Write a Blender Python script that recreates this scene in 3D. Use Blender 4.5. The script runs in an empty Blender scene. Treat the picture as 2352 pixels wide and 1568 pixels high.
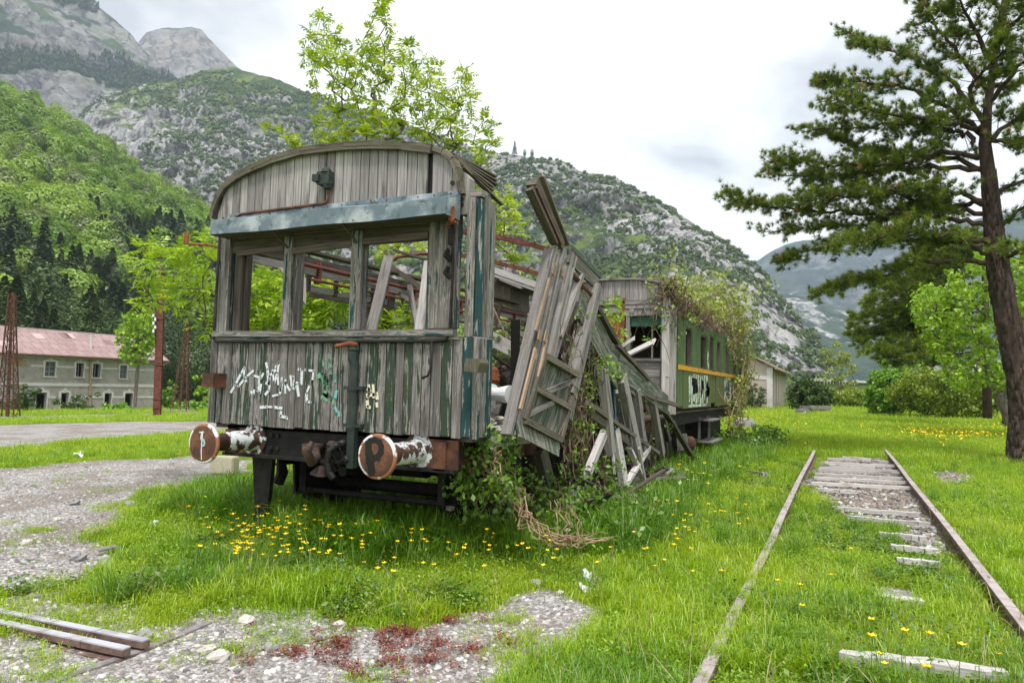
import bpy, math, random
import numpy as np
from mathutils import Vector, Matrix
random.seed(7); rng = np.random.default_rng(7)
SC = bpy.context.scene
COL = SC.collection
# ------------------------------------------------------------------ camera
# solved from the vanishing points of the carriage; measurements below are in units of a 2352 x 1568 survey of the view
CAMZ = 1.58
PP = np.array([1176., 784.]); FOC = 1656.07
RW = np.array([[0.90917797, -0.00402291, -0.41638833], [0.4156788, 0.06791063, 0.90697259], [0.02462852, -0.9976833, 0.06341509]])
cam_d = bpy.data.cameras.new('camera'); cam = bpy.data.objects.new('camera', cam_d); COL.objects.link(cam)
cam_d.sensor_width = 36; cam_d.lens = FOC / 2352 * 36; cam_d.clip_end = 20000; cam_d.clip_start = 0.05
cam.matrix_world = Matrix(((RW[0, 0], -RW[0, 1], -RW[0, 2], 0), (RW[1, 0], -RW[1, 1], -RW[1, 2], 0), (RW[2, 0], -RW[2, 1], -RW[2, 2], CAMZ), (0, 0, 0, 1)))
SC.camera = cam
# ------------------------------------------------------------------ sky and sun (overcast, soft sun high behind the camera)
SUN_EL, SUN_AZ = math.radians(66), math.radians(150)     # azimuth measured clockwise from +Y
W = bpy.data.worlds.new('World'); SC.world = W; W.use_nodes = True
wt = W.node_tree; wt.nodes.clear()
wn = wt.nodes.new; wl = wt.links.new
tc = wn('ShaderNodeTexCoord'); sep = wn('ShaderNodeSeparateXYZ'); wl(tc.outputs['Generated'], sep.inputs[0])
ad = wn('ShaderNodeMath'); ad.operation = 'ADD'; ad.inputs[1].default_value = 0.16; wl(sep.outputs['Z'], ad.inputs[0])
ab = wn('ShaderNodeMath'); ab.operation = 'MAXIMUM'; ab.inputs[1].default_value = 0.05; wl(ad.outputs[0], ab.inputs[0])
dx = wn('ShaderNodeMath'); dx.operation = 'DIVIDE'; wl(sep.outputs['X'], dx.inputs[0]); wl(ab.outputs[0], dx.inputs[1])
dy = wn('ShaderNodeMath'); dy.operation = 'DIVIDE'; wl(sep.outputs['Y'], dy.inputs[0]); wl(ab.outputs[0], dy.inputs[1])
cb = wn('ShaderNodeCombineXYZ'); wl(dx.outputs[0], cb.inputs[0]); wl(dy.outputs[0], cb.inputs[1])
mp = wn('ShaderNodeMapping'); mp.inputs['Scale'].default_value = (1.0, 0.8, 1); mp.inputs['Location'].default_value = (3.1, 1.7, 0); wl(cb.outputs[0], mp.inputs[0])
n1 = wn('ShaderNodeTexNoise'); n1.inputs['Scale'].default_value = 1.5; n1.inputs['Detail'].default_value = 7; n1.inputs['Roughness'].default_value = 0.52; n1.inputs['Distortion'].default_value = 0.25; wl(mp.outputs[0], n1.inputs['Vector'])
rp = wn('ShaderNodeValToRGB'); wl(n1.outputs['Fac'], rp.inputs[0])
e = rp.color_ramp.elements; e[0].position = 0.36; e[0].color = (0.26, 0.26, 0.267, 1); e[1].position = 0.53; e[1].color = (0.60, 0.585, 0.565, 1)
m_ = e.new(0.44); m_.color = (0.47, 0.465, 0.46, 1)
sky = wn('ShaderNodeTexSky'); sky.sky_type = 'NISHITA'; sky.sun_disc = False; sky.sun_elevation = SUN_EL; sky.sun_rotation = SUN_AZ
b1 = wn('ShaderNodeBackground'); b1.inputs[1].default_value = 0.10; wl(sky.outputs[0], b1.inputs[0])
b2 = wn('ShaderNodeBackground'); b2.inputs[1].default_value = 1.0; wl(rp.outputs[0], b2.inputs[0])
mx = wn('ShaderNodeMixShader'); mx.inputs[0].default_value = 0.94; wl(b1.outputs[0], mx.inputs[1]); wl(b2.outputs[0], mx.inputs[2])
wo = wn('ShaderNodeOutputWorld'); wl(mx.outputs[0], wo.inputs[0])
sd = bpy.data.lights.new('sun', 'SUN'); sd.energy = 1.5; sd.angle = math.radians(10); sd.color = (1, 0.96, 0.9)
sun = bpy.data.objects.new('sun', sd); COL.objects.link(sun)
sdir = Vector((math.sin(SUN_AZ) * math.cos(SUN_EL), math.cos(SUN_AZ) * math.cos(SUN_EL), math.sin(SUN_EL)))
sun.rotation_euler = (-sdir).to_track_quat('-Z', 'Y').to_euler()
SC.view_settings.view_transform = 'Standard'; SC.view_settings.look = 'None'; SC.view_settings.exposure = 1.58; SC.view_settings.gamma = 1
SC.view_settings.use_curve_mapping = False
SC.render.engine = 'CYCLES'
SC.cycles.max_bounces = 6; SC.cycles.diffuse_bounces = 3; SC.cycles.glossy_bounces = 2; SC.cycles.transmission_bounces = 3
SC.cycles.volume_bounces = 0; SC.cycles.transparent_max_bounces = 12
SC.cycles.caustics_reflective = False; SC.cycles.caustics_refractive = False
# ------------------------------------------------------------------ survey helpers
def ray(x, y):
    return RW @ np.array([x - PP[0], y - PP[1], FOC])
def P(x, y, X=None, Y=None, Z=None, D=None):
    """point of the survey ray (x, y) on the plane X= / Y= / Z= or at horizontal distance D"""
    d = ray(x, y)
    if X is not None: t = X / d[0]
    elif Y is not None: t = Y / d[1]
    elif Z is not None: t = (Z - CAMZ) / d[2]
    else: t = D / math.hypot(d[0], d[1])
    return np.array([0, 0, CAMZ]) + t * d
def proj(p):
    p = np.atleast_2d(p) - np.array([0, 0, CAMZ]); q = p @ RW
    return PP + FOC * q[:, :2] / np.maximum(q[:, 2:3], 1e-6), q[:, 2]
def sst(a, b, x):
    t = np.clip((x - a) / (b - a), 0, 1); return t * t * (3 - 2 * t)
def _h(ix, iy, s):
    h = (ix.astype(np.int64) * 374761393 + iy.astype(np.int64) * 668265263 + s * 1442695041) & 0xffffffff
    h = ((h ^ (h >> 13)) * 1274126177) & 0xffffffff
    return ((h ^ (h >> 16)) & 0xffff) / 65535.0
def vnoise(x, y, s=0):
    x = np.asarray(x, float); y = np.asarray(y, float)
    ix = np.floor(x); iy = np.floor(y); fx = x - ix; fy = y - iy
    fx = fx * fx * (3 - 2 * fx); fy = fy * fy * (3 - 2 * fy)
    a = _h(ix, iy, s); b = _h(ix + 1, iy, s); c = _h(ix, iy + 1, s); d = _h(ix + 1, iy + 1, s)
    return (a + (b - a) * fx) * (1 - fy) + (c + (d - c) * fx) * fy
def fbm(x, y, o=4, s=0, g=0.5):
    r = 0; a = 1; t = 0
    for k in range(o):
        r = r + a * vnoise(np.asarray(x) * 2 ** k, np.asarray(y) * 2 ** k, s + k * 17); t += a; a *= g
    return r / t - 0.5
def gz(x, y):
    x = np.asarray(x, float); y = np.asarray(y, float)
    q = np.clip(-x - 12, 0, 100)
    z = -0.0375 * (q - 4 * (1 - np.exp(-q / 4)))
    z = z + 0.16 * sst(18.5, 24, y) * sst(-3, -1.5, x)
    z = z + 0.10 * fbm(x / 3.1, y / 3.1, 3, 5) * sst(1, 4, np.hypot(x, y)) + 0.05 * fbm(x * 1.3, y * 1.3, 2, 9)
    return z
def G(px, py):
    """survey ray onto the ground"""
    d = ray(px, py); z = 0.0
    for _ in range(30):
        t = (z - CAMZ) / d[2]; p = np.array([0, 0, CAMZ]) + t * d
        z = 0.5 * z + 0.5 * float(gz(p[0], p[1]))
    p[2] = float(gz(p[0], p[1])); return p
# ------------------------------------------------------------------ mesh builder
class MB:
    def __init__(s): s.v = []; s.f = []; s.uv = []; s.r = []; s.m = []
    def add(s, vs, fs, uvs=None, r=None, m=0):
        o = len(s.v); s.v += [tuple(map(float, q)) for q in vs]
        r = random.random() if r is None else r
        for k, f in enumerate(fs):
            s.f.append(tuple(o + i for i in f)); s.r.append(r); s.m.append(m)
            s.uv += uvs[k] if uvs else [(vs[i][0] + vs[i][1], vs[i][2]) for i in f]
    def bar(s, p, q, w, t, up=(0, 0, 1), m=0, r=None, w2=None, t2=None, jag=0):
        """square timber p-q; w across, t along up"""
        p = np.array(p, float); q = np.array(q, float); d = q - p; L = np.linalg.norm(d)
        if L < 1e-6: return
        d /= L; up = np.array(up, float)
        sd = np.cross(d, up)
        if np.linalg.norm(sd) < 1e-3: sd = np.cross(d, (0, 1, 0.01))
        sd /= np.linalg.norm(sd); u = np.cross(sd, d)
        w2 = w if w2 is None else w2; t2 = t if t2 is None else t2
        vs = []
        for c, ww, tt, sg in ((p, w, t, -1), (q, w2, t2, 1)):
            for a, b in ((-1, -1), (1, -1), (1, 1), (-1, 1)):
                vs.append(c + sd * a * ww / 2 + u * b * tt / 2 + d * sg * (random.random() * jag))
        o = random.random() * 9
        fs = [(4, 5, 1, 0), (5, 6, 2, 1), (6, 7, 3, 2), (7, 4, 0, 3), (0, 1, 2, 3), (7, 6, 5, 4)]
        ws = [0, w, w + t, 2 * w + t, 2 * w + 2 * t]
        uvs = [[(o + L, o + ws[k]), (o + L, o + ws[k + 1]), (o, o + ws[k + 1]), (o, o + ws[k])] for k in range(4)]
        uvs += [[(o, o), (o, o + w), (o + t, o + w), (o + t, o)]] * 2
        s.add(vs, fs, uvs, r, m)
    def box(s, x0, x1, y0, y1, z0, z1, ax='x', m=0, r=None):
        c = np.array([(x0 + x1) / 2, (y0 + y1) / 2, (z0 + z1) / 2])
        if ax == 'x': s.bar((x0, c[1], c[2]), (x1, c[1], c[2]), y1 - y0, z1 - z0, (0, 0, 1), m, r)
        elif ax == 'y': s.bar((c[0], y0, c[2]), (c[0], y1, c[2]), x1 - x0, z1 - z0, (0, 0, 1), m, r)
        else: s.bar((c[0], c[1], z0), (c[0], c[1], z1), x1 - x0, y1 - y0, (0, 1, 0), m, r)
    def prism(s, pts, ext, ud=(0, 0, 1), m=0, r=None):
        """polygon pts pushed along ext"""
        pts = [np.array(q, float) for q in pts]; ext = np.array(ext, float); n = len(pts)
        ud = np.array(ud, float); vd = np.cross(ud, ext); vd /= max(np.linalg.norm(vd), 1e-9)
        o = random.random() * 9
        U = lambda q: (o + float(q @ ud), o + float(q @ vd))
        vs = pts + [q + ext for q in pts]
        fs = [tuple(range(n))[::-1], tuple(range(n, 2 * n))]; fs += [(i, (i + 1) % n, n + (i + 1) % n, n + i) for i in range(n)]
        s.add(vs, fs, [[U(vs[i]) for i in f] for f in fs], r, m)
    def tube(s, pts, rad, n=8, m=0, r=None, cap=True):
        pts = [np.array(q, float) for q in pts]; k = len(pts)
        rad = [rad] * k if np.isscalar(rad) else list(rad)
        vs = []; uv = []; L = 0; o = random.random() * 9; pa = None
        for i in range(k):
            d = pts[min(i + 1, k - 1)] - pts[max(i - 1, 0)]; d /= max(np.linalg.norm(d), 1e-9)
            if pa is None: pa = np.cross(d, (0.31, 0.2, 0.93) if abs(d[2]) < 0.9 else (1, 0.1, 0))
            a = pa - d * (pa @ d); a /= max(np.linalg.norm(a), 1e-9); pa = a; b = np.cross(d, a)
            if i: L += np.linalg.norm(pts[i] - pts[i - 1])
            for j in range(n):
                t = 2 * math.pi * j / n
                vs.append(pts[i] + rad[i] * (a * math.cos(t) + b * math.sin(t)))
        Ls = np.concatenate([[0], np.cumsum([np.linalg.norm(pts[i + 1] - pts[i]) for i in range(k - 1)])])
        fs = []; uvs = []
        for i in range(k - 1):
            for j in range(n):
                j2 = (j + 1) % n
                fs.append((i * n + j, i * n + j2, (i + 1) * n + j2, (i + 1) * n + j))
                c = 2 * math.pi * max(rad) / n
                uvs.append([(o + Ls[i], o + j * c), (o + Ls[i], o + (j + 1) * c), (o + Ls[i + 1], o + (j + 1) * c), (o + Ls[i + 1], o + j * c)])
        if cap:
            fs += [tuple(range(n))[::-1], tuple(range((k - 1) * n, k * n))]
            uvs += [[(o + vs[i][0], o + vs[i][2]) for i in range(n)], [(o + vs[i][0], o + vs[i][2]) for i in range(n)]]
        s.add(vs, fs, uvs, r, m)
    def lathe(s, c, ax, prof, n=20, m=0, r=None):
        c = np.array(c, float); ax = np.array(ax, float); ax /= np.linalg.norm(ax)
        s.tube([c + ax * t for t, _ in prof], [max(q, 1e-4) for _, q in prof], n, m, r)
    def sweep(s, pts, wv, t, m=0, r=None):
        """strip of section wv (vector) x t (upwards normal) along pts"""
        pts = [np.array(q, float) for q in pts]; wv = np.array(wv, float); r = random.random() if r is None else r
        for i in range(len(pts) - 1):
            d = pts[i + 1] - pts[i]; n = np.cross(wv, d); n /= np.linalg.norm(n)
            if n[2] < 0: n = -n
            s.prism([pts[i], pts[i + 1], pts[i + 1] + n * t, pts[i] + n * t], wv, d / np.linalg.norm(d), m, r)
    def build(s, name, mats, parent=None, smooth=False):
        me = bpy.data.meshes.new(name); me.from_pydata(s.v, [], s.f)
        me.uv_layers.new(name='UVMap').data.foreach_set('uv', np.array(s.uv, dtype=np.float32).ravel())
        a = me.attributes.new('rnd', 'FLOAT', 'FACE'); a.data.foreach_set('value', np.array(s.r, dtype=np.float32))
        for q in (mats if isinstance(mats, (list, tuple)) else [mats]): me.materials.append(q)
        me.polygons.foreach_set('material_index', np.array(s.m, dtype=np.int32))
        if smooth: me.polygons.foreach_set('use_smooth', np.ones(len(s.f), bool))
        me.update()
        return link(name, me, parent)
def link(name, me, parent=None):
    o = bpy.data.objects.new(name, me); COL.objects.link(o)
    if parent is not None:
        o.parent = parent; o.matrix_parent_inverse = parent.matrix_world.inverted()
    return o
def fast_mesh(name, v, f, mats, rnd=None, smooth=False, attrs=None, quads=True):
    """v (n,3) array, f (m,4) or (m,3) array"""
    me = bpy.data.meshes.new(name); v = np.asarray(v, np.float32); f = np.asarray(f, np.int32); k = f.shape[1]
    me.vertices.add(len(v)); me.vertices.foreach_set('co', v.ravel())
    me.loops.add(f.size); me.loops.foreach_set('vertex_index', f.ravel())
    me.polygons.add(len(f)); me.polygons.foreach_set('loop_start', np.arange(0, f.size, k, dtype=np.int32))
    for q in (mats if isinstance(mats, (list, tuple)) else [mats]): me.materials.append(q)
    if rnd is not None:
        a = me.attributes.new('rnd', 'FLOAT', 'FACE'); a.data.foreach_set('value', np.asarray(rnd, np.float32))
    for kk, vv in (attrs or {}).items():
        a = me.attributes.new(kk, 'FLOAT', 'POINT'); a.data.foreach_set('value', np.asarray(vv, np.float32))
    if smooth: me.polygons.foreach_set('use_smooth', np.ones(len(f), bool))
    me.update(calc_edges=True); return me
def thing(name, label, cat, loc=(0, 0, 0), group=None):
    o = bpy.data.objects.new(name, None); COL.objects.link(o); o.location = tuple(map(float, loc)); o.empty_display_size = 0.2
    o.matrix_world = Matrix.Translation(o.location)
    o['label'] = label; o['category'] = cat
    if group: o['group'] = group
    return o
def tag(o, label=None, cat=None, group=None, kind=None):
    if label: o['label'] = label
    if cat: o['category'] = cat
    if group: o['group'] = group
    if kind: o['kind'] = kind
    return o
def copy_tree(o, parent=None):
    c = o.copy(); COL.objects.link(c)
    if parent is not None: c.parent = parent
    for ch in list(o.children): copy_tree(ch, c)
    return c
def origin(o, p):
    """move a single-mesh thing's origin to p"""
    p = Vector(tuple(map(float, p))); o.data.transform(Matrix.Translation(-p)); o.location = p; return o
# ------------------------------------------------------------------ materials
class NT:
    def __init__(s, name):
        s.mat = bpy.data.materials.new(name); s.mat.use_nodes = True; s.t = s.mat.node_tree; s.t.nodes.clear()
        s.out = s.t.nodes.new('ShaderNodeOutputMaterial')
    def n(s, ty, **k):
        nd = s.t.nodes.new('ShaderNode' + ty)
        for a, b in k.items(): setattr(nd, a, b)
        return nd
    def l(s, a, b): s.t.links.new(a, b)
    def si(s, nd, i, v):
        if isinstance(v, bpy.types.NodeSocket): s.l(v, nd.inputs[i])
        else: nd.inputs[i].default_value = v
    def math(s, op, a, b=0.0, c=None, clamp=False):
        nd = s.n('Math', operation=op, use_clamp=clamp); s.si(nd, 0, a); s.si(nd, 1, b)
        if c is not None: s.si(nd, 2, c)
        return nd.outputs[0]
    def vmath(s, op, a, b):
        nd = s.n('VectorMath', operation=op); s.si(nd, 0, a); s.si(nd, 1, b); return nd.outputs[0]
    def noise(s, vec, scale, det=4, ro=0.55, dist=0.0):
        nd = s.n('TexNoise'); s.si(nd, 'Vector', vec); nd.inputs['Scale'].default_value = scale; nd.inputs['Detail'].default_value = det
        nd.inputs['Roughness'].default_value = ro; nd.inputs['Distortion'].default_value = dist; return nd.outputs['Fac']
    def vor(s, vec, scale, feat='F1'):
        nd = s.n('TexVoronoi', feature=feat); s.si(nd, 'Vector', vec); nd.inputs['Scale'].default_value = scale; return nd
    def ss(s, v, a, b):
        nd = s.n('MapRange', interpolation_type='SMOOTHSTEP'); s.si(nd, 0, v); s.si(nd, 1, a); s.si(nd, 2, b); return nd.outputs[0]
    def ramp(s, v, stops):
        nd = s.n('ValToRGB'); s.si(nd, 0, v); el = nd.color_ramp.elements
        while len(el) < len(stops): el.new(0.5)
        for e, (p, c) in zip(el, stops): e.position = p; e.color = (*c, 1)
        return nd.outputs[0]
    def mix(s, f, a, b, bt='MIX'):
        nd = s.n('Mix', data_type='RGBA', blend_type=bt)
        s.si(nd, 0, f)
        for i, v in ((6, a), (7, b)):
            if isinstance(v, tuple): v = (*v, 1) if len(v) == 3 else v
            s.si(nd, i, v)
        return nd.outputs[2]
    def attr(s, nm): return s.n('Attribute', attribute_name=nm).outputs['Fac']
    def uv(s): return s.n('TexCoord').outputs['UV']
    def obj(s): return s.n('TexCoord').outputs['Object']
    def pos(s): return s.n('NewGeometry').outputs['Position']
    def bump(s, h, st=0.3, d=0.02):
        nd = s.n('Bump'); nd.inputs['Strength'].default_value = st; nd.inputs['Distance'].default_value = d; s.l(h, nd.inputs['Height']); return nd.outputs[0]
    def bsdf(s, col, rough=0.8, metal=0.0, nrm=None, spec=0.5):
        b = s.n('BsdfPrincipled'); s.si(b, 'Base Color', (*col, 1) if isinstance(col, tuple) and len(col) == 3 else col)
        s.si(b, 'Roughness', rough); s.si(b, 'Metallic', metal); b.inputs['Specular IOR Level'].default_value = spec
        if nrm is not None: s.l(nrm, b.inputs['Normal'])
        s.l(b.outputs[0], s.out.inputs[0]); return b
def wood(name, c1, c2, paint=None, thr=0.6, paint2=None, moss=0.0, lich=0.0):
    t = NT(name); uv = t.uv(); r = t.attr('rnd')
    off = t.n('CombineXYZ'); t.si(off, 0, t.math('MULTIPLY', r, 31.7)); t.si(off, 1, t.math('MULTIPLY', r, 17.3))
    base = t.vmath('ADD', uv, off.outputs[0])
    g = t.noise(t.vmath('MULTIPLY', base, (2.2, 55, 1)), 1.0, 5, 0.62)
    g2 = t.noise(t.vmath('MULTIPLY', base, (1.3, 9, 1)), 1.0, 4, 0.6)
    col = t.ramp(g, [(0.28, c2), (0.52, tuple((a + b) / 2 for a, b in zip(c1, c2))), (0.72, c1)])
    col = t.mix(t.ss(g2, 0.52, 0.72), col, tuple(x * 0.42 for x in c2))
    col = t.mix(t.math('MULTIPLY', t.ss(g2, 0.3, 0.5), 0.0), col, c1)
    br = t.math('ADD', t.math('MULTIPLY', r, 0.55), 0.72)
    col = t.mix(1.0, col, t.n('CombineColor').outputs[0], 'MULTIPLY') if False else t.mixbr(col, br)
    if paint:
        pv = t.vmath('MULTIPLY', base, (1.7, 17, 1))
        pn = t.math('ADD', t.math('MULTIPLY', t.noise(pv, 1.0, 8, 0.68, 0.2), 0.8), t.math('MULTIPLY', g, 0.2))
        pm = t.ss(t.math('ADD', pn, t.math('MULTIPLY', t.math('SUBTRACT', r, 0.5), 0.16)), thr, thr + 0.035)
        pc = t.mix(t.noise(base, 7.0, 3), paint, paint2 or tuple(x * 1.8 for x in paint))
        col = t.mix(pm, col, pc)
        # pale flaking rim round the paint
        rim = t.math('MULTIPLY', t.ss(t.math('ADD', pn, t.math('MULTIPLY', t.math('SUBTRACT', r, 0.5), 0.16)), thr - 0.04, thr - 0.005), t.math('SUBTRACT', 1.0, pm))
        col = t.mix(t.math('MULTIPLY', rim, 0.45), col, tuple(min(1, x * 1.5) for x in c1))
    if moss:
        mn = t.noise(t.vmath('MULTIPLY', base, (2, 6, 1)), 1.3, 4)
        col = t.mix(t.math('MULTIPLY', t.ss(mn, 0.5, 0.7), moss), col, (0.07, 0.085, 0.03))
    if lich:
        ln = t.noise(base, 30.0, 4)
        col = t.mix(t.math('MULTIPLY', t.ss(ln, 0.58, 0.66), lich), col, (0.5, 0.5, 0.46))
    t.bsdf(col, 0.88, 0, t.bump(g, 0.5, 0.012), 0.25); return t.mat
def _mixbr(s, col, br):
    cc = s.n('CombineColor'); s.l(br, cc.inputs[0]); s.l(br, cc.inputs[1]); s.l(br, cc.inputs[2])
    return s.mix(1.0, col, cc.outputs[0], 'MULTIPLY')
NT.mixbr = _mixbr
def metal(name, c1, c2, scale=6, lo=0.4, hi=0.62, rough=0.75, c3=None, met=0.0, sx=(1, 1, 1)):
    t = NT(name); o = t.vmath('MULTIPLY', t.obj(), sx)
    a = t.noise(o, scale, 6, 0.62); col = t.mix(t.ss(a, lo, hi), c1, c2)
    if c3: col = t.mix(t.ss(t.noise(o, scale * 2.3, 5, 0.6), 0.56, 0.66), col, c3)
    t.bsdf(col, rough, met, t.bump(a, 0.25, 0.01), 0.35); return t.mat
def plain(name, c, rough=0.8, var=0.25, scale=5):
    t = NT(name); a = t.noise(t.obj(), scale, 4)
    t.bsdf(t.mixbr((*c, 1), t.math('ADD', t.math('MULTIPLY', a, 2 * var), 1 - var)) if var else c, rough, 0, None, 0.3); return t.mat
def leafm(name, c1, c2, trans=0.35, hue=None, per='rnd', patch=None, tint=None):
    """leaf: per-face value mixes c1-c2; diffuse + translucent"""
    t = NT(name)
    f = t.attr('rnd') if per == 'rnd' else t.n('ObjectInfo').outputs['Random']
    if per == 'both': f = t.math('ADD', t.math('MULTIPLY', t.attr('rnd'), 0.25), t.math('MULTIPLY', t.n('ObjectInfo').outputs['Random'], 0.75))
    col = t.mix(f, c1, c2)
    if patch:
        pn = t.noise(t.pos(), patch[0], 3); col = t.mix(t.math('MULTIPLY', t.ss(pn, 0.42, 0.62), patch[2]), col, patch[1])
    d = t.n('BsdfDiffuse'); t.l(col, d.inputs[0]); tr = t.n('BsdfTranslucent'); 
    t.l(t.mix(0.6, col, tint or (0.6, 0.8, 0.1), 'MULTIPLY') if False else col, tr.inputs[0])
    gl = t.n('BsdfGlossy'); gl.inputs['Roughness'].default_value = 0.45; gl.inputs[0].default_value = (1, 1, 1, 1)
    m = t.n('MixShader'); m.inputs[0].default_value = trans; t.l(d.outputs[0], m.inputs[1]); t.l(tr.outputs[0], m.inputs[2])
    m2 = t.n('MixShader'); m2.inputs[0].default_value = 0.04; t.l(m.outputs[0], m2.inputs[1]); t.l(gl.outputs[0], m2.inputs[2])
    t.l(m2.outputs[0], t.out.inputs[0]); return t.mat
GREY1, GREY2 = (0.33, 0.315, 0.295), (0.12, 0.11, 0.10)
TEAL = (0.013, 0.040, 0.042)
M = {}
M['plank'] = wood('weathered planks', (0.28, 0.265, 0.255), (0.075, 0.068, 0.063), TEAL, 0.515, (0.06, 0.075, 0.035))
M['plank_pale'] = wood('pale weathered planks', (0.42, 0.40, 0.39), (0.15, 0.14, 0.135))
M['plank_teal'] = wood('teal painted timber', (0.30, 0.285, 0.265), (0.10, 0.09, 0.08), TEAL, 0.49)
M['timber'] = wood('grey timber', (0.37, 0.35, 0.335), (0.13, 0.12, 0.11), None, 0, None, 0, 0.15)
M['sleeper'] = wood('sun bleached sleeper', (0.66, 0.635, 0.615), (0.36, 0.34, 0.325))
M['timber_white'] = wood('bleached timber', (0.60, 0.58, 0.56), (0.30, 0.28, 0.265))
M['timber_dark'] = wood('dark timber', (0.15, 0.125, 0.105), (0.045, 0.037, 0.03))
M['timber_green'] = wood('faded green timber', (0.26, 0.25, 0.215), (0.09, 0.085, 0.07), (0.05, 0.075, 0.06), 0.485, (0.10, 0.12, 0.09), 0.3)
M['timber_moss'] = wood('mossy timber', (0.2, 0.18, 0.14), (0.06, 0.05, 0.04), None, 0, None, 0.5, 0.1)
M['timber_tan'] = wood('fresh broken timber', (0.42, 0.30, 0.2), (0.22, 0.16, 0.12))
M['rust'] = metal('rust', (0.055, 0.026, 0.018), (0.15, 0.062, 0.035), 7, 0.38, 0.65)
M['rust_orange'] = metal('orange rust', (0.15, 0.048, 0.022), (0.28, 0.085, 0.032), 9)
M['rust_red'] = metal('red oxide iron', (0.10, 0.03, 0.022), (0.17, 0.055, 0.04), 6)
M['black_iron'] = metal('black iron', (0.006, 0.0055, 0.0055), (0.019, 0.016, 0.015), 8)
M['peel_white'] = metal('peeling white over rust', (0.62, 0.66, 0.68), (0.06, 0.035, 0.025), 8, 0.475, 0.525, 0.7, (0.16, 0.07, 0.04))
M['plate'] = metal('rusty buffer plate', (0.085, 0.04, 0.026), (0.20, 0.085, 0.04), 7, 0.4, 0.68, 0.7, (0.055, 0.032, 0.027))
M['blue_metal'] = metal('chalky blue sheet metal', (0.12, 0.165, 0.20), (0.38, 0.425, 0.455), 4, 0.42, 0.66, 0.5, (0.07, 0.11, 0.10))
M['green_iron'] = metal('green painted iron', (0.018, 0.030, 0.026), (0.042, 0.056, 0.044), 7, 0.4, 0.7, 0.6)
M['white_paint'] = plain('white paint', (0.78, 0.80, 0.82), 0.6, 0.1)
M['black_paint'] = plain('black paint', (0.012, 0.011, 0.011), 0.6, 0.1)  # letter paint, also the painted-in shade behind the front board gaps
M['rubber'] = plain('black rubber', (0.015, 0.015, 0.015), 0.5, 0.1)
M['bark'] = metal('grey bark', (0.10, 0.085, 0.07), (0.21, 0.185, 0.16), 14, 0.35, 0.65, 0.9, None, 0, (1, 1, 0.25))
M['bark_dark'] = metal('brown bark', (0.035, 0.025, 0.02), (0.09, 0.062, 0.048), 9, 0.35, 0.65, 0.9, None, 0, (1, 1, 0.3))
M['stem_tan'] = metal('dry stems', (0.22, 0.14, 0.08), (0.40, 0.28, 0.18), 12)
M['stem_brown'] = metal('brown stems', (0.09, 0.06, 0.04), (0.2, 0.14, 0.1), 12)
# ------------------------------------------------------------------ ground
def wpoly(pts): return np.array([G(*q)[:2] for q in pts])
def inpoly(x, y, poly):
    c = np.zeros(x.shape, bool); n = len(poly)
    for i in range(n):
        x1, y1 = poly[i]; x2, y2 = poly[(i + 1) % n]
        if y1 == y2: continue
        c ^= ((y1 > y) != (y2 > y)) & (x < (x2 - x1) * (y - y1) / (y2 - y1) + x1)
    return c
def pdist(x, y, poly):
    d = np.full(x.shape, 1e9); n = len(poly)
    for i in range(n):
        a = poly[i]; b = poly[(i + 1) % n]; ab = b - a; L = max(ab @ ab, 1e-9)
        t = np.clip(((x - a[0]) * ab[0] + (y - a[1]) * ab[1]) / L, 0, 1)
        d = np.minimum(d, np.hypot(x - a[0] - t * ab[0], y - a[1] - t * ab[1]))
    return np.where(inpoly(x, y, poly), d, -d)
# bare places: (outline, feather, grass left inside)
BARE = [
    ([(-420, 1110), (0, 1074), (150, 1064), (430, 1048), (580, 1056), (575, 1085), (480, 1108), (330, 1128), (290, 1150), (285, 1190), (240, 1222), (215, 1260), (190, 1300), (205, 1335), (120, 1352), (0, 1365), (-420, 1400)], 0.35, 0.10),
    ([(-500, 985), (0, 976), (480, 966), (560, 985), (400, 1000), (200, 1012), (0, 1028), (-500, 1050)], 0.9, 0.05),
    ([(-900, 968), (0, 955), (300, 950), (480, 945), (480, 950), (300, 958), (0, 964), (-900, 976)], 1.5, 0.45),
    ([(-300, 1470), (60, 1448), (330, 1478), (430, 1440), (560, 1420), (720, 1405), (830, 1420), (930, 1438), (1020, 1425), (1100, 1392), (1180, 1358), (1240, 1345), (1320, 1362), (1385, 1405), (1360, 1440), (1325, 1490), (1260, 1530), (1190, 1570), (1100, 1700), (-300, 1900)], 0.12, 0.06),
    ([(0, 1365), (110, 1352), (230, 1370), (420, 1395), (700, 1400), (600, 1440), (330, 1470), (60, 1440), (-100, 1440)], 0.25, 0.45),
    ([(1905, 1052), (2040, 1050), (2062, 1075), (2100, 1130), (2140, 1190), (2190, 1270), (2150, 1290), (2080, 1270), (2060, 1215), (1930, 1180), (1870, 1130), (1845, 1105), (1870, 1075)], 0.25, 0.15),
    ([(1985, 1345), (2040, 1345), (2120, 1365), (2125, 1400), (2080, 1420), (2030, 1412), (2005, 1385)], 0.1, 0.1),
    ([(2120, 1085), (2200, 1080), (2245, 1092), (2230, 1108), (2160, 1112)], 0.4, 0.35),
    ([(1680, 1085), (1760, 1082), (1790, 1108), (1740, 1132), (1690, 1128)], 0.4, 0.5),
    ([(2190, 1190), (2352, 1180), (2352, 1215), (2230, 1225)], 0.3, 0.6),
    ([(1280, 1415), (1420, 1380), (1490, 1420), (1480, 1470), (1330, 1500)], 0.3, 0.6),
]
BARE = [(wpoly(a), f, k) for a, f, k in BARE]
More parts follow.
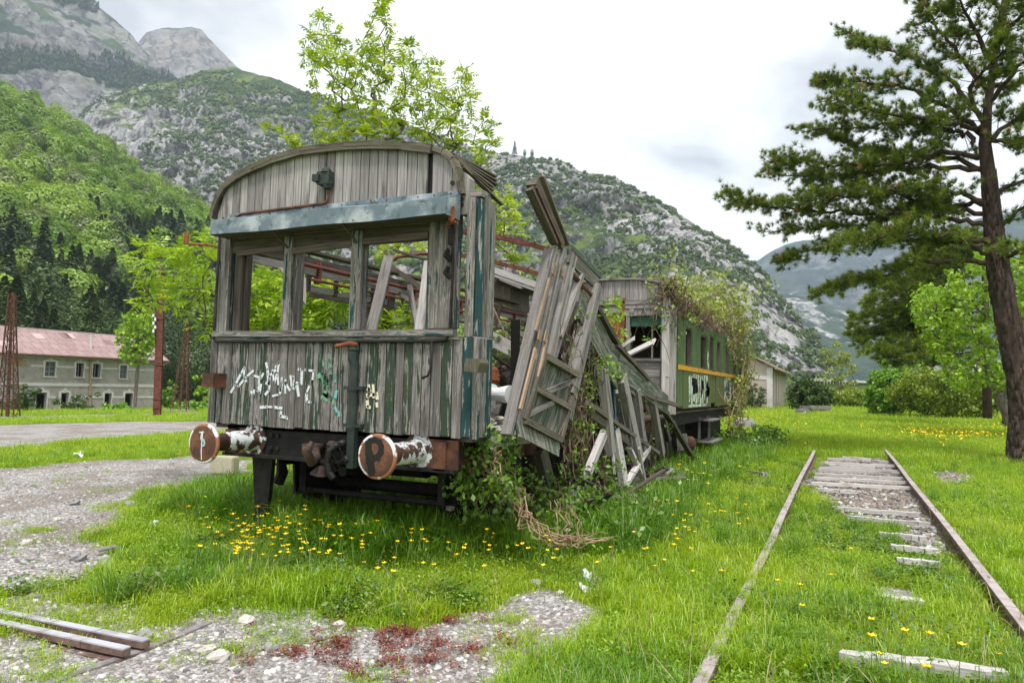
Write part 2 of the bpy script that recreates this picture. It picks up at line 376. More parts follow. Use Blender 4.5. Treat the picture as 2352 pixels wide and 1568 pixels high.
def grassiness(x, y):
    """0 bare gravel, 1 grass"""
    x = np.asarray(x, float); y = np.asarray(y, float); g = np.ones(x.shape)
    for poly, f, k in BARE:
        lo = poly.min(0) - 3; hi = poly.max(0) + 3
        s = (x > lo[0]) & (x < hi[0]) & (y > lo[1]) & (y < hi[1])
        if not s.any(): continue
        xs, ys = x[s], y[s]
        d = pdist(xs, ys, poly) + f * 2.2 * fbm(xs / (f * 2.5), ys / (f * 2.5), 3, 3)
        g[s] = np.minimum(g[s], 1 - (1 - k) * sst(-f, f, d))
    return g
PL = [wpoly(a) for a in ([(1905, 1052), (2040, 1050), (2100, 1130), (2190, 1270), (2150, 1290), (2060, 1215), (1930, 1180), (1845, 1105)], [(2120, 1085), (2200, 1080), (2245, 1092), (2230, 1108), (2160, 1112)], [(1680, 1085), (1760, 1082), (1790, 1108), (1740, 1132), (1690, 1128)])]
def axis(n0, n1, n, a, ext):
    t = np.linspace(-1, 1, n); k = math.asinh(ext / a)
    return np.sinh(t * k) * a
gxs = np.sinh(np.linspace(-math.asinh(9000 / 4.), math.asinh(9000 / 4.), 620)) * 4. - 2.5
gys = np.sinh(np.linspace(-math.asinh(400 / 4.), math.asinh(9000 / 4.), 520)) * 4. + 5.0
GX, GY = np.meshgrid(gxs, gys)
GZ = gz(GX, GY)
gr = grassiness(GX, GY)
trk = np.zeros(GX.shape)
for p in PL: trk = np.maximum(trk, sst(-0.5, 0.4, pdist(GX.ravel(), GY.ravel(), p).reshape(GX.shape)))
ii = np.arange(GX.size).reshape(GX.shape)
gf = np.stack([ii[:-1, :-1], ii[:-1, 1:], ii[1:, 1:], ii[1:, :-1]], -1).reshape(-1, 4)
t = NT('ground'); ps = t.pos(); ga = t.attr('grass')
v1 = t.vor(ps, 34.0); v2 = t.vor(ps, 75.0); v3 = t.vor(ps, 11.0)
sep = t.n('SeparateColor'); t.l(v1.outputs['Color'], sep.inputs[0]); s2 = t.n('SeparateColor'); t.l(v2.outputs['Color'], s2.inputs[0])
gcol = t.ramp(sep.outputs[0], [(0.0, (0.17, 0.165, 0.165)), (0.35, (0.30, 0.285, 0.275)), (0.7, (0.42, 0.405, 0.395)), (1.0, (0.62, 0.60, 0.59))])
gcol2 = t.ramp(s2.outputs[0], [(0.0, (0.16, 0.15, 0.14)), (0.5, (0.32, 0.30, 0.285)), (1.0, (0.55, 0.53, 0.52))])
big = t.noise(ps, 0.9, 5, 0.6)
gcol = t.mix(t.ss(t.noise(ps, 6.0, 3), 0.45, 0.6), gcol, gcol2)
gcol = t.mix(t.math('MULTIPLY', t.ss(big, 0.44, 0.60), 0.75), gcol, (0.21, 0.175, 0.145))
gcol = t.mix(t.math('MULTIPLY', t.ss(v1.outputs['Distance'], 0.35, 0.75), 0.55), gcol, (0.10, 0.09, 0.08))
tcol = t.ramp(sep.outputs[1], [(0.0, (0.08, 0.06, 0.045)), (0.5, (0.19, 0.15, 0.12)), (1.0, (0.36, 0.31, 0.27))])
gcol = t.mix(t.attr('track'), gcol, tcol)
soil = t.mix(t.ss(t.noise(ps, 3.5, 5), 0.35, 0.65), (0.045, 0.07, 0.012), (0.10, 0.155, 0.02))
soil = t.mix(t.ss(t.noise(ps, 0.35, 3), 0.4, 0.62), soil, (0.15, 0.22, 0.02))
edge = t.noise(ps, 7.0, 5, 0.65)
ge = t.ss(t.math('ADD', ga, t.math('MULTIPLY', t.math('SUBTRACT', edge, 0.5), 1.1)), 0.38, 0.60)
soil = t.mix(t.attr('bare'), soil, t.mix(t.noise(ps, 9.0, 4), (0.020, 0.016, 0.011), (0.05, 0.042, 0.03)))  # bare earth under the carriages, painted near-black in place of the shade there
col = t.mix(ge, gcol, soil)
h = t.math('SUBTRACT', t.math('MULTIPLY', sep.outputs[1], 0.6), v1.outputs['Distance'])
t.bsdf(col, 0.95, 0, t.bump(h, 0.5, 0.02), 0.2)
M['ground'] = t.mat
ground = link('ground', fast_mesh('ground', np.stack([GX, GY, GZ], -1).reshape(-1, 3), gf, M['ground'], None, True, {'grass': gr.ravel(), 'track': trk.ravel(), 'bare': (sst(-6.0, -5.5, GX) * sst(-2.5, -2.95, GX) * sst(5.4, 6.0, GY) * sst(25, 24, GY)).ravel()}))  # bare: strip under the carriages that carries the painted shade
tag(ground, kind='structure')
# ------------------------------------------------------------------ mountains
def terrain(name, sil, foot, ridge, z0, prof, amp, mat, nu=260, nv=110, seed=1, back=1.25, rough=0.012, fs=60., cliff=None):
    """slope rising from distance foot(x) to ridge(x) whose crest follows the measured skyline sil"""
    xs = np.array([q[0] for q in sil], float); ys = np.array([q[1] for q in sil], float)
    u = np.linspace(xs[0], xs[-1], nu); yr = np.interp(u, xs, ys)
    F = np.interp(u, [q[0] for q in foot], [q[1] for q in foot]); Rg = np.interp(u, [q[0] for q in ridge], [q[1] for q in ridge])
    dirs = np.array([ray(a, b) for a, b in zip(u, yr)]); hz = np.hypot(dirs[:, 0], dirs[:, 1])
    zr = CAMZ + dirs[:, 2] / hz * Rg; az = dirs[:, :2] / hz[:, None]
    tv = np.concatenate([np.linspace(0, 1, nv), np.linspace(1, back, 14)[1:]])
    T, _ = np.meshgrid(tv, u); D = F[:, None] + (Rg - F)[:, None] * T
    s = np.where(T <= 1, np.clip(T, 0, 1) ** prof, 1 - (T - 1) * 2.2)
    Z = z0 + (zr - z0)[:, None] * s
    X = az[:, 0:1] * D; Y = az[:, 1:2] * D
    k = np.clip(T / 0.12, 0, 1); e = np.where(T <= 1, 0.25 + 0.75 * np.clip((1 - T) / 0.15, 0, 1), 0.25)
    n = fbm(X / fs, Y / fs + Z / fs * 0.7, 6, seed, 0.55)
    n2 = np.abs(fbm(X / fs * 2.3 + Z / fs, Y / fs * 2.3, 5, seed + 40, 0.6))
    Z = Z + k * e * amp * (1.5 * n - 1.2 * n2)
    D2 = D + k * e * amp * 2.0 * fbm(X / fs * 1.7, Z / fs * 1.7 + Y / fs, 5, seed + 90, 0.6)
    if cliff: Z, D2 = cliff(u, T, Z, D2)
    X = az[:, 0:1] * D2; Y = az[:, 1:2] * D2
    ii = np.arange(X.size).reshape(X.shape)
    f = np.stack([ii[:-1, :-1], ii[1:, :-1], ii[1:, 1:], ii[:-1, 1:]], -1).reshape(-1, 4)
    V = np.stack([X, Y, Z], -1)
    o = link(name, fast_mesh(name, V.reshape(-1, 3), f, mat, None, True, {'h': T.ravel()})); tag(o, kind='structure')
    return o, V[:, :nv], T[:, :nv], u
def b3(t, p, sc):
    nd = t.n('TexNoise'); t.si(nd, 'Vector', t.vmath('MULTIPLY', p, (1 / sc,) * 3)); nd.inputs['Scale'].default_value = 4.0; nd.inputs['Detail'].default_value = 4; return nd.outputs['Color']
def mount_mat(name, sc, vlo, vhi, rock1=(0.37, 0.365, 0.36), rock2=(0.13, 0.135, 0.145), veg1=(0.045, 0.075, 0.028), veg2=(0.12, 0.165, 0.045), warm=0.25, band=0.0):
    t = NT(name); p = t.pos()
    st = t.vmath('MULTIPLY', p, (1 / sc, 1 / sc, 0.35 / sc))
    a = t.noise(st, 3.0, 9, 0.66, 0.6); b = t.noise(t.vmath('MULTIPLY', p, (1 / sc,) * 3), 9.0, 6, 0.65)
    rock = t.ramp(a, [(0.32, rock2), (0.47, tuple((x * 0.55 + y * 0.45) for x, y in zip(rock1, rock2))), (0.62, rock1)])
    rock = t.mix(t.math('MULTIPLY', t.ss(t.noise(t.vmath('MULTIPLY', p, (0.5 / sc, 0.5 / sc, 0.9 / sc)), 1.6, 3), 0.56, 0.7), warm), rock, (0.36, 0.235, 0.16))
    if band:
        bb = t.noise(t.vmath('MULTIPLY', p, (0.15 / sc, 0.15 / sc, 2.2 / sc)), 2.0, 4); rock = t.mix(t.math('MULTIPLY', t.ss(bb, 0.45, 0.6), band), rock, (0.14, 0.17, 0.09))
    ck = t.n('TexVoronoi', feature='DISTANCE_TO_EDGE'); t.si(ck, 'Vector', t.vmath('ADD', t.vmath('MULTIPLY', p, (2.6 / sc, 2.6 / sc, 1.0 / sc)), t.vmath('MULTIPLY', b3(t, p, sc), (.9, .9, .9)))); ck.inputs['Scale'].default_value = 1.0
    rock = t.mix(t.math('MULTIPLY', t.math('SUBTRACT', 1.0, t.ss(ck.outputs['Distance'], 0.0, 0.11)), 0.75), rock, tuple(x * .5 for x in rock2))
    rock = t.mix(t.math('MULTIPLY', t.ss(b, .5, .68), .55), rock, tuple(min(1, x * 1.45) for x in rock1))
    vc = t.mix(t.ss(t.noise(t.vmath('MULTIPLY', p, (1 / sc,) * 3), 1.3, 5), 0.42, 0.6), veg1, veg2)
    nz = t.n('SeparateXYZ'); g = t.n('NewGeometry'); t.l(g.outputs['Normal'], nz.inputs[0])
    vm = t.math('ADD', t.math('MULTIPLY', t.noise(t.vmath('MULTIPLY', p, (1 / sc,) * 3), 2.2, 8, 0.62), 1.0), t.math('ADD', t.math('MULTIPLY', nz.outputs['Z'], 0.30), t.math('MULTIPLY', t.math('SUBTRACT', t.noise(t.vmath('MULTIPLY', p, (0.2 / sc, 0.2 / sc, 0.3 / sc)), 1.0, 3), 0.5), 1.35)))
    col = t.mix(t.ss(vm, vlo, vhi), rock, vc)
    t.bsdf(col, 0.95, 0, t.bump(t.math('ADD', a, t.math('MULTIPLY', b, 0.5)), 0.9, sc * 0.09), 0.1); return t.mat
M['mA'] = mount_mat('grey limestone with scrub', 40, 0.66, 0.76)
M['mA2'] = mount_mat('rocky spur', 30, 0.70, 0.80, (0.40, 0.395, 0.39))
M['mB'] = mount_mat('high ledges', 110, 0.60, 0.70, (0.26, 0.25, 0.25), (0.09, 0.09, 0.10), (0.03, 0.05, 0.03), (0.065, 0.095, 0.045), 0.3, 0.5)
M['mC'] = mount_mat('warm far peak', 160, 0.68, 0.80, (0.26, 0.24, 0.225), (0.10, 0.095, 0.095), (0.04, 0.065, 0.035), (0.09, 0.12, 0.05), 0.35)
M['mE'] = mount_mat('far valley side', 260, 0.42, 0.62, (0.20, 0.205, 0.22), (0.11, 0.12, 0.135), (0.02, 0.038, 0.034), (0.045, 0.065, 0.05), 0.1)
M['mF'] = mount_mat('pale scree slope', 110, 0.60, 0.70, (0.46, 0.45, 0.44), (0.22, 0.22, 0.22), (0.022, 0.045, 0.032), (0.05, 0.08, 0.05), 0.1)
M['mD'] = mount_mat('forest floor', 30, 0.2, 0.3, (0.1, 0.1, 0.08), (0.05, 0.05, 0.04), (0.03, 0.05, 0.015), (0.05, 0.08, 0.02), 0)
# A: rocky ridge behind the carriages, running down to the right
mA, vA, tA, uA = terrain('rocky_mountain', [(150, 300), (230, 215), (330, 192), (400, 182), (480, 157), (540, 153), (580, 165), (640, 182), (700, 207), (800, 238), (900, 268), (1000, 305), (1090, 338), (1180, 350), (1280, 366), (1400, 404), (1500, 453), (1600, 514), (1680, 560)],
    [(150, 420), (1000, 330), (1680, 260)], [(150, 1150), (540, 1050), (1100, 760), (1680, 560)], -3, 1.12, 26, M['mA'], 520, 240, 3, fs=70.)
# the nearer spur at the right end of that ridge
mS, vS, tS, uS = terrain('rocky_spur', [(1180, 640), (1300, 560), (1420, 500), (1520, 478), (1620, 522), (1680, 558), (1740, 612), (1785, 672), (1835, 722), (1880, 775), (1902, 815), (1916, 850), (1925, 872)],
    [(1180, 330), (1700, 235), (1925, 262)], [(1180, 520), (1500, 520), (1680, 500), (1850, 420), (1925, 300)], -3, 1.0, 16, M['mA2'], 340, 200, 11, fs=45.)
mB, vB, tB, uB = terrain('high_mountain', [(-520, -420), (-200, -230), (60, -120), (170, -30), (200, 2), (240, 32), (300, 76), (325, 110), (362, 140), (405, 175), (450, 230), (500, 330)],
    [(-520, 900), (500, 1150)], [(-520, 2000), (500, 1500)], 0, 1.05, 45, M['mB'], 260, 130, 21, fs=150.)
mC, vC, tC, uC = terrain('far_peak', [(250, 180), (310, 105), (335, 78), (360, 68), (385, 64), (440, 61), (462, 70), (480, 90), (505, 115), (545, 156), (600, 220), (700, 330)],
    [(250, 1600), (700, 1600)], [(250, 2500), (700, 2400)], 0, 1.0, 50, M['mC'], 140, 110, 31, fs=170.)
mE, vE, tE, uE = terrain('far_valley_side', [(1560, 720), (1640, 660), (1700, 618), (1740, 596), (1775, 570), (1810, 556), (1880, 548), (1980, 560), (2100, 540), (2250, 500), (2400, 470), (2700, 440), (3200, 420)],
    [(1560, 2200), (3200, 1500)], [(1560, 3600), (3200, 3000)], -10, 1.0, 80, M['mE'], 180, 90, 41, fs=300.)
mF, vF, tF, uF = terrain('pale_slope', [(1640, 700), (1720, 680), (1800, 668), (1830, 674), (1880, 690), (1940, 712), (2000, 738), (2100, 770), (2250, 805), (2400, 830), (2600, 850)],
    [(1640, 1100), (2600, 900)], [(1640, 2000), (2600, 1500)], -10, 1.0, 30, M['mF'], 130, 90, 51, fs=150.)
# D: the wooded slope behind the grey house
mD, vD, tD, uD = terrain('forest_slope', [(-700, -160), (-300, 60), (-60, 175), (0, 198), (70, 232), (150, 285), (220, 330), (300, 400), (380, 455), (450, 490), (520, 545), (620, 610), (720, 655), (900, 690), (1100, 715), (1240, 745), (1340, 800)],
    [(-700, 120), (0, 128), (450, 150), (800, 190), (1340, 270)], [(-700, 560), (0, 520), (300, 470), (520, 400), (800, 340), (1340, 330)], -4, 1.05, 14, M['mD'], 200, 90, 61, fs=60.)
# ------------------------------------------------------------------ woods and scrub that cover those slopes
def blob_leaves(n, rx, rz, size, zc, squash=1.0, cone=False, s=0, shell=0.45, lump=0.25):
    """n leaf clumps spread through a crown volume: returns v, f, rnd"""
    r = np.random.default_rng(s); d = r.normal(size=(n, 3)); d /= np.linalg.norm(d, axis=1)[:, None]
    rad = shell + (1 - shell) * r.random(n) ** 0.6
    lobes = r.normal(size=(9, 3)); lobes /= np.linalg.norm(lobes, axis=1)[:, None]
    rad *= 1 - lump + lump * 1.6 * (np.clip(d @ lobes.T, 0, 1) ** 4).max(1)
    c = d * rad[:, None] * [rx, rx, rz]; c[:, 2] += zc
    if cone:
        t = r.random(n) ** 1.35; a = r.random(n) * 6.283; tier = np.abs(((t * 9 + 0.15 * np.sin(a * 3 + s)) % 1) - 0.25)
        rr = (1 - t) ** 0.8 * (0.45 + 0.55 * r.random(n) ** 0.5) * (1.05 - 0.55 * tier) + 0.03
        c = np.stack([rx * rr * np.cos(a), rx * rr * np.sin(a), zc - rz + 2 * rz * t - 0.12 * rx * rr], -1)
    nrm = c - [0, 0, zc]; nrm = nrm / (np.linalg.norm(nrm, axis=1)[:, None] + 1e-6) + r.normal(size=(n, 3)) * 0.22 + [0, 0, 0.25]
    return quads(c, nrm, size * (0.6 + 0.8 * r.random(n)), r, squash)
def quads(c, nrm, size, r, squash=0.6, fold=0.18):
    n = len(c); nrm = nrm / (np.linalg.norm(nrm, axis=1)[:, None] + 1e-9)
    a = np.cross(nrm, r.normal(size=(n, 3))); a /= np.linalg.norm(a, axis=1)[:, None] + 1e-9; b = np.cross(nrm, a)
    sz = np.broadcast_to(size, (n,))[:, None] * 0.5
    v = np.stack([c - a * sz, c - b * sz * squash + nrm * sz * fold, c + a * sz, c + b * sz * squash + nrm * sz * fold], 1).reshape(-1, 3)
    f = np.arange(4 * n).reshape(n, 4); return v, f, r.random(n)
def scatter(name, protos, pts, scl, rot, mats=None, kind='stuff', label=None):
    """one stuff object: protos instanced on points"""
    me = bpy.data.meshes.new(name); me.vertices.add(len(pts)); me.vertices.foreach_set('co', np.asarray(pts, np.float32).ravel())
    a = me.attributes.new('scl', 'FLOAT', 'POINT'); a.data.foreach_set('value', np.asarray(scl, np.float32))
    a = me.attributes.new('rot', 'FLOAT_VECTOR', 'POINT'); a.data.foreach_set('vector', np.asarray(rot, np.float32).ravel())
    a = me.attributes.new('pick', 'INT', 'POINT'); a.data.foreach_set('value', rng.integers(0, len(protos), len(pts)).astype(np.int32))
    o = link(name, me); tag(o, label, None, None, kind)
    ng = bpy.data.node_groups.new(name, 'GeometryNodeTree')
    ng.interface.new_socket('Geometry', in_out='INPUT', socket_type='NodeSocketGeometry'); ng.interface.new_socket('Geometry', in_out='OUTPUT', socket_type='NodeSocketGeometry')
    N = ng.nodes.new; L = ng.links.new
    gi = N('NodeGroupInput'); go = N('NodeGroupOutput'); ip = N('GeometryNodeInstanceOnPoints'); jn = N('GeometryNodeJoinGeometry')
    for p in protos:
        oi = N('GeometryNodeObjectInfo'); oi.inputs['Object'].default_value = p; oi.inputs['As Instance'].default_value = True; L(oi.outputs['Geometry'], jn.inputs[0])
    def na(nm, ty):
        q = N('GeometryNodeInputNamedAttribute'); q.data_type = ty; q.inputs['Name'].default_value = nm; return q.outputs['Attribute']
    L(gi.outputs[0], ip.inputs['Points']); L(jn.outputs[0], ip.inputs['Instance']); ip.inputs['Pick Instance'].default_value = True
    L(na('pick', 'INT'), ip.inputs['Instance Index']); L(na('rot', 'FLOAT_VECTOR'), ip.inputs['Rotation']); L(na('scl', 'FLOAT'), ip.inputs['Scale'])
    L(ip.outputs[0], go.inputs[0])
    md = o.modifiers.new('scatter', 'NODES'); md.node_group = ng
    return o
def proto(name, me): return bpy.data.objects.new(name, me)
M['leaf_decid'] = leafm('spring broadleaf', (0.09, 0.19, 0.012), (0.28, 0.45, 0.025), 0.38, per='both', patch=(0.012, (0.36, 0.50, 0.06), 0.55))
M['leaf_decid_pale'] = leafm('pale broadleaf', (0.13, 0.19, 0.05), (0.26, 0.33, 0.11), 0.3, per='both')
M['leaf_conif'] = leafm('dark conifer', (0.026, 0.056, 0.018), (0.105, 0.165, 0.042), 0.16, per='both')
M['leaf_scrub'] = leafm('dark scrub', (0.032, 0.062, 0.02), (0.12, 0.19, 0.045), 0.18, per='both')
def crown_mesh(name, mat, *a, **k):
    v, f, r = blob_leaves(*a, **k); return fast_mesh(name, v, f, mat, r)
dec = [proto('broadleaf_crown', crown_mesh('broadleaf_crown', M['leaf_decid'], 1700, 4.6, 5.0, 0.66, 5.6, s=100 + i, squash=0.85, lump=0.28, shell=0.72)) for i in range(4)]
dec += [proto('pale_crown', crown_mesh('pale_crown', M['leaf_decid_pale'], 1500, 4.2, 5.4, 0.66, 6.0, s=110, squash=0.85, lump=0.28, shell=0.72))]
con = [proto('conifer_crown', crown_mesh('conifer_crown', M['leaf_conif'], 1100, 3.6, 7.2, 0.85, 8.2, s=120 + i, cone=True, squash=0.7)) for i in range(3)]
con += [proto('pine_crown', crown_mesh('pine_crown', M['leaf_conif'], 1000, 3.6, 4.6, 0.85, 9.0, s=126 + i, squash=0.7, lump=0.45)) for i in range(2)]
scr = [proto('scrub_bush', crown_mesh('scrub_bush', M['leaf_scrub'], 150, 2.0, 1.5, 0.9, 1.0, s=130 + i, squash=0.8, lump=0.3)) for i in range(4)]
def on_slope(V, T, n, seed, t0=0.0, t1=1.0):
    r = np.random.default_rng(seed); nu, nv = T.shape
    # area weighted pick of cells
    a = np.linalg.norm(np.cross(V[1:, :-1] - V[:-1, :-1], V[:-1, 1:] - V[:-1, :-1]), axis=-1)
    tm = T[:-1, :-1]; a = a * ((tm >= t0) & (tm <= t1))
    d = np.linalg.norm(V[:-1, :-1], axis=-1); a = a / d
    idx = r.choice(a.size, n, p=(a / a.sum()).ravel()); i, j = np.unravel_index(idx, a.shape); fu = r.random((n, 1)); fv = r.random((n, 1))
    p = (V[i, j] * (1 - fu) + V[i + 1, j] * fu) * (1 - fv) + (V[i, j + 1] * (1 - fu) + V[i + 1, j + 1] * fu) * fv
    return p, T[i, j], i / (nu - 1), r
def rz(n, r, tilt=0.06): return np.stack([r.normal(size=n) * tilt, r.normal(size=n) * tilt, r.random(n) * 6.283], -1)
# forest slope: broadleaves above, conifers below
p, tt, uu, r = on_slope(vD, tD, 3300, 1, 0.0, 1.0)
q, _ = proj(p)
edge = np.interp(q[:, 0], [-700, 0, 200, 350, 520, 700, 1000, 1340], [760, 660, 640, 600, 600, 690, 730, 790])
isc = (q[:, 1] + 430 * fbm(p[:, 0] / 45, p[:, 1] / 45, 3, 77)) > edge
isc &= r.random(len(p)) > .22
vis = (q[:, 0] > -260) & (q[:, 0] < 1400)
far = tt > 0.10
s1 = vis & ~isc & far; s2 = vis & isc & far
scatter('broadleaf_forest', dec, p[s1] - [0, 0, 1.0], 0.62 + 0.62 * r.random(s1.sum()) ** 1.5, rz(s1.sum(), r), label='bright green broadleaf wood on the slope')
scatter('conifer_forest', con, p[s2] - [0, 0, 1.0], 0.55 + 0.5 * r.random(s2.sum()), rz(s2.sum(), r), label='dark conifer wood low on the slope')
# scrub on the rocky mountain and spur
p, tt, uu, r = on_slope(vA, tA, 30000, 2)
k = fbm(p[:, 0] / 60, p[:, 1] / 60 + p[:, 2] / 40, 4, 8) + 1.25 * fbm(p[:, 0] / 260, p[:, 2] / 160 + p[:, 1] / 400, 2, 28) + 0.15 * (0.5 - tt) > -0.13 + 0.16 * r.random(len(p))
p = p[k]; scatter('scrub_on_mountain', scr, p, 0.5 + 1.0 * r.random(len(p)) ** 2.5, rz(len(p), r), label='dark scrub dotted over the grey rock')
p, tt, uu, r = on_slope(vS, tS, 8000, 3)
k = fbm(p[:, 0] / 30, p[:, 1] / 30 + p[:, 2] / 22, 4, 18) + 0.3 * (tt - 0.5) > -0.06 + 0.1 * r.random(len(p))
p = p[k]; scatter('scrub_on_spur', scr, p, 0.35 + 0.75 * r.random(len(p)) ** 2.5, rz(len(p), r), label='dark scrub on the rocky spur')
p, tt, uu, r = on_slope(vA, tA, 900, 5, 0.0, 0.35)
scatter('broadleaf_on_mountain_foot', dec[:4], p, 0.35 + 0.4 * r.random(len(p)), rz(len(p), r), label='green trees along the foot of the mountain')
p, tt, uu, r = on_slope(vB, tB, 22000, 6)
k = (np.sin(p[:, 2] / 38 + 3 * fbm(p[:, 0] / 200, p[:, 1] / 200, 3, 6)) + 2.2 * fbm(p[:, 0] / 90, p[:, 1] / 90, 3, 4)) > 0.1
p = p[k]; scatter('conifers_on_high_mountain', con, p, 0.7 + 0.6 * r.random(len(p)), rz(len(p), r), label='blue green conifer belts on the high ledges')
# ------------------------------------------------------------------ the wrecked wooden carriage in front
YE = 5.35
car = thing('wooden_carriage', 'weathered grey wooden railway carriage with open end windows and a collapsed body', 'railway carriage', (-4.3, 8.5, 0))
def PE(x, y, dy=0.0): return P(x, y, Y=YE - dy)
ARCH = [tuple(PE(*q)[[0, 2]]) for q in ((496, 493), (500, 470), (510, 441), (526, 417), (549, 399), (587, 379), (633, 360), (699, 340), (797, 329), (863, 326), (929, 328), (995, 335), (1016, 342), (1036, 358), (1045, 379), (1052, 407), (1057, 436))]
def arch(x): return float(np.interp(x, [a for a, _ in ARCH], [b for _, b in ARCH]))
# lower boarding
lb = MB(); x = -5.79
while x < -2.95:
    w = random.uniform(0.088, 0.112); x1 = min(x + w, -2.90)
    lb.bar(((x + x1) / 2, YE + random.uniform(-.003, .003), 1.15 + random.uniform(-.008, .012)), ((x + x1) / 2 + random.uniform(-.003, .003), YE + random.uniform(-.003, .003), 1.985), x1 - x - 0.010, 0.024, (0, 1, 0))
    x = x1
nl = lb
for i in range(27):
    for z in (1.19, 1.23, 1.93):
        if random.random() < .8: nl.lathe((-5.74 + i * .105 + random.uniform(-.02, .02), YE - .013, z + random.uniform(-.01, .01)), (0, -1, 0), [(0, .006), (.003, .004)], 6, 1)
lb.build('lower_boarding', [M['plank'], M['rust']], car)
bk = MB(); bk.box(-5.75, -2.95, YE + .03, YE + .06, 1.15, 1.98); bk.build('inner_boarding', M['black_paint'], car)  # near-black backing that paints in the shade of the plank gaps
# rounded corner at the right and the stub of the side
cp = MB()
for (a, b) in (((-2.905, YE), (-2.835, YE + .03)), ((-2.833, YE + .032), (-2.795, YE + .10)), ((-2.794, YE + .104), (-2.79, YE + .19)), ((-2.79, YE + .195), (-2.79, YE + .30))):
    m = ((a[0] + b[0]) / 2, (a[1] + b[1]) / 2); w = math.dist(a, b); n = (-(b[1] - a[1]), b[0] - a[0], 0)
    cp.bar((*m, 1.15 + random.uniform(-.02, .01)), (*m, 1.99), w - .004, .025, n)
    cp.bar((*m, 2.0), (*m, 3.2 + random.uniform(-.02, .03)), w - .004, .025, n)
cp.build('corner_post', M['plank_teal'], car)
# window rail and moulding
sl = MB(); sl.bar((-5.74, YE - .02, 2.04), (-2.98, YE - .02, 2.03), .07, .055); sl.bar((-5.76, YE - .01, 1.992), (-2.93, YE - .01, 1.985), .045, .03)
sl.build('window_sill', M['plank_teal'], car)
cpz = MB(); cpz.tube([(-5.72, YE - .035, 3.1), (-5.735, YE - .035, 2.0), (-5.70, YE - .04, 1.965), (-3.2, YE - .04, 1.955), (-3.06, YE - .04, 1.965), (-3.02, YE - .04, 2.02), (-3.01, YE - .035, 2.6), (-3.02, YE - .04, 2.98)], .013, 8)
cpz.tube([(-3.19, YE - .04, 1.955), (-3.19, YE - .05, 1.72), (-3.21, YE - .06, 1.66), (-3.25, YE - .09, 1.64)], .012, 8)
cpz.build('cable_pipe', M['black_iron'], car, True)
# posts between the windows
def post(x0, x1, z0, z1, depth, mat, parent=car, y0=YE - .01):
    m = MB(); m.box(x0, x1, y0, y0 + .03, z0, z1, 'z'); w = x1 - x0
    m.box(x0 + w * .12, x1 - w * .12, y0 + .032, y0 + depth, z0, z1 - .02, 'z'); m.box(x0 - .012, x0 + .010, y0 + .02, y0 + .045, z0, z1 - .05, 'z'); m.box(x1 - .010, x1 + .012, y0 + .05, y0 + .075, z0, z1 - .05, 'z')
    return m.build('window_post', mat, parent)
post(-5.74, -5.60, 2.07, 3.0, .12, M['plank_teal'])
post(-5.56, -5.47, 2.07, 2.92, .15, M['timber_dark'], y0=YE + .03)
post(-4.895, -4.80, 2.07, 2.98, .20, M['plank_teal'])
post(-4.10, -3.985, 2.07, 2.98, .13, M['plank_teal'])
post(-3.27, -3.0, 2.07, 3.02, .12, M['plank_teal'])
post(-3.30, -3.255, 2.07, 2.92, .18, M['timber_dark'], y0=YE + .02)
lt = MB(); lt.box(-5.72, -3.0, YE + .02, YE + .10, 2.86, 3.12); lt.bar((-5.5, YE - .005, 2.845), (-4.9, YE - .005, 2.865), .03, .05); lt.bar((-4.8, YE - .005, 2.83), (-4.1, YE - .005, 2.86), .03, .06); lt.bar((-3.98, YE - .005, 2.87), (-3.28, YE - .005, 2.885), .03, .055)
lt.build('lintel', M['timber_dark'], car)
# gable boarding under the curved roof edge
gb = MB(); x = -5.70
ws = [.098] * 19 + [.105] * 6
for w in ws:
    x1 = x + w
    if x1 > -3.28: break
    gb.prism([(x, YE, 3.0), (x1 - .009, YE, 3.0), (x1 - .009, YE, arch(x1) - .06), (x, YE, arch(x) - .06)], (0, .024, 0)); x = x1
for (a, b) in ((-3.268, -3.165), (-3.16, -3.07), (-3.065, -3.0)):
    gb.prism([(a, YE + .01, 3.0), (b, YE + .01, 3.0), (b, YE + .01, arch(b) - .04), (a, YE + .01, arch(a) - .05)], (0, .024, 0))
gb.prism([(-5.80, YE, 3.0), (-5.705, YE, 3.0), (-5.705, YE, arch(-5.72) - .035), (-5.80, YE, 3.27)], (0, .024, 0))
hl = gb
for (x, z) in ((-5.72, 3.21), (-3.06, 3.33), (-2.965, 3.18), (-2.962, 3.13)): hl.lathe((x, YE - .004, z), (0, -1, 0), [(0, .022), (.004, .020)], 10, 1)
gb.prism([(-5.66, YE + .035, 3.0), (-3.285, YE + .035, 3.0), (-3.29, YE + .035, 3.63), (-3.94, YE + .035, 3.73), (-4.44, YE + .035, 3.735), (-5.2, YE + .035, 3.62), (-5.66, YE + .035, 3.44)], (0, .02, 0), m=1)  # added black backing, shuts out the sky and darkens the board seams
gb.build('gable_boarding', [M['plank_pale'], M['black_paint']], car)
rm = MB(); a = [(x, YE - .05, z) for x, z in ARCH]
rm.sweep([(x, y, z - .045) for x, y, z in a[:12]], (0, .13, 0), .045, r=.5); rm.sweep([(x, YE - .055, z - .08) for x, z in ARCH[1:12]], (0, .03, 0), .03, r=.35)
rm.sweep([(x, YE - .03, z - .05) for x, z in ARCH[11:]], (0, .09, 0), .05, r=.9)
rm.build('roof_edge', M['timber_moss'], car)
sh = MB()
for k in range(7):
    sh.bar((-3.12 + k * .018, YE + .08, 3.62 - k * .022), (-2.93 + k * .012, YE + .5 + random.uniform(-.1, .1), 3.53 - k * .045), .05, .012)
sh.build('roof_slats', M['timber_moss'], car)
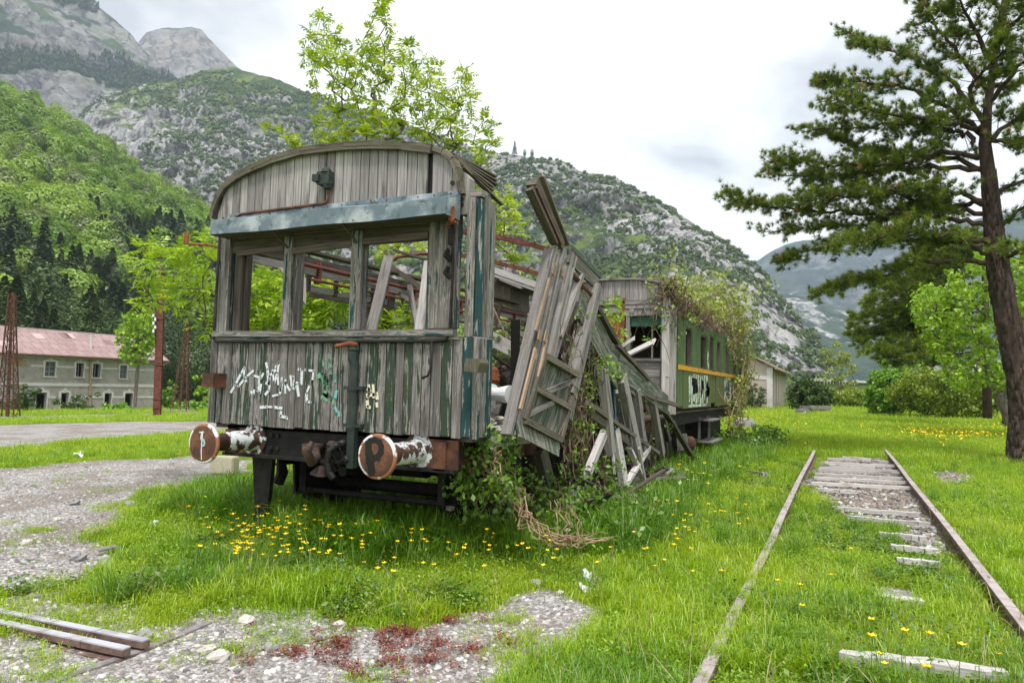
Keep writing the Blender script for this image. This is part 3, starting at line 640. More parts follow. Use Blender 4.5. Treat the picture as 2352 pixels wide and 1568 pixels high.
cs = MB(); cs.prism([(-2.99, YE + .02, 3.05), (-2.90, YE + .02, 3.05), (-2.90, YE + .02, 3.36), (-2.96, YE + .02, 3.42)], (0, .09, 0)); cs.box(-2.96, -2.79, YE + .03, YE + .2, 3.2, 3.26)
cs.build('corner_block', M['timber'], car)
# sheet metal hood above the windows
hd = MB(); x0, x1 = -5.61, -2.965
for i in range(12):
    a = x0 + (x1 - x0) * i / 12; b = x0 + (x1 - x0) * (i + 1) / 12; w = lambda q: .012 * math.sin(q * 5.1)
    F = lambda q, y, z: (q, y + w(q), z + .5 * w(q + 1))
    hd.prism([F(a, 5.09, 2.99), F(b, 5.09, 2.99), F(b, 5.09, 3.125), F(a, 5.09, 3.125)], (0, .006, 0), r=.5)
    hd.prism([F(a, 5.09, 3.125), F(b, 5.09, 3.125), F(b, 5.325, 3.20), F(a, 5.325, 3.20)], (0, 0, .006), r=.5)
    hd.prism([(a, 5.322, 3.2), (b, 5.322, 3.2), (b, 5.322, 3.25), (a, 5.322, 3.25)], (0, .006, 0), r=.5)
for x in (x0, x1 - .006): hd.prism([(x, 5.09, 2.99), (x, 5.33, 2.99), (x, 5.33, 3.205), (x, 5.09, 3.125)], (.006, 0, 0))
hb = MB(); hb.box(x0 + .02, x1 - .02, 5.11, 5.33, 2.995, 3.015)
for x in (-4.85, -4.04): hb.bar((x, 5.12, 2.99), (x, YE, 2.86), .02, .012)
hb.build('hood_bracket', M['timber_dark'], car)
for i in range(16): hd.lathe((x0 + .08 + i * .165, 5.316, 3.228), (0, -1, 0), [(0, .008), (.005, .005)], 7, 1)
hd.build('metal_hood', [M['blue_metal'], M['rust']], car)
# ventilator on the gable with its conduit
vt = MB(); c = PE(747, 410, .05)
vt.box(c[0] - .07, c[0] + .07, YE - .09, YE - .01, c[2] - .06, c[2] + .06); vt.box(c[0] - .10, c[0] - .03, YE - .12, YE - .05, c[2] - .035, c[2] + .03); vt.lathe((c[0] + .02, YE - .06, c[2] + .05), (0, 0, 1), [(0, .05), (.03, .045), (.05, .02)], 12)
vt.lathe((c[0] + .03, YE - .045, c[2] - .10), (0, 0, 1), [(0, .035), (.05, .05), (.09, .03)], 10)
vt = vt.build('junction_box', M['green_iron'], car)
vp = MB(); vp.tube([(c[0] + .03, YE - .035, c[2] - .08), (c[0] + .03, YE - .035, 3.30), (c[0] + .01, YE - .035, 3.265), (c[0] - .04, YE - .035, 3.255), (-5.45, YE - .035, 3.235), (-5.52, YE - .035, 3.20)], .014, 8)
vp.build('conduit', M['rust'], car, True)
# stand pipe with handle
sp = MB(); px_ = P(813, 900, Y=YE - .05)[0]
sp.tube([(px_ - .02, YE - .055, 1.90), (px_ - .02, YE - .055, 1.80), (px_, YE - .055, 1.74), (px_, YE - .055, 1.16)], [.045, .05, .04, .04], 12)
sp.lathe((px_ - .02, YE - .055, 1.85), (0, 0, 1), [(0, .03), (.03, .055), (.07, .05), (.10, .04)], 12)
for z in (1.54, 1.205): sp.box(px_ - .10, px_ + .10, YE - .07, YE - .015, z - .015, z + .015); sp.lathe((px_, YE - .055, z - .02), (0, 0, 1), [(0, .05), (.04, .05)], 12)
sp.box(px_ - .035, px_ + .04, YE - .08, YE - .02, .83, 1.16, 'z')
stand = sp.build('drain_pipe', M['green_iron'], car)
sh_ = MB(); sh_.tube([(px_ + .03, YE - .07, 1.925), (px_ - .02, YE - .1, 1.935), (px_ - .15, YE - .11, 1.915), (px_ - .17, YE - .11, 1.905)], [.02, .026, .018, .022], 8); sh_.build('handle', M['rust_orange'], stand, True)
# lamp brackets left and right
for nm, pts, b in (('l', [PE(505, 570, .02), PE(480, 562, .06), PE(447, 561, .09), PE(428, 559, .1)], PE(428, 548, .1)), ('r', [PE(1038, 520, .02), PE(1024, 516, .10), PE(1050, 510, .16), PE(1036, 508, .16)], PE(1037, 491, .16))):
    m = MB(); m.tube(pts, .011, 7); m.box(b[0] - .028, b[0] + .028, b[1] - .006, b[1] + .006, b[2] - .055, b[2] + .06, 'z')
    m.build('lamp_bracket', M['rust_orange'], car)
hg = MB(); h0 = PE(1038, 520, .03); hg.box(h0[0] - .02, h0[0] + .02, YE - .06, YE - .01, h0[2] - .16, h0[2] - .02, 'z')
for py in (600, 640): q = PE(1035, py, .03); hg.tube([q, q + [-.03, -.03, .05], q + [0, -.05, .10]], [.02, .03, .015], 7)
hg.build('hinge', M['black_iron'], car)
gb_ = MB(); q = PE(488, 873, .12); gb_.box(q[0] - .075, q[0] + .075, q[1] - .06, q[1] + .13, q[2] - .07, q[2] + .07); gb_.build('lamp_box', M['rust'], car)
wk = MB(); q = P(1083, 838, X=-2.75); wk.prism([q + [-.07, 0, -.05], q + [.05, 0, -.06], q + [.075, 0, .02], q + [.06, 0, .05], q + [-.06, 0, .055]], (.02, .13, 0)); wk.build('wood_block', M['timber_moss'], car)
# floor, sole bars, headstock
fl = MB()
for i in range(28): fl.box(-5.74 + i * .104, -5.74 + i * .104 + .098, YE + .06, 12.9, 1.11, 1.15, 'y')
fl.build('floor', M['timber_dark'], car)
sb = MB(); sb.box(-5.55, -5.43, YE, 13, .86, 1.1, 'y'); sb.box(-3.17, -3.05, YE, 13, .86, 1.1, 'y'); sb.box(-5.5, -3.1, 7.9, 8.0, .86, 1.1); sb.box(-5.5, -3.1, 10.9, 11.0, .86, 1.1)
sb.build('sole_bar', M['rust'], car)
ed = MB(); ed.bar((-2.83, YE + .35, 1.10), (-2.86, 7.2, 1.07), .12, .09, r=.9); ed.build('floor_edge', M['timber_white'], car)
hs = MB(); hs.box(-5.58, -2.98, YE + .06, YE + .16, .86, 1.14); hs.box(-5.58, -2.98, YE + .0, YE + .06, .845, .875)
for x in (-5.5, -5.42, -5.0, -4.92, -3.62, -3.55, -3.15, -3.08):
    for z in (.94, 1.06): hs.lathe((x, YE + .055, z), (0, -1, 0), [(0, .022), (.02, .022), (.022, .012)], 6)
hs.build('headstock', M['black_iron'], car)
for xa_, xb_ in ((-3.28, -2.95), (-5.4, -5.1)): hp = MB(); hp.box(xa_, xb_, YE + .035, YE + .058, .87, 1.12); hp.build('headstock_plate', M['rust'], car)
def buffer(x, z, mark):
    b = MB(); y = YE + .05
    b.lathe((x, y, z), (0, -1, 0), [(0, .15), (.02, .15), (.021, .105), (.05, .10), (.10, .098), (.38, .092), (.385, .078), (.56, .07), (.60, .1)], 28)
    bo = b.build('buffer', M['peel_white'], car, False)
    c = MB(); c.lathe((x, y - .38, z), (0, -1, 0), [(0, .082), (.20, .075), (.215, .11)], 24); c.build('buffer_rod', M['rust'], bo, True)
    d = MB(); d.lathe((x, y - .585, z), (0, -1, 0), [(0, .06), (.008, .165), (.030, .1775), (.042, .176), (.052, .15), (.058, .09), (.06, .0)], 48)
    d.build('buffer_plate', M['plate'], bo, True)
    e = MB(); e.lathe((x, y - .602, z), (0, -1, 0), [(0, .1785), (.016, .1795), (.027, .178), (.0315, .168)], 48); e2 = e
    e.build('painted_rim', M['rim'], bo, True)
    g = MB(); yy = y - .647
    S = lambda u, v: (x + u * .165, yy + .012 * (u * u + v * v), z + v * .165)
    def stroke(pts, w, m=0):
        pts = [np.array(S(*q)) for q in pts]
        for i in range(len(pts) - 1):
            d_ = pts[i + 1] - pts[i]; d_ = d_ / np.linalg.norm(d_); g.bar(pts[i] - d_ * w * .3, pts[i + 1] + d_ * w * .3, w, .004, (0, 1, 0), m)
    if mark == 'P':
        stroke([(-.48, .62), (-.42, .1), (-.33, -.35), (-.22, -.85)], .052)
        stroke([(-.40, .55), (-.33, .05), (-.20, -.4), (-.14, -.7)], .050)
        stroke([(-.5, .5), (-.35, .72), (-.1, .78), (.18, .70), (.3, .5), (.3, .22), (.15, .02), (-.05, -.06), (-.28, -.02)], .048)
        g.build('letter', M['black_paint'], bo)
    else:
        stroke([(.02, .62), (.02, .1), (.0, -.4), (.0, -.85)], .009); stroke([(-.22, .60), (.08, .64)], .009); stroke([(-.05, .6), (-.08, .3)], .008)
        stroke([(-.08, .32), (-.02, .22), (.14, .2), (.22, .05), (.18, -.08), (.04, -.12)], .016, 1)
        g.build('letter', [M['white_paint'], M['cyan_paint']], bo)
    return bo
M['cyan_paint'] = plain('pale cyan paint', (0.36, 0.55, 0.56), .6, .15)
t = NT('chipped white rim'); o = t.obj(); a = t.noise(o, 7, 5, .6)
t.bsdf(t.mix(t.ss(a, .47, .52), (0.30, 0.13, 0.065), (0.66, 0.66, 0.68)), .7, 0, None, .3); M['rim'] = t.mat
buffer(-5.21, 1.01, '1'); buffer(-3.34, 1.01, 'P')
M['hook'] = metal('dark rusty iron', (0.03, 0.02, 0.016), (0.075, 0.045, 0.035), 9)
# coupling hook, hoses
ck = MB(); q = P(740, 1037, Y=YE - .1)
ck.box(q[0] - .22, q[0] - .10, YE - .12, YE + .06, .93, 1.02); ck.tube([(q[0] - .12, YE - .05, .97), (q[0] - .02, YE - .16, .90), (q[0] + .02, YE - .26, .88), (q[0] + .0, YE - .31, .98), (q[0] + .05, YE - .30, 1.06)], [.04, .045, .045, .04, .02], 10)
ck.tube([(q[0] + .06, YE + .06, 1.0), (q[0] + .10, YE - .10, 1.02), (q[0] + .15, YE - .16, .98), (q[0] + .13, YE - .16, .93)], [.04, .045, .04, .03], 10)
ck.build('coupling_hook', M['hook'], car, True)
om = MB(); om.lathe((q[0] - .185, YE - .121, .975), (0, -1, 0), [(0, .024), (.004, .02)], 10); om.build('orange_mark', M['rust_orange'], car)
hz = MB(); b0 = P(755, 1035, Y=YE - .14)
hp_ = [P(790, 1022, Y=YE - .05), P(772, 1022, Y=YE - .15), P(758, 1035, Y=YE - .18), P(752, 1062, Y=YE - .18), P(756, 1085, Y=YE - .17), P(768, 1100, Y=YE - .15)]
sm = []
for i in range(len(hp_) - 1):
    for k in range(8): sm.append(hp_[i] + (hp_[i + 1] - hp_[i]) * k / 8)
hz.tube(sm, [.026 + .007 * (i % 2) for i in range(len(sm))], 10)
hz.tube([P(800, 1015, Y=YE), P(785, 1018, Y=YE - .08), P(770, 1024, Y=YE - .1)], .035, 10); hz.tube([P(812, 1050, Y=YE), P(800, 1060, Y=YE - .06), P(790, 1050, Y=YE - .1)], .03, 8)
hz.build('brake_hose', M['rubber'], car, True)
bl = MB(); q = P(736, 1075, Y=YE - .14); bl.lathe(q + [0, 0, .02], (-.2, 0, -1), [(0, .03), (.04, .05), (.075, .08), (.08, .082)], 14); bl.build('hose_cup', M['hook'], car, True)
wr = MB()
for k in range(7):
    a = P(770 + random.uniform(-25, 20), 1030 + random.uniform(-15, 30), Y=YE - .12); wr.tube([a, a + [.06, -.06, .03], a + [.10, -.02, -.08], a + [.02, -.05, -.12]], .004, 5)
wr.build('loose_wires', M['black_iron'], car)
# running gear
for yw in (6.55, 11.2):
    ax = MB(); ax.tube([(-5.6, yw, .5), (-3.0, yw, .5)], .07, 10)
    for xw, sg in ((-5.15, -1), (-3.42, 1)):
        wm = MB(); wm.lathe((xw - sg * .06, yw, .5), (sg, 0, 0), [(0, .47), (.02, .49), (.03, .45), (.13, .44), (.131, .36), (.06, .34), (.05, .16), (.15, .14), (.16, .07)], 30); wm.build('wheel', M['black_iron'], car)
    ax.build('axle', M['black_iron'], car)
    for xs, sg in ((-5.49, -1), (-3.1, 1)):
        g = MB(); g.bar((xs, yw - .22, .95), (xs, yw - .16, .35), .14, .03, (1, 0, 0)); g.bar((xs, yw + .22, .95), (xs, yw + .16, .35), .14, .03, (1, 0, 0)); g.box(xs - .10, xs + .10, yw - .13, yw + .13, .38, .62)
        for k in range(5): g.bar((xs, yw - .55 + k * .1, .70 + .025 * k), (xs, yw + .55 - k * .1, .70 + .025 * k), .09, .02)
        g.build('axle_guard', M['black_iron'], car)
st = MB(); q0 = P(612, 1040, Y=YE + .25); st.prism([(q0[0] - .14, YE + .2, .86), (q0[0] + .13, YE + .2, .86), (q0[0] + .10, YE + .2, .45), (q0[0] + .03, YE + .2, .15), (q0[0] - .05, YE + .2, .15)], (0, .05, 0)); q1 = P(640, 1085, Y=YE + .5)
st.tube([q1 + [0, 0, .25], q1 + [.05, 0, 0], q1 + [0, 0, -.1]], [.03, .06, .06], 8)
st.build('step_iron', M['black_iron'], car)
br = MB(); br.tube([(-4.75, 6.5, .78), (-3.9, 6.5, .78)], .16, 12); br.box(-5.14, -5.06, 5.98, 6.05, .45, .85, 'z'); br.box(-3.48, -3.40, 5.98, 6.05, .45, .85, 'z'); br.tube([(-5.1, 6.02, .47), (-3.44, 6.02, .47)], .03, 8); br.box(-4.9, -3.7, 7.2, 9.5, .55, .85, 'y'); br.tube([(-4.3, 5.6, .75), (-4.3, 9, .7)], .05, 8); br.bar((-4.6, 5.7, .8), (-4.5, 7.2, .35), .08, .06); br.build('brake_gear', M['black_iron'], car)
# graffiti on the front boarding
GF = [MB() for _ in range(4)]; CR = lambda cx, cy: P((700 + cx / 1.742) * .57422, (1250 + cy / 1.742) * .57422, Y=YE - .017)
def strokes(lines, w, m):
    for ln in lines:
        pts = [CR(*q) for q in ln]
        for i in range(len(pts) - 1):
            d_ = pts[i + 1] - pts[i]; d_ /= np.linalg.norm(d_); GF[m].bar(pts[i] - d_ * w * .25, pts[i + 1] + d_ * w * .25, w * random.uniform(.8, 1.2), .003, (0, 1, 0))
strokes([[(390, 555), (425, 495), (460, 425), (485, 380)], [(440, 515), (500, 445), (545, 405)], [(485, 385), (480, 440), (495, 480)], [(530, 550), (545, 575), (552, 540)], [(575, 545), (590, 560), (600, 500)], [(555, 440), (600, 455), (615, 425)], [(585, 460), (580, 540)], [(635, 350), (645, 395), (655, 500)], [(635, 490), (655, 500), (660, 440), (700, 400)], [(630, 570), (655, 540), (660, 510)],
    [(725, 345), (715, 420), (690, 490), (680, 400)], [(700, 380), (725, 345)], [(715, 440), (720, 500)], [(745, 455), (735, 545), (745, 500)], [(770, 470), (768, 560)], [(765, 485), (800, 540)], [(805, 440), (815, 520), (835, 530)], [(825, 445), (840, 520)], [(860, 395), (885, 395)], [(885, 405), (880, 500)], [(850, 500), (862, 580)], [(820, 500), (855, 490)], [(905, 400), (965, 405), (958, 465)], [(935, 515), (915, 560), (920, 620), (948, 625)], [(595, 660), (640, 655), (690, 658), (745, 665)], [(740, 690), (735, 720), (775, 730), (795, 745)], [(680, 580), (725, 570), (735, 555)]], .025, 0)
strokes([[(1045, 320), (1090, 330), (1095, 370)], [(1060, 350), (1055, 430)], [(985, 445), (1035, 430), (1040, 400)], [(1030, 470), (1110, 440)], [(1075, 440), (1075, 560)], [(1030, 580), (1110, 620)], [(1040, 560), (1090, 600)], [(1045, 340), (1050, 500)]], .055, 1)
strokes([[(1125, 545), (1115, 600)], [(1115, 660), (1130, 690)], [(1140, 690), (1145, 720)], [(1110, 450), (1118, 480)]], .026, 2)
strokes([[(1350, 505), (1355, 560), (1345, 590)], [(1380, 505), (1385, 590)], [(1335, 575), (1400, 570)], [(1345, 530), (1360, 550)], [(1340, 615), (1342, 655), (1360, 660)], [(1405, 560), (1410, 600)], [(1405, 630), (1408, 655)]], .030, 3)
t = NT('worn graffiti'); MG = []
for nm, c in (('white', (0.62, 0.66, 0.70)), ('green', (0.16, 0.36, 0.24)), ('cyan', (0.16, 0.42, 0.42)), ('cream', (0.68, 0.66, 0.5))):
    t = NT('worn ' + nm + ' graffiti'); o = t.vmath('MULTIPLY', t.obj(), (22, 1, 7)); a = t.noise(o, 1.2, 5, .65)
    b = t.n('BsdfPrincipled'); b.inputs['Base Color'].default_value = (*c, 1); b.inputs['Roughness'].default_value = .8; tr = t.n('BsdfTransparent'); mm = t.n('MixShader')
    t.l(t.ss(a, .40 if nm != 'green' else .47, .45 if nm != 'green' else .55), mm.inputs[0]); t.l(tr.outputs[0], mm.inputs[1]); t.l(b.outputs[0], mm.inputs[2]); t.l(mm.outputs[0], t.out.inputs[0]); MG.append(t.mat)
for g_, mt_ in zip(GF, MG): g_.build('graffiti', mt_, car)
# ------- the left side wall, still up but racked
XL = -5.70
lw = MB()
def LP(x, y, dx=0.0): return P(x, y, X=XL + dx)
def Lb(a, b, w, t, m=0, dx=0.0, up=(1, 0, 0)): lw.bar(LP(*a, dx), LP(*b, dx), w, t, up, m)
lw.bar((XL, 5.5, 2.98), (XL, 13.0, 3.02), .10, .10, m=1); lw.bar((XL + .05, 5.5, 2.86), (XL + .04, 13.0, 2.92), .03, .08); lw.bar((XL - .02, 5.6, 3.1), (XL - .02, 12.6, 3.2), .16, .03, m=1)
lw.bar((XL, 6.6, 2.68), (XL, 13.0, 2.74), .06, .07); lw.bar((XL + .06, 6.6, 2.60), (XL + .06, 13.0, 2.64), .03, .05, m=1)
lw.bar((XL, 5.5, 2.02), (XL, 13.0, 1.98), .07, .09); lw.bar((XL, 5.5, 1.2), (XL, 13.0, 1.2), .10, .12)
for (yt, yb, w) in ((7.75, 7.2, .09), (7.95, 7.42, .05), (8.35, 7.95, .13), (8.75, 8.45, .07), (9.6, 9.3, .10), (9.85, 9.55, .06), (10.9, 10.75, .09), (11.7, 11.6, .10), (12.3, 12.2, .08), (12.9, 12.9, .12)):
    lw.bar((XL + .02, yb, 1.2), (XL + .02, yt, 2.95), w, .07, (1, 0, 0), m=random.choice((0, 0, 1)))
for k in range(5): lw.bar((XL + .03, 6.6 + k * .5, 2.64), (XL + .03, 6.62 + k * .5, 2.86), .05, .04, (1, 0, 0), m=1)
for k in range(70): lw.box(XL - .02, XL, 5.5 + k * .107, 5.5 + k * .107 + .1, 1.2, 1.97 + random.uniform(-.1, .03), 'z', m=1)
lw.build('side_frame', [M['timber'], M['timber_dark']], car)
lr = MB(); lr.tube([(XL + .10, 6.4, 2.93), (XL + .09, 13.0, 2.98)], .022, 8); lr.tube([(XL + .10, 6.6, 2.77), (XL + .1, 12.8, 2.8)], .018, 8)
for k in range(9): lr.box(XL + .03, XL + .11, 6.7 + k * .7, 6.74 + k * .7, 2.74, 3.0)
lr.build('luggage_rail', M['rust_red'], car)
cl = MB()
pts = [LP(570, 592), LP(660, 590), LP(700, 640, .1), LP(700, 700, .15), LP(655, 640, .1), LP(640, 618, .05), LP(600, 606)]
cl.prism(pts, (.02, 0, 0)); cl.build('ceiling_sheet', M['canvas'] if 'canvas' in M else plain('ceiling board', (0.36, 0.33, 0.29), .9, .15, 20), car)
rl = MB()
ra = [LP(1086, 598), LP(1110, 612), LP(1140, 628), LP(1170, 648), LP(1200, 668), LP(1222, 684)]
for k in range(6):
    y0 = 10.6 + k * .45; rl.prism([(XL - .1, y0, 3.50 - k * .012), (XL - .1, y0 + .45, 3.49 - k * .012), (XL + .25 + random.uniform(-.05, .15), y0 + .45, 3.62 - .03 * k), (XL + .3 + random.uniform(-.05, .15), y0, 3.62 - .03 * k)], (0, 0, .03)); rl.prism([(XL - .06, y0, 3.1), (XL - .06, y0 + .44, 3.1), (XL - .08, y0 + .44, 3.5 - .012 * k), (XL - .08, y0, 3.5 - .012 * k)], (.03, 0, 0))
rl.build('roof_remnant', M['timber_moss'], car)
# roof hoops
for pts, r in (([P(1060, 531, Y=7.0), P(1095, 535, Y=7.2), P(1150, 546, Y=7.35), P(1200, 557, Y=7.4), P(1262, 574, Y=7.4)], .032), ([P(1030, 580, Y=8.3), P(1095, 593, Y=8.4), P(1160, 608, Y=8.5), P(1250, 632, Y=8.5)], .03)):
    hm = MB()
    for i in range(len(pts) - 1): hm.bar(pts[i], pts[i + 1], .05, .05, r=.5)
    for i in range(9):
        f = i / 8 * (len(pts) - 1.01); k = int(f); q = pts[k] + (pts[k + 1] - pts[k]) * (f - k); hm.lathe(q + [0, -.02, .02], (0, 0, 1), [(0, .013), (.03, .013)], 6)
    hm.build('roof_hoop', M['rust_red'], car)
hm = MB(); a = [P(845, 655, Y=9.5), P(905, 590, Y=9.5), P(960, 583, Y=9.5)]; hm.tube([P(870, 650, Y=8.5), P(885, 610, Y=8.5), P(915, 590, Y=8.5), P(965, 583, Y=8.5), P(1030, 584, Y=8.4)], .025, 7); hm.build('roof_hoop', M['rust_red'], car, True)
# inner partition frame seen in the gap
pf = MB(); yp = 7.7
def Pb(a, b, w, t=.04, m=0, y=yp): pf.bar(P(*a, Y=y), P(*b, Y=y), w, t, (0, 1, 0), m)
Pb((1070, 598), (1238, 656), .07); Pb((1075, 612), (1236, 668), .03, .06); Pb((1098, 612), (1082, 740), .05); Pb((1108, 618), (1092, 740), .02, .06); Pb((1088, 606), (1078, 700), .03, .05); Pb((1150, 640), (1200, 660), .04, .05)
pf.build('partition_frame', M['sleeper'], car)
fb = MB()
def Fb(a, b, ya, yb, w, t, m=0): fb.bar(P(*a, Y=ya), P(*b, Y=yb), w, t, (0, 0, 1), m)
Fb((1075, 750), (1240, 835), 7.2, 7.6, .05, .16, 0); Fb((1080, 775), (1190, 850), 7.3, 8.2, .05, .08, 1); Fb((1085, 800), (1165, 880), 7.6, 8.4, .06, .07, 1); Fb((1090, 830), (1220, 835), 8.2, 8.2, .06, .06, 1); Fb((1100, 880), (1190, 800), 8.6, 8.6, .05, .06, 1); Fb((1120, 890), (1200, 840), 8.9, 8.9, .05, .06, 1); Fb((1140, 640), (1100, 745), 9.2, 9.2, .08, .04, 1); Fb((1150, 700), (1135, 760), 9.4, 9.4, .05, .04, 1); Fb((1130, 700), (1175, 800), 8.0, 8.0, .015, .015, 2)
for k in range(14):
    a = (random.uniform(1090, 1240), random.uniform(770, 880)); b = (a[0] + random.uniform(-70, 70), a[1] + random.uniform(-50, 60)); Fb(a, b, random.uniform(8, 11), random.uniform(8, 11), random.uniform(.03, .1), .04, 1)
Fb((893, 590), (850, 770), 7.6, 7.2, .14, .03, 3); Fb((985, 600), (962, 770), 7.2, 6.9, .11, .03, 0); Fb((995, 585), (985, 770), 7.0, 6.9, .05, .03, 0); Fb((940, 655), (960, 768), 7.9, 7.7, .06, .04, 3); Fb((880, 600), (1010, 690), 8.4, 8.6, .05, .07, 1); Fb((880, 655), (1000, 720), 8.4, 8.6, .04, .06, 3); Fb((905, 575), (1010, 605), 8.0, 8.2, .10, .03, 1)
fb.build('fallen_timbers', [M['timber_white'], M['timber_dark'], M['stem_tan'], M['timber']], car)
# ------------------------------------------------------------------ the right side wall, fallen outwards
XW = -2.6
wall = thing('collapsed_side_wall', 'collapsed grey timber side wall of the carriage leaning out into the brambles', 'wreckage', (XW, 8.5, 0))
def WP(x, y, dx=0.0): return P(x, y, X=XW + dx)
def WB(m, a, b, w, t, dx=0.0, dxb=None, mi=0, **k): m.bar(WP(*a, dx), WP(*b, dx if dxb is None else dxb), w, t, (1, 0, 0), mi, **k)
# the double door post, light grey, in long mouldings
dp = MB()
WB(dp, (1262, 572), (1163, 998), .035, .10); WB(dp, (1274, 566), (1178, 1000), .035, .06, .02); WB(dp, (1294, 575), (1200, 998), .055, .05, .03); WB(dp, (1283, 585), (1190, 1000), .03, .03, .05); WB(dp, (1309, 582), (1218, 995), .05, .09, .01); WB(dp, (1319, 590), (1236, 950), .03, .06, .02)
WB(dp, (1334, 632), (1283, 775), .055, .07, .03); WB(dp, (1327, 625), (1240, 950), .025, .05, .0)
dp.build('door_post', M['timber'], wall)
dq = MB(); WB(dq, (1276, 640), (1192, 985), .04, .03, -.02, r=.2); dq.build('dark_groove', M['timber_dark'], wall)
for (a, b) in (((1275, 610), (1270, 632)), ((1297, 615), (1292, 637)), ((1242, 760), (1237, 782)), ((1256, 762), (1251, 785))):
    m = MB(); WB(m, a, b, .055, .012, .085); m.build('hinge_plate', M['timber_tan'], wall)
dt = MB(); WB(dt, (1262, 640), (1230, 760), .03, .02, .08, r=.4); WB(dt, (1230, 800), (1195, 940), .04, .02, .08, r=.8); WB(dt, (1255, 780), (1222, 930), .03, .02, .08, r=.9); dt.build('fresh_wood_strip', M['timber_tan'], wall)
# the stub of the roof beam pointing up
rb = MB(); WB(rb, (1226, 425), (1282, 560), .10, .10, .0, jag=.05); WB(rb, (1236, 412), (1293, 560), .03, .14, -.02, jag=.06); WB(rb, (1219, 440), (1270, 552), .04, .08, .03, jag=.06)
rb.build('roof_beam_stub', M['timber_moss'], wall)
rc = MB(); WB(rc, (1231, 430), (1289, 562), .015, .02, .075); rc.build('cornice_strip', M['rust_red'], wall)
# eaves board running down from the post, then the long fallen letter board
eb = MB(); WB(eb, (1305, 585), (1372, 652), .16, .03, .03); WB(eb, (1308, 568), (1376, 636), .05, .06, .02); WB(eb, (1305, 625), (1362, 690), .05, .04, -.1)
eb.build('eaves_board', M['timber_green'], wall)
pr = MB(); pr.tube([WP(1313, 628, .03), WP(1368, 690, .03)], .03, 8); pr.build('curtain_rod', M['rust'], wall)
lbd = MB(); WB(lbd, (1332, 690), (1420, 862), .40, .03, .02, r=.5); WB(lbd, (1400, 815), (1470, 895), .34, .03, .03, r=.4); WB(lbd, (1420, 840), (1532, 930), .30, .03, .05, r=.6); WB(lbd, (1375, 735), (1420, 800), .05, .05, .0); 
lbd.build('letter_board', M['timber_green'], wall)
ce = MB(); WB(ce, (1362, 690), (1425, 800), .05, .05, .06); WB(ce, (1418, 792), (1490, 872), .05, .05, .07); WB(ce, (1370, 700), (1432, 812), .02, .07, .03); ce.build('cornice', M['timber_dark'], wall)
bb = MB(); WB(bb, (1478, 905), (1560, 932), .06, .05, .05, .1, jag=.04); bb.build('broken_board', M['timber_moss'], wall)
# posts and studs
def stud(a, b, w, t, mat, dx=0.0, dxb=None, extra=None, **k):
    w *= 1.5; t = max(t * 1.6, .07)
    k.setdefault('jag', .035); m = MB(); WB(m, a, b, w, t, dx, dxb, **k)
    if extra: WB(m, extra[0], extra[1], extra[2], .02, (dx or 0) + .03, (dx if dxb is None else dxb) + .03)
    return m.build('stud', mat, wall)
stud((1368, 660), (1308, 905), .095, .08, M['timber'], .04); stud((1312, 905), (1300, 960), .09, .06, M['timber'], .04)
stud((1330, 700), (1290, 800), .06, .05, M['timber_dark'], -.15)
stud((1378, 780), (1405, 1000), .10, .03, M['plank_teal'], -.02, .05); stud((1398, 790), (1412, 990), .05, .04, M['plank_teal'], -.04); stud((1362, 800), (1380, 960), .09, .03, M['plank_teal'], -.06)
stud((1412, 985), (1432, 1102), .12, .02, M['timber_white'], .05, .12, ((1404, 1000), (1412, 1090), .05), jag=.05)
stud((1458, 898), (1475, 1040), .10, .08, M['timber'], .02); stud((1428, 870), (1466, 1050), .12, .06, M['timber'], .05, .06, ((1440, 900), (1452, 1030), .02))
stud((1446, 1030), (1482, 1110), .03, .02, M['timber_white'], .05, .1, jag=.05); stud((1465, 1030), (1478, 1105), .022, .02, M['timber_white'], .1, jag=.05); stud((1488, 1030), (1440, 1108), .035, .015, M['timber_white'], .08, jag=.05)
stud((1497, 915), (1519, 1040), .085, .06, M['timber'], .02); stud((1384, 850), (1402, 1040), .09, .06, M['timber'], .04, .08); stud((1350, 820), (1372, 980), .07, .05, M['timber_dark'], -.2); stud((1452, 880), (1485, 1045), .06, .06, M['timber'], -.2)
stud((1418, 900), (1440, 1020), .07, .04, M['timber'], -.15); stud((1520, 935), (1535, 1010), .07, .05, M['timber_dark'], -.4)
stud((1240, 1035), (1258, 1110), .12, .06, M['timber_moss'], -.3); stud((1385, 1000), (1350, 1085), .06, .015, M['timber_white'], .1, .15, jag=.08)
ra = MB(); WB(ra, (1348, 925), (1512, 1040), .05, .05, .08); WB(ra, (1352, 945), (1492, 1050), .09, .02, .06); ra.build('waist_rail', M['timber_moss'], wall)
lo = MB(); WB(lo, (1455, 1095), (1530, 1085), .08, .05, -.1); lo.build('bottom_rail', M['timber_moss'], wall)
# the small door panel with cross bracing hanging from the post
A, B, Cc, D_ = (1253, 818), (1327, 862), (1288, 1010), (1206, 965)
dr = MB(); f = lambda u, v: tuple(np.array(A) * (1 - u) * (1 - v) + np.array(B) * u * (1 - v) + np.array(Cc) * u * v + np.array(D_) * (1 - u) * v)
for k in range(9):
    u = (k + .5) / 9; WB(dr, f(u, .02), f(u, .98), .075, .015, .05)
door = dr.build('door', M['timber_green'], wall)
df = MB()
for a, b, w in ((f(0, 0), f(1, 0), .06), (f(0, .5), f(1, .5), .055), (f(0, 1), f(1, 1), .06)): WB(df, a, b, w, .05, .085)
for u in (0, 1): WB(df, f(u, 0), f(u, 1), .055, .04, .08)
df.build('door_frame', M['timber_moss'], door)
db = MB(); WB(db, f(.95, .08), f(.3, .47), .05, .03, .08); WB(db, f(.55, .55), f(.02, .9), .05, .03, .08); db.build('door_brace', M['timber'], door)
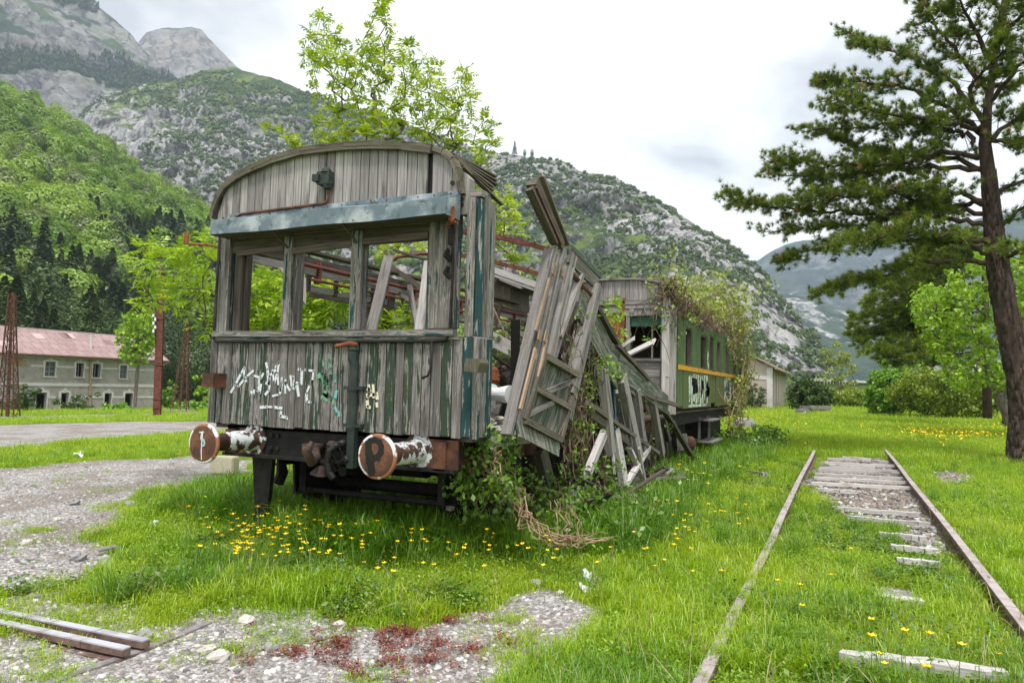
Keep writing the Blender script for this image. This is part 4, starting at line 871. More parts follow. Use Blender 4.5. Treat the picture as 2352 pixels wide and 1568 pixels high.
ds = MB(); ds.prism([WP(1182, 965, .04), WP(1282, 1012, .06), WP(1280, 1048, .10), WP(1190, 1002, .08)], (.02, 0, 0)); ds.build('door_sill_board', M['timber_green'], wall)
# bits of the wall behind, and dark boards added to shade the gaps
M['rotten'] = wood('black shade boards', (0.035, 0.03, 0.026), (0.010, 0.009, 0.008))  # for added near-black boards, standing in for the shade behind the studs
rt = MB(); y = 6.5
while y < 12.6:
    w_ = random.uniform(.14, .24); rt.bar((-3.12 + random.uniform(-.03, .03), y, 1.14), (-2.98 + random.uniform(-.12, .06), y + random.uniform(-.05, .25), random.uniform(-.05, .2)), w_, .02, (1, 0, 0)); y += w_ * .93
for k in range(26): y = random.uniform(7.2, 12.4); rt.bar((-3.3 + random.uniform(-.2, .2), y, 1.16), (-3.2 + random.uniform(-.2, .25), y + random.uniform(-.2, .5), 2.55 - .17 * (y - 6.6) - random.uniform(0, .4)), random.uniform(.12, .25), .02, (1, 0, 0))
rt.build('shade_boarding', M['rotten'], wall)
bw = MB()
for k in range(14):
    x = -3.0 - random.random() * .5; y = 6.6 + random.random() * 5.6; bw.bar((x, y, random.uniform(.9, 1.5) - .08 * (y - 6.6)), (x + random.uniform(-.1, .35), y + random.uniform(-.3, .9), .05), random.uniform(.12, .3), .02, (1, 0, 0), r=random.random() * .5)  # added boards, cutting off the daylight behind the studs
for k in range(16):
    u = k / 15; a = (1335 + 190 * u, 760 + 170 * u + random.uniform(-10, 20)); b = (a[0] + random.uniform(5, 30), a[1] + random.uniform(120, 190)); WB(bw, a, b, random.uniform(.08, .2), .05, random.uniform(-.9, -.3), mi=0)
bw.build('inner_boards', M['timber_dark'], wall)
# loose timber: each its own thing
def loose(name, label, cat, p, q, w, t, mat, up=(0, 0, 1), group=None, **k):
    m = MB(); p = np.array(p); q = np.array(q); m.bar(p, q, w, t, up, **k); o = m.build(name, mat); origin(o, (p + q) / 2); return tag(o, label, cat, group)
loose('fallen_prop', 'long dark timber propped slanting from the wreck down into the grass', 'timber', P(1515, 925, X=-2.75), P(1612, 1073, X=-2.62) - [0, 0, .1], .09, .07, M['timber_dark'])
loose('white_plank', 'wide white plank jutting up out of the wreck in front of the green carriage', 'plank', P(1440, 815, Y=11.6), P(1503, 784, Y=11.3), .14, .03, M['timber_white'], (0, -1, 1))
loose('white_plank', 'narrow splintered white plank jutting out just behind the wide one', 'plank', P(1400, 815, Y=12.0), P(1455, 778, Y=11.8), .10, .02, M['timber_white'], (0, -1, 1), None, jag=.08)
loose('grey_plank', 'rotten grey plank lying in the brambles in front of the wreck', 'plank', P(1030, 1165, Z=.42), P(1095, 1145, Z=.45), .12, .04, M['timber'], jag=.05)
loose('grey_plank', 'short rotten plank lying below the brambles right of the other one', 'plank', P(1085, 1155, Z=.40), P(1145, 1128, Z=.45), .14, .05, M['timber'], jag=.06)
loose('splintered_beam', 'splintered tan beam end sticking out from under the floor above the brambles', 'beam', P(1090, 1085, Y=5.9), P(1122, 1058, Y=5.8), .10, .07, M['timber_moss'], jag=.05)
for k in range(26):
    y = random.uniform(6.9, 12.0); p = np.array([random.uniform(-2.85, -2.35), y, random.uniform(.12, .32)]); a_ = random.uniform(0, 6.28); L = random.uniform(.3, 1.0); q = p + np.array([math.cos(a_) * .5, math.sin(a_), random.uniform(-.1, .45)]) * L
    loose('broken_plank', 'broken grey plank lying in the heap under the fallen wall', 'plank', p, q, random.uniform(.04, .10), random.uniform(.012, .03), M[random.choice(('timber', 'timber_dark', 'timber_moss', 'timber_white'))], (random.random(), 0, 1), 'broken planks under the fallen wall', jag=.05)
# what lies on the carriage floor
m = MB(); q = P(1112, 868, Y=6.6); m.lathe(q + [0, 0, -.14], (.12, 0, 1), [(0, .10), (.02, .13), (.13, .145), (.14, .15), (.15, .145), (.24, .125), (.27, .09), (.275, .0)], 20)
tag(origin(m.build('rusty_barrel', M['rust_orange']), q), 'rounded rusty red metal barrel on the carriage floor', 'barrel')
m = MB(); a = P(1080, 903, Y=6.05); b = P(1172, 906, Y=5.95); m.tube([a + (b - a) * i / 7 for i in range(8)], [.06, .06, .06, .06, .058, .06, .075, .085], 16)
tag(origin(m.build('white_pipe', M['white_paint']), a), 'white flared pipe lying across the carriage floor', 'pipe')
m = MB(); q = P(1120, 890, Y=6.3); m.lathe(q + [0, 0, -.09], (0, 0, 1), [(0, .10), (.04, .13), (.08, .12), (.12, .08), (.14, 0)], 16)
tag(origin(m.build('pale_basin', plain('pale green enamel', (.45, .6, .52), .4, .1)), q), 'pale green upturned enamel basin beside the rusty barrel', 'basin')
# rubble on the floor edge
def rock(name, c, r, mat, s, squash=.7):
    v = []; rg = np.random.default_rng(s); n, k = 9, 6
    m = MB(); vs = [(0, 0, -squash)]
    for i in range(1, k):
        for j in range(n):
            th = math.pi * i / k; ph = 2 * math.pi * j / n; w = .75 + .5 * rg.random(); vs.append((math.sin(th) * math.cos(ph) * w, math.sin(th) * math.sin(ph) * w, -math.cos(th) * squash * w))
    vs.append((0, 0, squash)); fs = [(0, 1 + (j + 1) % n, 1 + j) for j in range(n)]
    for i in range(k - 2):
        for j in range(n): a = 1 + i * n + j; b = 1 + i * n + (j + 1) % n; fs.append((a, b, b + n, a + n))
    L = len(vs) - 1; fs += [(L, L - n + j, L - n + (j + 1) % n) for j in range(n)]
    m.add([np.array(q) * r for q in vs], fs); o = m.build(name, mat); o.location = tuple(map(float, c)); o.rotation_euler = (0, 0, rg.random() * 6); return o
M['stone_pale'] = plain('pale stone', (.50, .47, .44), .9, .3, 14); M['stone_grey'] = plain('grey stone', (.27, .265, .27), .9, .3, 14); M['stone_brown'] = plain('brown stone', (.25, .19, .16), .9, .3, 14)
for i in range(26):
    c = P(random.uniform(1090, 1170), random.uniform(925, 985), X=-2.95 + random.uniform(-.35, .1)); c[2] = 1.16 + random.uniform(0, .12)
    tag(rock('rubble_lump', c, random.uniform(.035, .09), M['stone_pale'], 50 + i, .5), 'pale flaking rubble lump heaped on the open carriage floor', 'rubble', 'rubble on the carriage floor')
# ------------------------------------------------------------------ the green carriage behind
M['green_panel'] = metal('faded green panel', (0.060, 0.115, 0.035), (0.095, 0.16, 0.055), 3.5, 0.35, 0.7, 0.6, (0.05, 0.075, 0.03))
M['green_rust'] = metal('green panel with rust', (0.085, 0.115, 0.035), (0.12, 0.06, 0.03), 3.2, 0.5, 0.68, 0.65, (0.11, 0.135, 0.05), 0, (1, 1, .5))
M['yellow'] = metal('yellow band', (0.62, 0.33, 0.02), (0.30, 0.14, 0.03), 9, 0.52, 0.66, 0.6)
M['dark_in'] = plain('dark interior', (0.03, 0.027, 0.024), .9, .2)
M['green_blind'] = plain('green blind', (0.035, 0.12, 0.07), .8, .15)
M['mint'] = metal('flaking mint paint', (0.52, 0.66, 0.52), (0.15, 0.075, 0.035), 7, 0.50, 0.56, 0.7, (0.62, 0.70, 0.58), 0, (1, 2.2, .8))
g2 = thing('green_carriage', 'faded green railway carriage with yellow waist band and creepers on its roof', 'railway carriage', (-4.3, 18, 0))
XS = -2.80; Y0, Y1 = 13.45, 24.5
wins = [(14.30, 14.93, 2.09, 2.86), (16.0, 16.72, 2.09, 2.84), (17.17, 17.72, 2.09, 2.91), (18.21, 18.80, 2.09, 2.85), (19.72, 20.34, 2.09, 2.85), (21.0, 21.6, 2.09, 2.85), (22.3, 22.9, 2.09, 2.85)]
sw = MB(); y = 14.07
for (a, b, z0, z1) in wins:
    sw.box(XS - .04, XS, y, a, 2.09, 3.04, 'y'); sw.box(XS - .04, XS, a, b, z1, 3.04, 'y'); y = b
sw.box(XS - .04, XS, y, Y1, 2.09, 3.04, 'y'); sw.box(XS - .045, XS - .005, 13.6, 14.08, 1.3, 3.0, 'y')
for q in (14.98, 15.92, 16.82, 17.08, 17.85, 18.12, 18.95, 19.6): sw.box(XS, XS + .008, q, q + .02, 2.1, 3.0, 'z')
sw.box(XS, XS + .01, 14.07, Y1, 2.99, 3.03, 'y')
side = sw.build('side_panel', M['green_panel'], g2)
lw2 = MB(); lw2.box(XS - .04, XS + .004, 14.07, 17.32, 1.25, 1.99, 'y'); lw2.box(XS - .06, XS - .02, 17.32, 18.06, 1.33, 1.99, 'y'); lw2.box(XS - .04, XS + .004, 18.06, Y1, 1.25, 1.99, 'y'); lw2.box(XS - .3, XS, 14.05, 14.075, 1.25, 2.0, 'y')
lw2.build('lower_panel', M['green_rust'], g2)
yb = MB(); yb.box(XS - .02, XS + .018, 13.6, 17.3, 1.995, 2.085, 'y'); yb.box(XS - .02, XS + .012, 17.3, 18.06, 1.995, 2.08, 'y'); yb.box(XS - .02, XS + .018, 18.06, Y1, 1.995, 2.085, 'y'); yb.build('yellow_band', M['yellow'], g2)
for i, (a, b, z0, z1) in enumerate(wins):
    f = MB(); f.box(XS - .10, XS - .01, a - .0, a + .04, z0, z1, 'z'); f.box(XS - .10, XS - .01, b - .04, b, z0, z1, 'z'); f.box(XS - .10, XS - .01, a + .04, b - .04, z1 - .04, z1, 'y'); f.box(XS - .03, XS + .02, a, b, z0 - .004, z0 + .03, 'y')
    if i in (0, 2): f.box(XS - .09, XS - .06, a + .04, a + .17, z0 + .03, z1 - .04, 'z')
    f.build('window', M['timber_dark'], g2)
gr2 = MB(); cr = lambda x, y: P((2300 + x / 1.96) * .57422, (1000 + y / 1.96) * .57422, X=XS + .012)
def g2s(pts, w, m):
    pts = [cr(*q) for q in pts]
    for i in range(len(pts) - 1): gr2.bar(pts[i], pts[i + 1], w, .003, (1, 0, 0), m)
for x in range(898, 1050, 17): g2s([(x, 968 + random.uniform(0, 20)), (x + 2, 1215 - random.uniform(0, 45))], .18, 0)
g2s([(890, 1222), (1030, 1212)], .05, 0)
for pts in ([(915, 1030), (955, 1040)], [(925, 1100), (965, 1085)], [(990, 1030), (1010, 1070)], [(985, 1130), (1000, 1090)], [(1030, 1050), (1055, 1100), (1020, 1140)], [(1040, 1080), (1050, 1160)]): g2s(pts, .17, 1)
for pts in ([(1172, 1010), (1180, 1100), (1172, 1180)], [(1185, 1010), (1195, 1050)], [(1190, 1130), (1200, 1190)], [(1215, 1040), (1220, 1180)], [(1240, 1060), (1245, 1170)]): g2s(pts, .22, 2)
for pts in ([(1180, 1080), (1205, 1150)], [(1198, 1020), (1210, 1100)], [(1228, 1050), (1232, 1180)]): g2s(pts, .17, 3)
g2s([(1045, 800), (1040, 870), (1048, 920)], .14, 0)
gr2.build('graffiti', [M['mint'], plain('charcoal paint', (.05, .055, .055), .8, .3), metal('pale lilac paint', (.45, .46, .40), (.2, .2, .13), 6, .5, .6), plain('blue grey paint', (.06, .10, .14), .8, .3)], g2)
# end wall
ew = MB(); x = -5.75
ar2 = lambda x: 3.70 - .42 * abs((x + 4.05) / 1.5) ** 3.2
while x < -2.92:
    w = .085; ew.prism([(x, Y0, 3.30), (x + w - .006, Y0, 3.30), (x + w - .006, Y0, ar2(x + w)), (x, Y0, ar2(x))], (0, .03, 0)); x += w
ew.build('gable_boarding', M['plank_pale'], g2)
ar = MB(); xs = np.linspace(-5.8, -2.85, 15); ar.sweep([(q, Y0 - .06, ar2(q)) for q in xs], (0, .14, 0), .035, r=.6); ar.build('roof_edge', M['timber'], g2)
e2 = MB(); e2.box(-5.7, -2.95, Y0 - .02, Y0 + .05, 3.22, 3.29); e2.box(-3.80, -3.02, Y0 - .01, Y0 + .03, 3.0, 3.21); e2.box(-3.78, -3.10, Y0 - .03, Y0 - .012, 3.14, 3.165); e2.bar((-3.42, Y0 - .03, 3.17), (-3.38, Y0 - .03, 3.03), .03, .02); e2.bar((-3.2, Y0 - .03, 3.17), (-3.2, Y0 - .03, 3.03), .03, .02)
e2.box(-3.78, -3.70, Y0, Y0 + .08, 1.2, 3.0, 'z'); e2.box(-3.10, -3.05, Y0, Y0 + .08, 1.2, 3.0, 'z')
for k in range(6): e2.box(-3.69, -3.11, Y0 + .01, Y0 + .035, 1.25 + k * .15, 1.39 + k * .15)
e2.box(-3.75, -3.05, Y0 - .03, Y0 + .04, 2.14, 2.19); e2.box(-3.28, -3.25, Y0, Y0 + .05, 2.2, 2.8, 'z')
e2.build('end_frame', M['timber'], g2)
e3 = MB(); e3.box(-3.05, -2.93, Y0 - .06, Y0 + .04, 1.85, 3.33, 'z', r=.9); e3.box(-3.04, -2.92, Y0 - .05, Y0 + .04, 1.15, 1.845, 'z', r=.5); e3.box(-2.93, -2.83, Y0 + .02, Y0 + .12, 1.15, 3.2, 'z', r=.2); e3.box(-3.06, -2.99, Y0 - .075, Y0 - .05, 1.4, 3.25, 'z', r=.95)
e3.build('corner_post', M['timber_white'], g2)
rp_ = MB(); rp_.box(-4.35, -3.83, Y0 + .0, Y0 + .02, 2.3, 3.04); rp_.box(-3.85, -3.80, Y0 - .02, Y0 + .01, 2.3, 3.35, 'z'); rp_.build('rusty_panel', M['rust_orange'], g2)
e4 = MB()
for k in range(12): e4.box(-5.7 + k * .12, -5.7 + k * .12 + .11, Y0 + .03, Y0 + .05, 1.2, 3.28, 'z')
e4.box(-4.3, -3.84, Y0 + .01, Y0 + .025, 3.06, 3.2); e4.build('end_boarding', M['timber'], g2)
gb2 = MB(); gb2.box(-3.69, -3.11, Y0 + .04, Y0 + .05, 2.80, 2.99); gb2.build('blind', M['green_blind'], g2)
lg = MB(); lg.box(-3.095, -3.075, Y0 - .012, Y0 - .002, 2.2, 2.98, 'z'); lg.build('blue_strip', plain('pale blue paint', (.3, .42, .45), .7, .15), g2)
lv = MB(); q = np.array([-3.66, Y0 - .02, 3.10]); lv.lathe(q, (0, -1, 0), [(0, .05), (.012, .05)], 16); lv.lathe(q - [0, 0, .085], (0, -1, 0), [(0, .03), (.012, .03)], 14); lv.build('round_hatch', M['timber'], g2)
rf = MB(); n = 16; prof = [(-2.80 - 3.0 * i / n, 3.04 + .64 * math.sin(math.pi * i / n) ** .62) for i in range(n + 1)]
for i in range(n): rf.prism([(prof[i][0], Y0 + .1, prof[i][1]), (prof[i + 1][0], Y0 + .1, prof[i + 1][1]), (prof[i + 1][0], Y0 + .1, prof[i + 1][1] - .03), (prof[i][0], Y0 + .1, prof[i][1] - .03)], (0, Y1 - Y0 - .1, 0), (0, 1, 0), r=.4)
rf.build('roof', M['timber_dark'], g2)
ib = MB(); ib.box(-5.8, -5.76, Y0, Y1, 1.2, 2.1, 'y'); ib.box(-5.8, -5.76, Y0, Y1, 2.8, 3.05, 'y')
for k in range(10): ib.box(-5.8, -5.74, 14 + k * 1.1, 14.35 + k * 1.1, 2.1, 2.8, 'z')
ib.box(-5.7, -2.9, Y1 - .05, Y1, 1.2, 3.5); ib.box(-5.75, -2.85, Y0 + .1, Y1, 1.16, 1.2, 'y'); ib.box(-5.6, -4.2, 18.9, 18.95, 1.2, 3.4)
ib.build('far_side', M['timber_dark'], g2)
vs = MB(); q = P((2300 + 915 / 1.96) * .57422, (1000 + 400 / 1.96) * .57422, Y=17.5); vs.lathe(q - [0, 0, .28], (0, 0, 1), [(0, .05), (.2, .05), (.201, .1), (.25, .11), (.28, .02)], 12); vs.build('roof_vent', M['black_iron'], g2)
uf = MB(); uf.box(-5.5, -5.4, Y0, Y1, .9, 1.16, 'y'); uf.box(-3.15, -3.03, Y0, Y1, .9, 1.16, 'y'); uf.box(-5.4, -3.1, Y0 - .05, Y0 + .06, .88, 1.16)
uf.box(-4.8, -3.4, 14.5, 15.5, .45, .95); uf.box(-5, -3.2, 19.5, 21.5, .35, .95); uf.build('underframe', M['black_iron'], g2)
for yw in (15.3, 16.9, 20.4, 22.2):
    for xw, sg in ((-5.15, -1), (-3.45, 1)):
        wm = MB(); wm.lathe((xw - sg * .06, yw, .5), (sg, 0, 0), [(0, .46), (.02, .48), (.03, .45), (.13, .44), (.131, .36), (.06, .34), (.05, .16), (.15, .14)], 22); wm.build('wheel', M['black_iron'], g2)
for (ya, yb_, z) in ((16.9, 18.3, .92), (17.0, 18.6, .42)):
    s_ = MB(); s_.box(-3.05, -2.70, ya, yb_, z, z + .035, 'y'); s_.box(-3.05, -3.0, ya + .1, ya + .14, z, 1.0, 'z'); s_.box(-3.05, -3.0, yb_ - .14, yb_ - .1, z, 1.0, 'z'); s_.build('step', M['timber'], g2)
bx = MB(); bx.lathe((-3.0, 15.35, .5), (1, 0, 0), [(0, .16), (.15, .15), (.2, .1), (.22, .02)], 14); bx.build('axle_box', M['rust'], g2)
ep = MB(); ep.prism([(-2.95, 14.2, .75), (-2.75, 14.2, .77), (-2.72, 14.25, .45), (-2.93, 14.25, .42)], (0, .03, 0)); ep.build('step_board', M['timber'], g2)
# ------------------------------------------------------------------ the grey house on the left
M['render_grey'] = metal('grey render', (0.285, 0.262, 0.23), (0.36, 0.335, 0.30), 0.7, 0.35, 0.65, 0.92, (0.24, 0.222, 0.20))
M['trim_white'] = metal('pale trim', (0.58, 0.55, 0.54), (0.48, 0.455, 0.44), 1.5, 0.4, 0.7, 0.9)
M['cream_wall'] = metal('cream render', (0.42, 0.36, 0.30), (0.36, 0.31, 0.26), 0.9, 0.4, 0.7, 0.92)
def roofmat(name, c1, c2, nrow, ncol, along='Y'):
    t = NT(name); uv = t.uv(); sp = t.n('SeparateXYZ'); t.l(uv, sp.inputs[0])
    br = t.n('TexBrick'); t.l(uv, br.inputs['Vector']); br.inputs['Scale'].default_value = 1.0; br.inputs['Brick Width'].default_value = ncol; br.inputs['Row Height'].default_value = nrow
    br.inputs['Mortar Size'].default_value = .035; br.inputs['Color1'].default_value = (*c1, 1); br.inputs['Color2'].default_value = (*c2, 1); br.inputs['Mortar'].default_value = (*[x * .55 for x in c1], 1); br.offset = 0.35
    a = t.noise(uv, 3.0, 6, .65); col = t.mixbr(br.outputs['Color'], t.math('ADD', t.math('MULTIPLY', a, .5), .75))
    col = t.mix(t.math('MULTIPLY', t.ss(t.noise(uv, 1.1, 5), .6, .72), .4), col, (.42, .35, .34))
    w = t.math('SINE', t.math('MULTIPLY', sp.outputs[0], 60.0)); t.bsdf(col, .9, 0, t.bump(w, .25, .02), .15); return t.mat
M['roof_pink'] = roofmat('faded pink sheet roof', (0.30, 0.205, 0.20), (0.365, 0.26, 0.255), 1.35, 1.05)
XH = -84.33
M['sheet_a'] = plain('pale replaced sheet', (.46, .36, .35), .9, .1); M['sheet_b'] = plain('dark stained sheet', (.23, .14, .14), .9, .15)
def HP(cx, cy): return P(cx * .17577, 717.8 + cy * .17577, X=XH)
house = thing('grey_house', 'derelict two storey grey rendered house with pink sheet roof and white window trim', 'house', (XH - 4.5, 55, -2.6))
zb, ze = -3.0, HP(1000, 575)[2] + .1
yL, yR = 30.0, HP(2040, 900)[1]
ups = [(580, 715, 640, 830), (985, 1085, 660, 838), (1205, 1305, 668, 846), (1560, 1650, 690, 858)]
los = [(460, 600, 1042, 1262), (785, 885, 1045, 1258), (1355, 1447, 1050, 1244), (1622, 1727, 1050, 1238)]
zsp = HP(1200, 950)[2]
def rects(L): 
    r = []
    for (a, b, c, d) in L: m_ = (a + b) / 2; r.append((HP(a, d)[1], HP(b, d)[1], HP(m_, d)[2], HP(m_, c)[2]))
    return r
U, L_ = rects(ups), rects(los)
def cutwall(m, rs, z0, z1, x0, x1, ya, yb):
    y = ya
    for (a, b, c, d) in sorted(rs):
        m.box(x0, x1, y, a, z0, z1, 'y', r=.5); m.box(x0, x1, a, b, z0, c, 'y', r=.5); m.box(x0, x1, a, b, d, z1, 'y', r=.5); y = b
    m.box(x0, x1, y, yb, z0, z1, 'y', r=.5)
hw = MB(); cutwall(hw, U, zsp, ze, XH - .5, XH, yL, yR); cutwall(hw, L_, zb, zsp, XH - .5, XH, yL, yR)
xr, xb = XH - 4.7, XH - 9.4; zr = P(0, 750, X=xr)[2]
hw.prism([(XH - .5, yR - .4, zb), (xb, yR - .4, zb), (xb, yR - .4, ze), (xr, yR - .4, zr - .15), (XH - .5, yR - .4, ze)], (0, .4, 0)); hw.box(xb, xb + .4, yL, yR - .4, zb, ze, 'y'); hw.box(xb + .4, XH - .5, yL, yL + .3, zb, ze)
hw.build('wall', M['render_grey'], house)
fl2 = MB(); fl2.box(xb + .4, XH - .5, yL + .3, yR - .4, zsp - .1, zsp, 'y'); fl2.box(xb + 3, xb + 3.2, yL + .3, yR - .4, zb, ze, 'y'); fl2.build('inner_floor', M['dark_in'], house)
rfm = MB()
def rslab(pts):
    pts = [np.array(q) for q in pts]; n = np.cross(pts[1] - pts[0], pts[3] - pts[0]); n /= np.linalg.norm(n); n = n if n[2] > 0 else -n
    ud = (pts[1] - pts[0]); ud /= np.linalg.norm(ud); rfm.prism(pts, n * .08, ud)
yo = yR + 1.3
rslab([(XH + .75, yL, ze - .12), (XH + .75, yo, ze - .12), (xr, yo, zr), (xr, yL, zr)]); rslab([(xb - .6, yL, ze - .1), (xb - .6, yo, ze - .1), (xr, yo, zr), (xr, yL, zr)])
roof = rfm.build('roof', M['roof_pink'], house)
rg_ = MB(); rg_.box(xr - .12, xr + .12, yL, yo, zr + .06, zr + .14, 'y'); rg_.build('ridge_tiles', M['trim_white'], house)
gt_ = MB(); gt_.tube([(XH + .8, yL, ze - .2), (XH + .8, yo, ze - .2)], .09, 8); gt_.build('gutter', M['rust'], house)
for k in range(9):
    yy = random.uniform(38, 68); f0 = random.uniform(.05, .8); f1 = f0 + .2; q = lambda f: np.array([XH + .75 + (xr - XH - .75) * f, 0, ze - .12 + (zr - ze + .12) * f + .10]); ps_ = MB(); a_, b_ = q(f0), q(f1); a_[1] = b_[1] = yy; ps_.prism([a_, a_ + [0, 1.1, 0], b_ + [0, 1.1, 0], b_], (0, 0, .03)); ps_.build('roof_sheet', M['sheet_a'] if k % 2 else M['sheet_b'], roof)
ch = MB(); c = HP(1195, 470); xc = XH - 1.2
q0 = P(1190 * .17577, 717.8 + 575 * .17577, X=xc); q1 = P(1195 * .17577, 717.8 + 295 * .17577, X=xc); ch.tube([q0 - [0, 0, .4], (q0 + q1) / 2, q1], .16, 10); ch.build('chimney_pipe', M['trim_white'], roof)
dp_ = MB(); q0 = HP(1175, 620); q1 = HP(1168, 1225); dp_.tube([q0 + [.12, 0, 0], q1 + [.12, 0, 0]], .13, 8); dp_.build('downpipe', M['timber_tan'], house)
tr = MB(); yA = HP(405, 690)[1]
def band(rs, zc, h, ya=yA, proud=.05):
    y = ya
    for (a, b, c, d) in sorted(rs):
        if a > y: tr.box(XH, XH + proud, y, a - .28, zc - h / 2, zc + h / 2, 'y', r=.5)
        y = b + .28
    tr.box(XH, XH + proud, y, yR, zc - h / 2, zc + h / 2, 'y', r=.5)
zu = HP(850, 708)[2]; zl = HP(700, 1105)[2]
band(U, zu, .22); band(L_, zl, .22, yL); tr.box(XH, XH + .08, yL, yR, zsp - .14, zsp + .22, 'y', r=.5); tr.box(XH, XH + .15, yL, yR, ze - .42, ze - .2, 'y', r=.5)
tr.build('string_course', M['trim_white'], house)
for rs, nm, zt in ((U, 'window', zu), (L_, 'doorway', zl)):
    for i, (a, b, c, d) in enumerate(rs):
        f = MB(); h = (d - c); up = nm == 'window'; zt2 = c if up else zt
        f.box(XH, XH + .07, a - .28, a - .0, zt2 - .1 if not up else c + .0, d + .0, 'z', r=.5) if not up else f.box(XH, XH + .07, a - .26, a, zt - .11, d, 'z', r=.5)
        f.box(XH, XH + .07, b, b + .28, (zt - .11), d, 'z', r=.5)
        n_ = 8; pts = [(XH, a - .28 + (b - a + .56) * k / n_, d + .10 + .22 * math.sin(math.pi * k / n_)) for k in range(n_ + 1)]
        f.prism([(XH, a - .28, d)] + pts + [(XH, b + .28, d)], (.07, 0, 0), (0, 1, 0), r=.5)
        f.prism([(XH, (a + b) / 2 - .14, d), (XH, (a + b) / 2 - .17, d + .5), (XH, (a + b) / 2 + .17, d + .5), (XH, (a + b) / 2 + .14, d)], (.11, 0, 0), (0, 1, 0), r=.5)
        if up: f.box(XH, XH + .16, a - .2, b + .2, c - .14, c, 'y', r=.5); 
        f.box(XH, XH + .055, a - .12, a, c, zt, 'z', r=.4); f.box(XH, XH + .055, b, b + .12, c, zt, 'z', r=.4)
        wn_ = f.build(nm, M['trim_white'], house)
        g = MB(); n = 8
        g.prism([(XH - .12, a, d - .3)] + [(XH - .12, a + (b - a) * k / n, d - .22 + .2 * math.sin(math.pi * k / n)) for k in range(n + 1)][::1] + [(XH - .12, b, d - .0), (XH - .12, a, d)], (.1, 0, 0), (0, 1, 0)) if False else None
        if up:
            if i in (0, 3):
                for k in range(3): yy = a + (b - a) * k / 2; g.box(XH - .2, XH - .14, yy - .05, yy + .05, c, d, 'z')
                for k in range(4): zz = c + (d - c) * k / 3; g.box(XH - .19, XH - .15, a + .05, b - .05, zz - .035, zz + .035, 'y')
            else:
                g.box(XH - .2, XH - .14, a, a + .09, c, d, 'z'); g.box(XH - .2, XH - .14, a + .38, a + .46, c, d, 'z'); g.box(XH - .2, XH - .14, b - .08, b, c, d, 'z')
                for k in range(3): zz = c + (d - c) * (k + .3) / 3; g.box(XH - .19, XH - .15, a + .09, a + .38, zz - .03, zz + .03, 'y')
        else: g.box(XH - .2, XH - .14, b - .12, b, c, d, 'z'); g.box(XH - .2, XH - .14, a, a + .1, c, d, 'z'); g.box(XH - .2, XH - .14, a + .1, b - .12, d - .12, d, 'y')
        g.build('frame', M['timber'], wn_)
        if up and i in (0, 3):
            p_ = MB(); p_.box(XH - .175, XH - .17, a + .04, b - .04, c, d, 'y'); p_.build('glass', M['glass'] if 'glass' in M else M.setdefault('glass', (lambda t: (t.bsdf((.05, .06, .075), .15, 0, None, .6), t.mat)[1])(NT('dusty glass'))), wn_)
br_ = MB()
for k in range(60):
    y = HP(random.uniform(150, 330), 600)[1]; z = HP(240, random.uniform(560, 700))[2]; br_.box(XH, XH + random.uniform(.02, .06), y - .25, y + .25, z - .07, z + .05, 'y')
br_.build('bare_brick', metal('bare brick', (.25, .16, .09), (.36, .25, .16), 3), house)
wp_ = MB(); wp_.box(XH, XH + .06, yL, HP(22, 700)[1], zb, ze - .2, 'y'); wp_.build('white_wall', M['trim_white'], house)
# ------------------------------------------------------------------ masts and pole
def mast(px, py, tx, ty, label, wb, wt_, seg, bend=False):
    b = G(px, py); D = math.hypot(b[0], b[1]); tp = P(tx, ty, D=D); t_ = np.array([b[0], b[1], tp[2]]) + (tp - np.array([b[0], b[1], tp[2]])) * 1.0
    r = thing('lattice_mast', label, 'mast', b, 'rusty lattice masts by the yard')
    m = MB(); ex = np.array([math.cos(.7), math.sin(.7), 0]); ey = np.array([-ex[1], ex[0], 0])
    C = lambda f, i: b + (t_ - b) * f + (ex * (1 if i in (0, 1) else -1) + ey * (1 if i in (0, 3) else -1)) * (wb + (wt_ - wb) * f ** .8) / 2
    for i in range(4):
        for k in range(seg): m.bar(C(k / seg, i), C((k + 1) / seg, i), .065, .065)
    m.build('leg_frame', M['rust'], r)
    x = MB()
    for k in range(seg):
        for i in range(4):
            j = (i + 1) % 4; x.bar(C(k / seg, i), C((k + 1) / seg, j) if k % 2 else C(k / seg, j) * .5 + C((k + 1) / seg, j) * .5, .03, .03); x.bar(C(k / seg, j), C((k + 1) / seg, i), .03, .03); x.bar(C((k + 1) / seg, i), C((k + 1) / seg, j), .03, .04)
    x.build('lattice', M['rust'], r)
    c = MB(); c.tube([b + [0, 0, -.2], t_ + [0, 0, .1]], [.11, .07], 10)
    if bend: c.tube([t_, t_ + [0, 0, .5], t_ + ex * .4 + [0, 0, .7]], .06, 8)
    c.build('pole', M['rust'], r)
    f = MB(); f.box(b[0] - wb * .65, b[0] + wb * .65, b[1] - wb * .65, b[1] + wb * .65, b[2] - .4, b[2] + .18); f.build('footing', M['stone_grey'], r)
mast(17, 963, 28, 676, 'tall tapering rusty lattice mast in front of the grey house', 1.05, .28, 11)
mast(412, 945, 431, 735, 'thin rusty lattice mast with bent tip between house and carriage', 1.5, .25, 9, True)
b = G(361, 958); D = math.hypot(b[0], b[1]); tp = P(371, 618, D=D)
pole = thing('rusty_pole', 'thick rust red steel pole standing right of the grey house', 'pole', b)
m = MB(); ex = np.array([.79, .61, 0]); ey = np.array([-.61, .79, 0])
for s in (-1, 1): m.bar(b + ey * .16 * s - [0, 0, .3], tp + ey * .14 * s, .42, .04, ey)
m.bar(b - [0, 0, .3], tp, .05, .28, ey); m.build('column', M['rust_red'], pole)
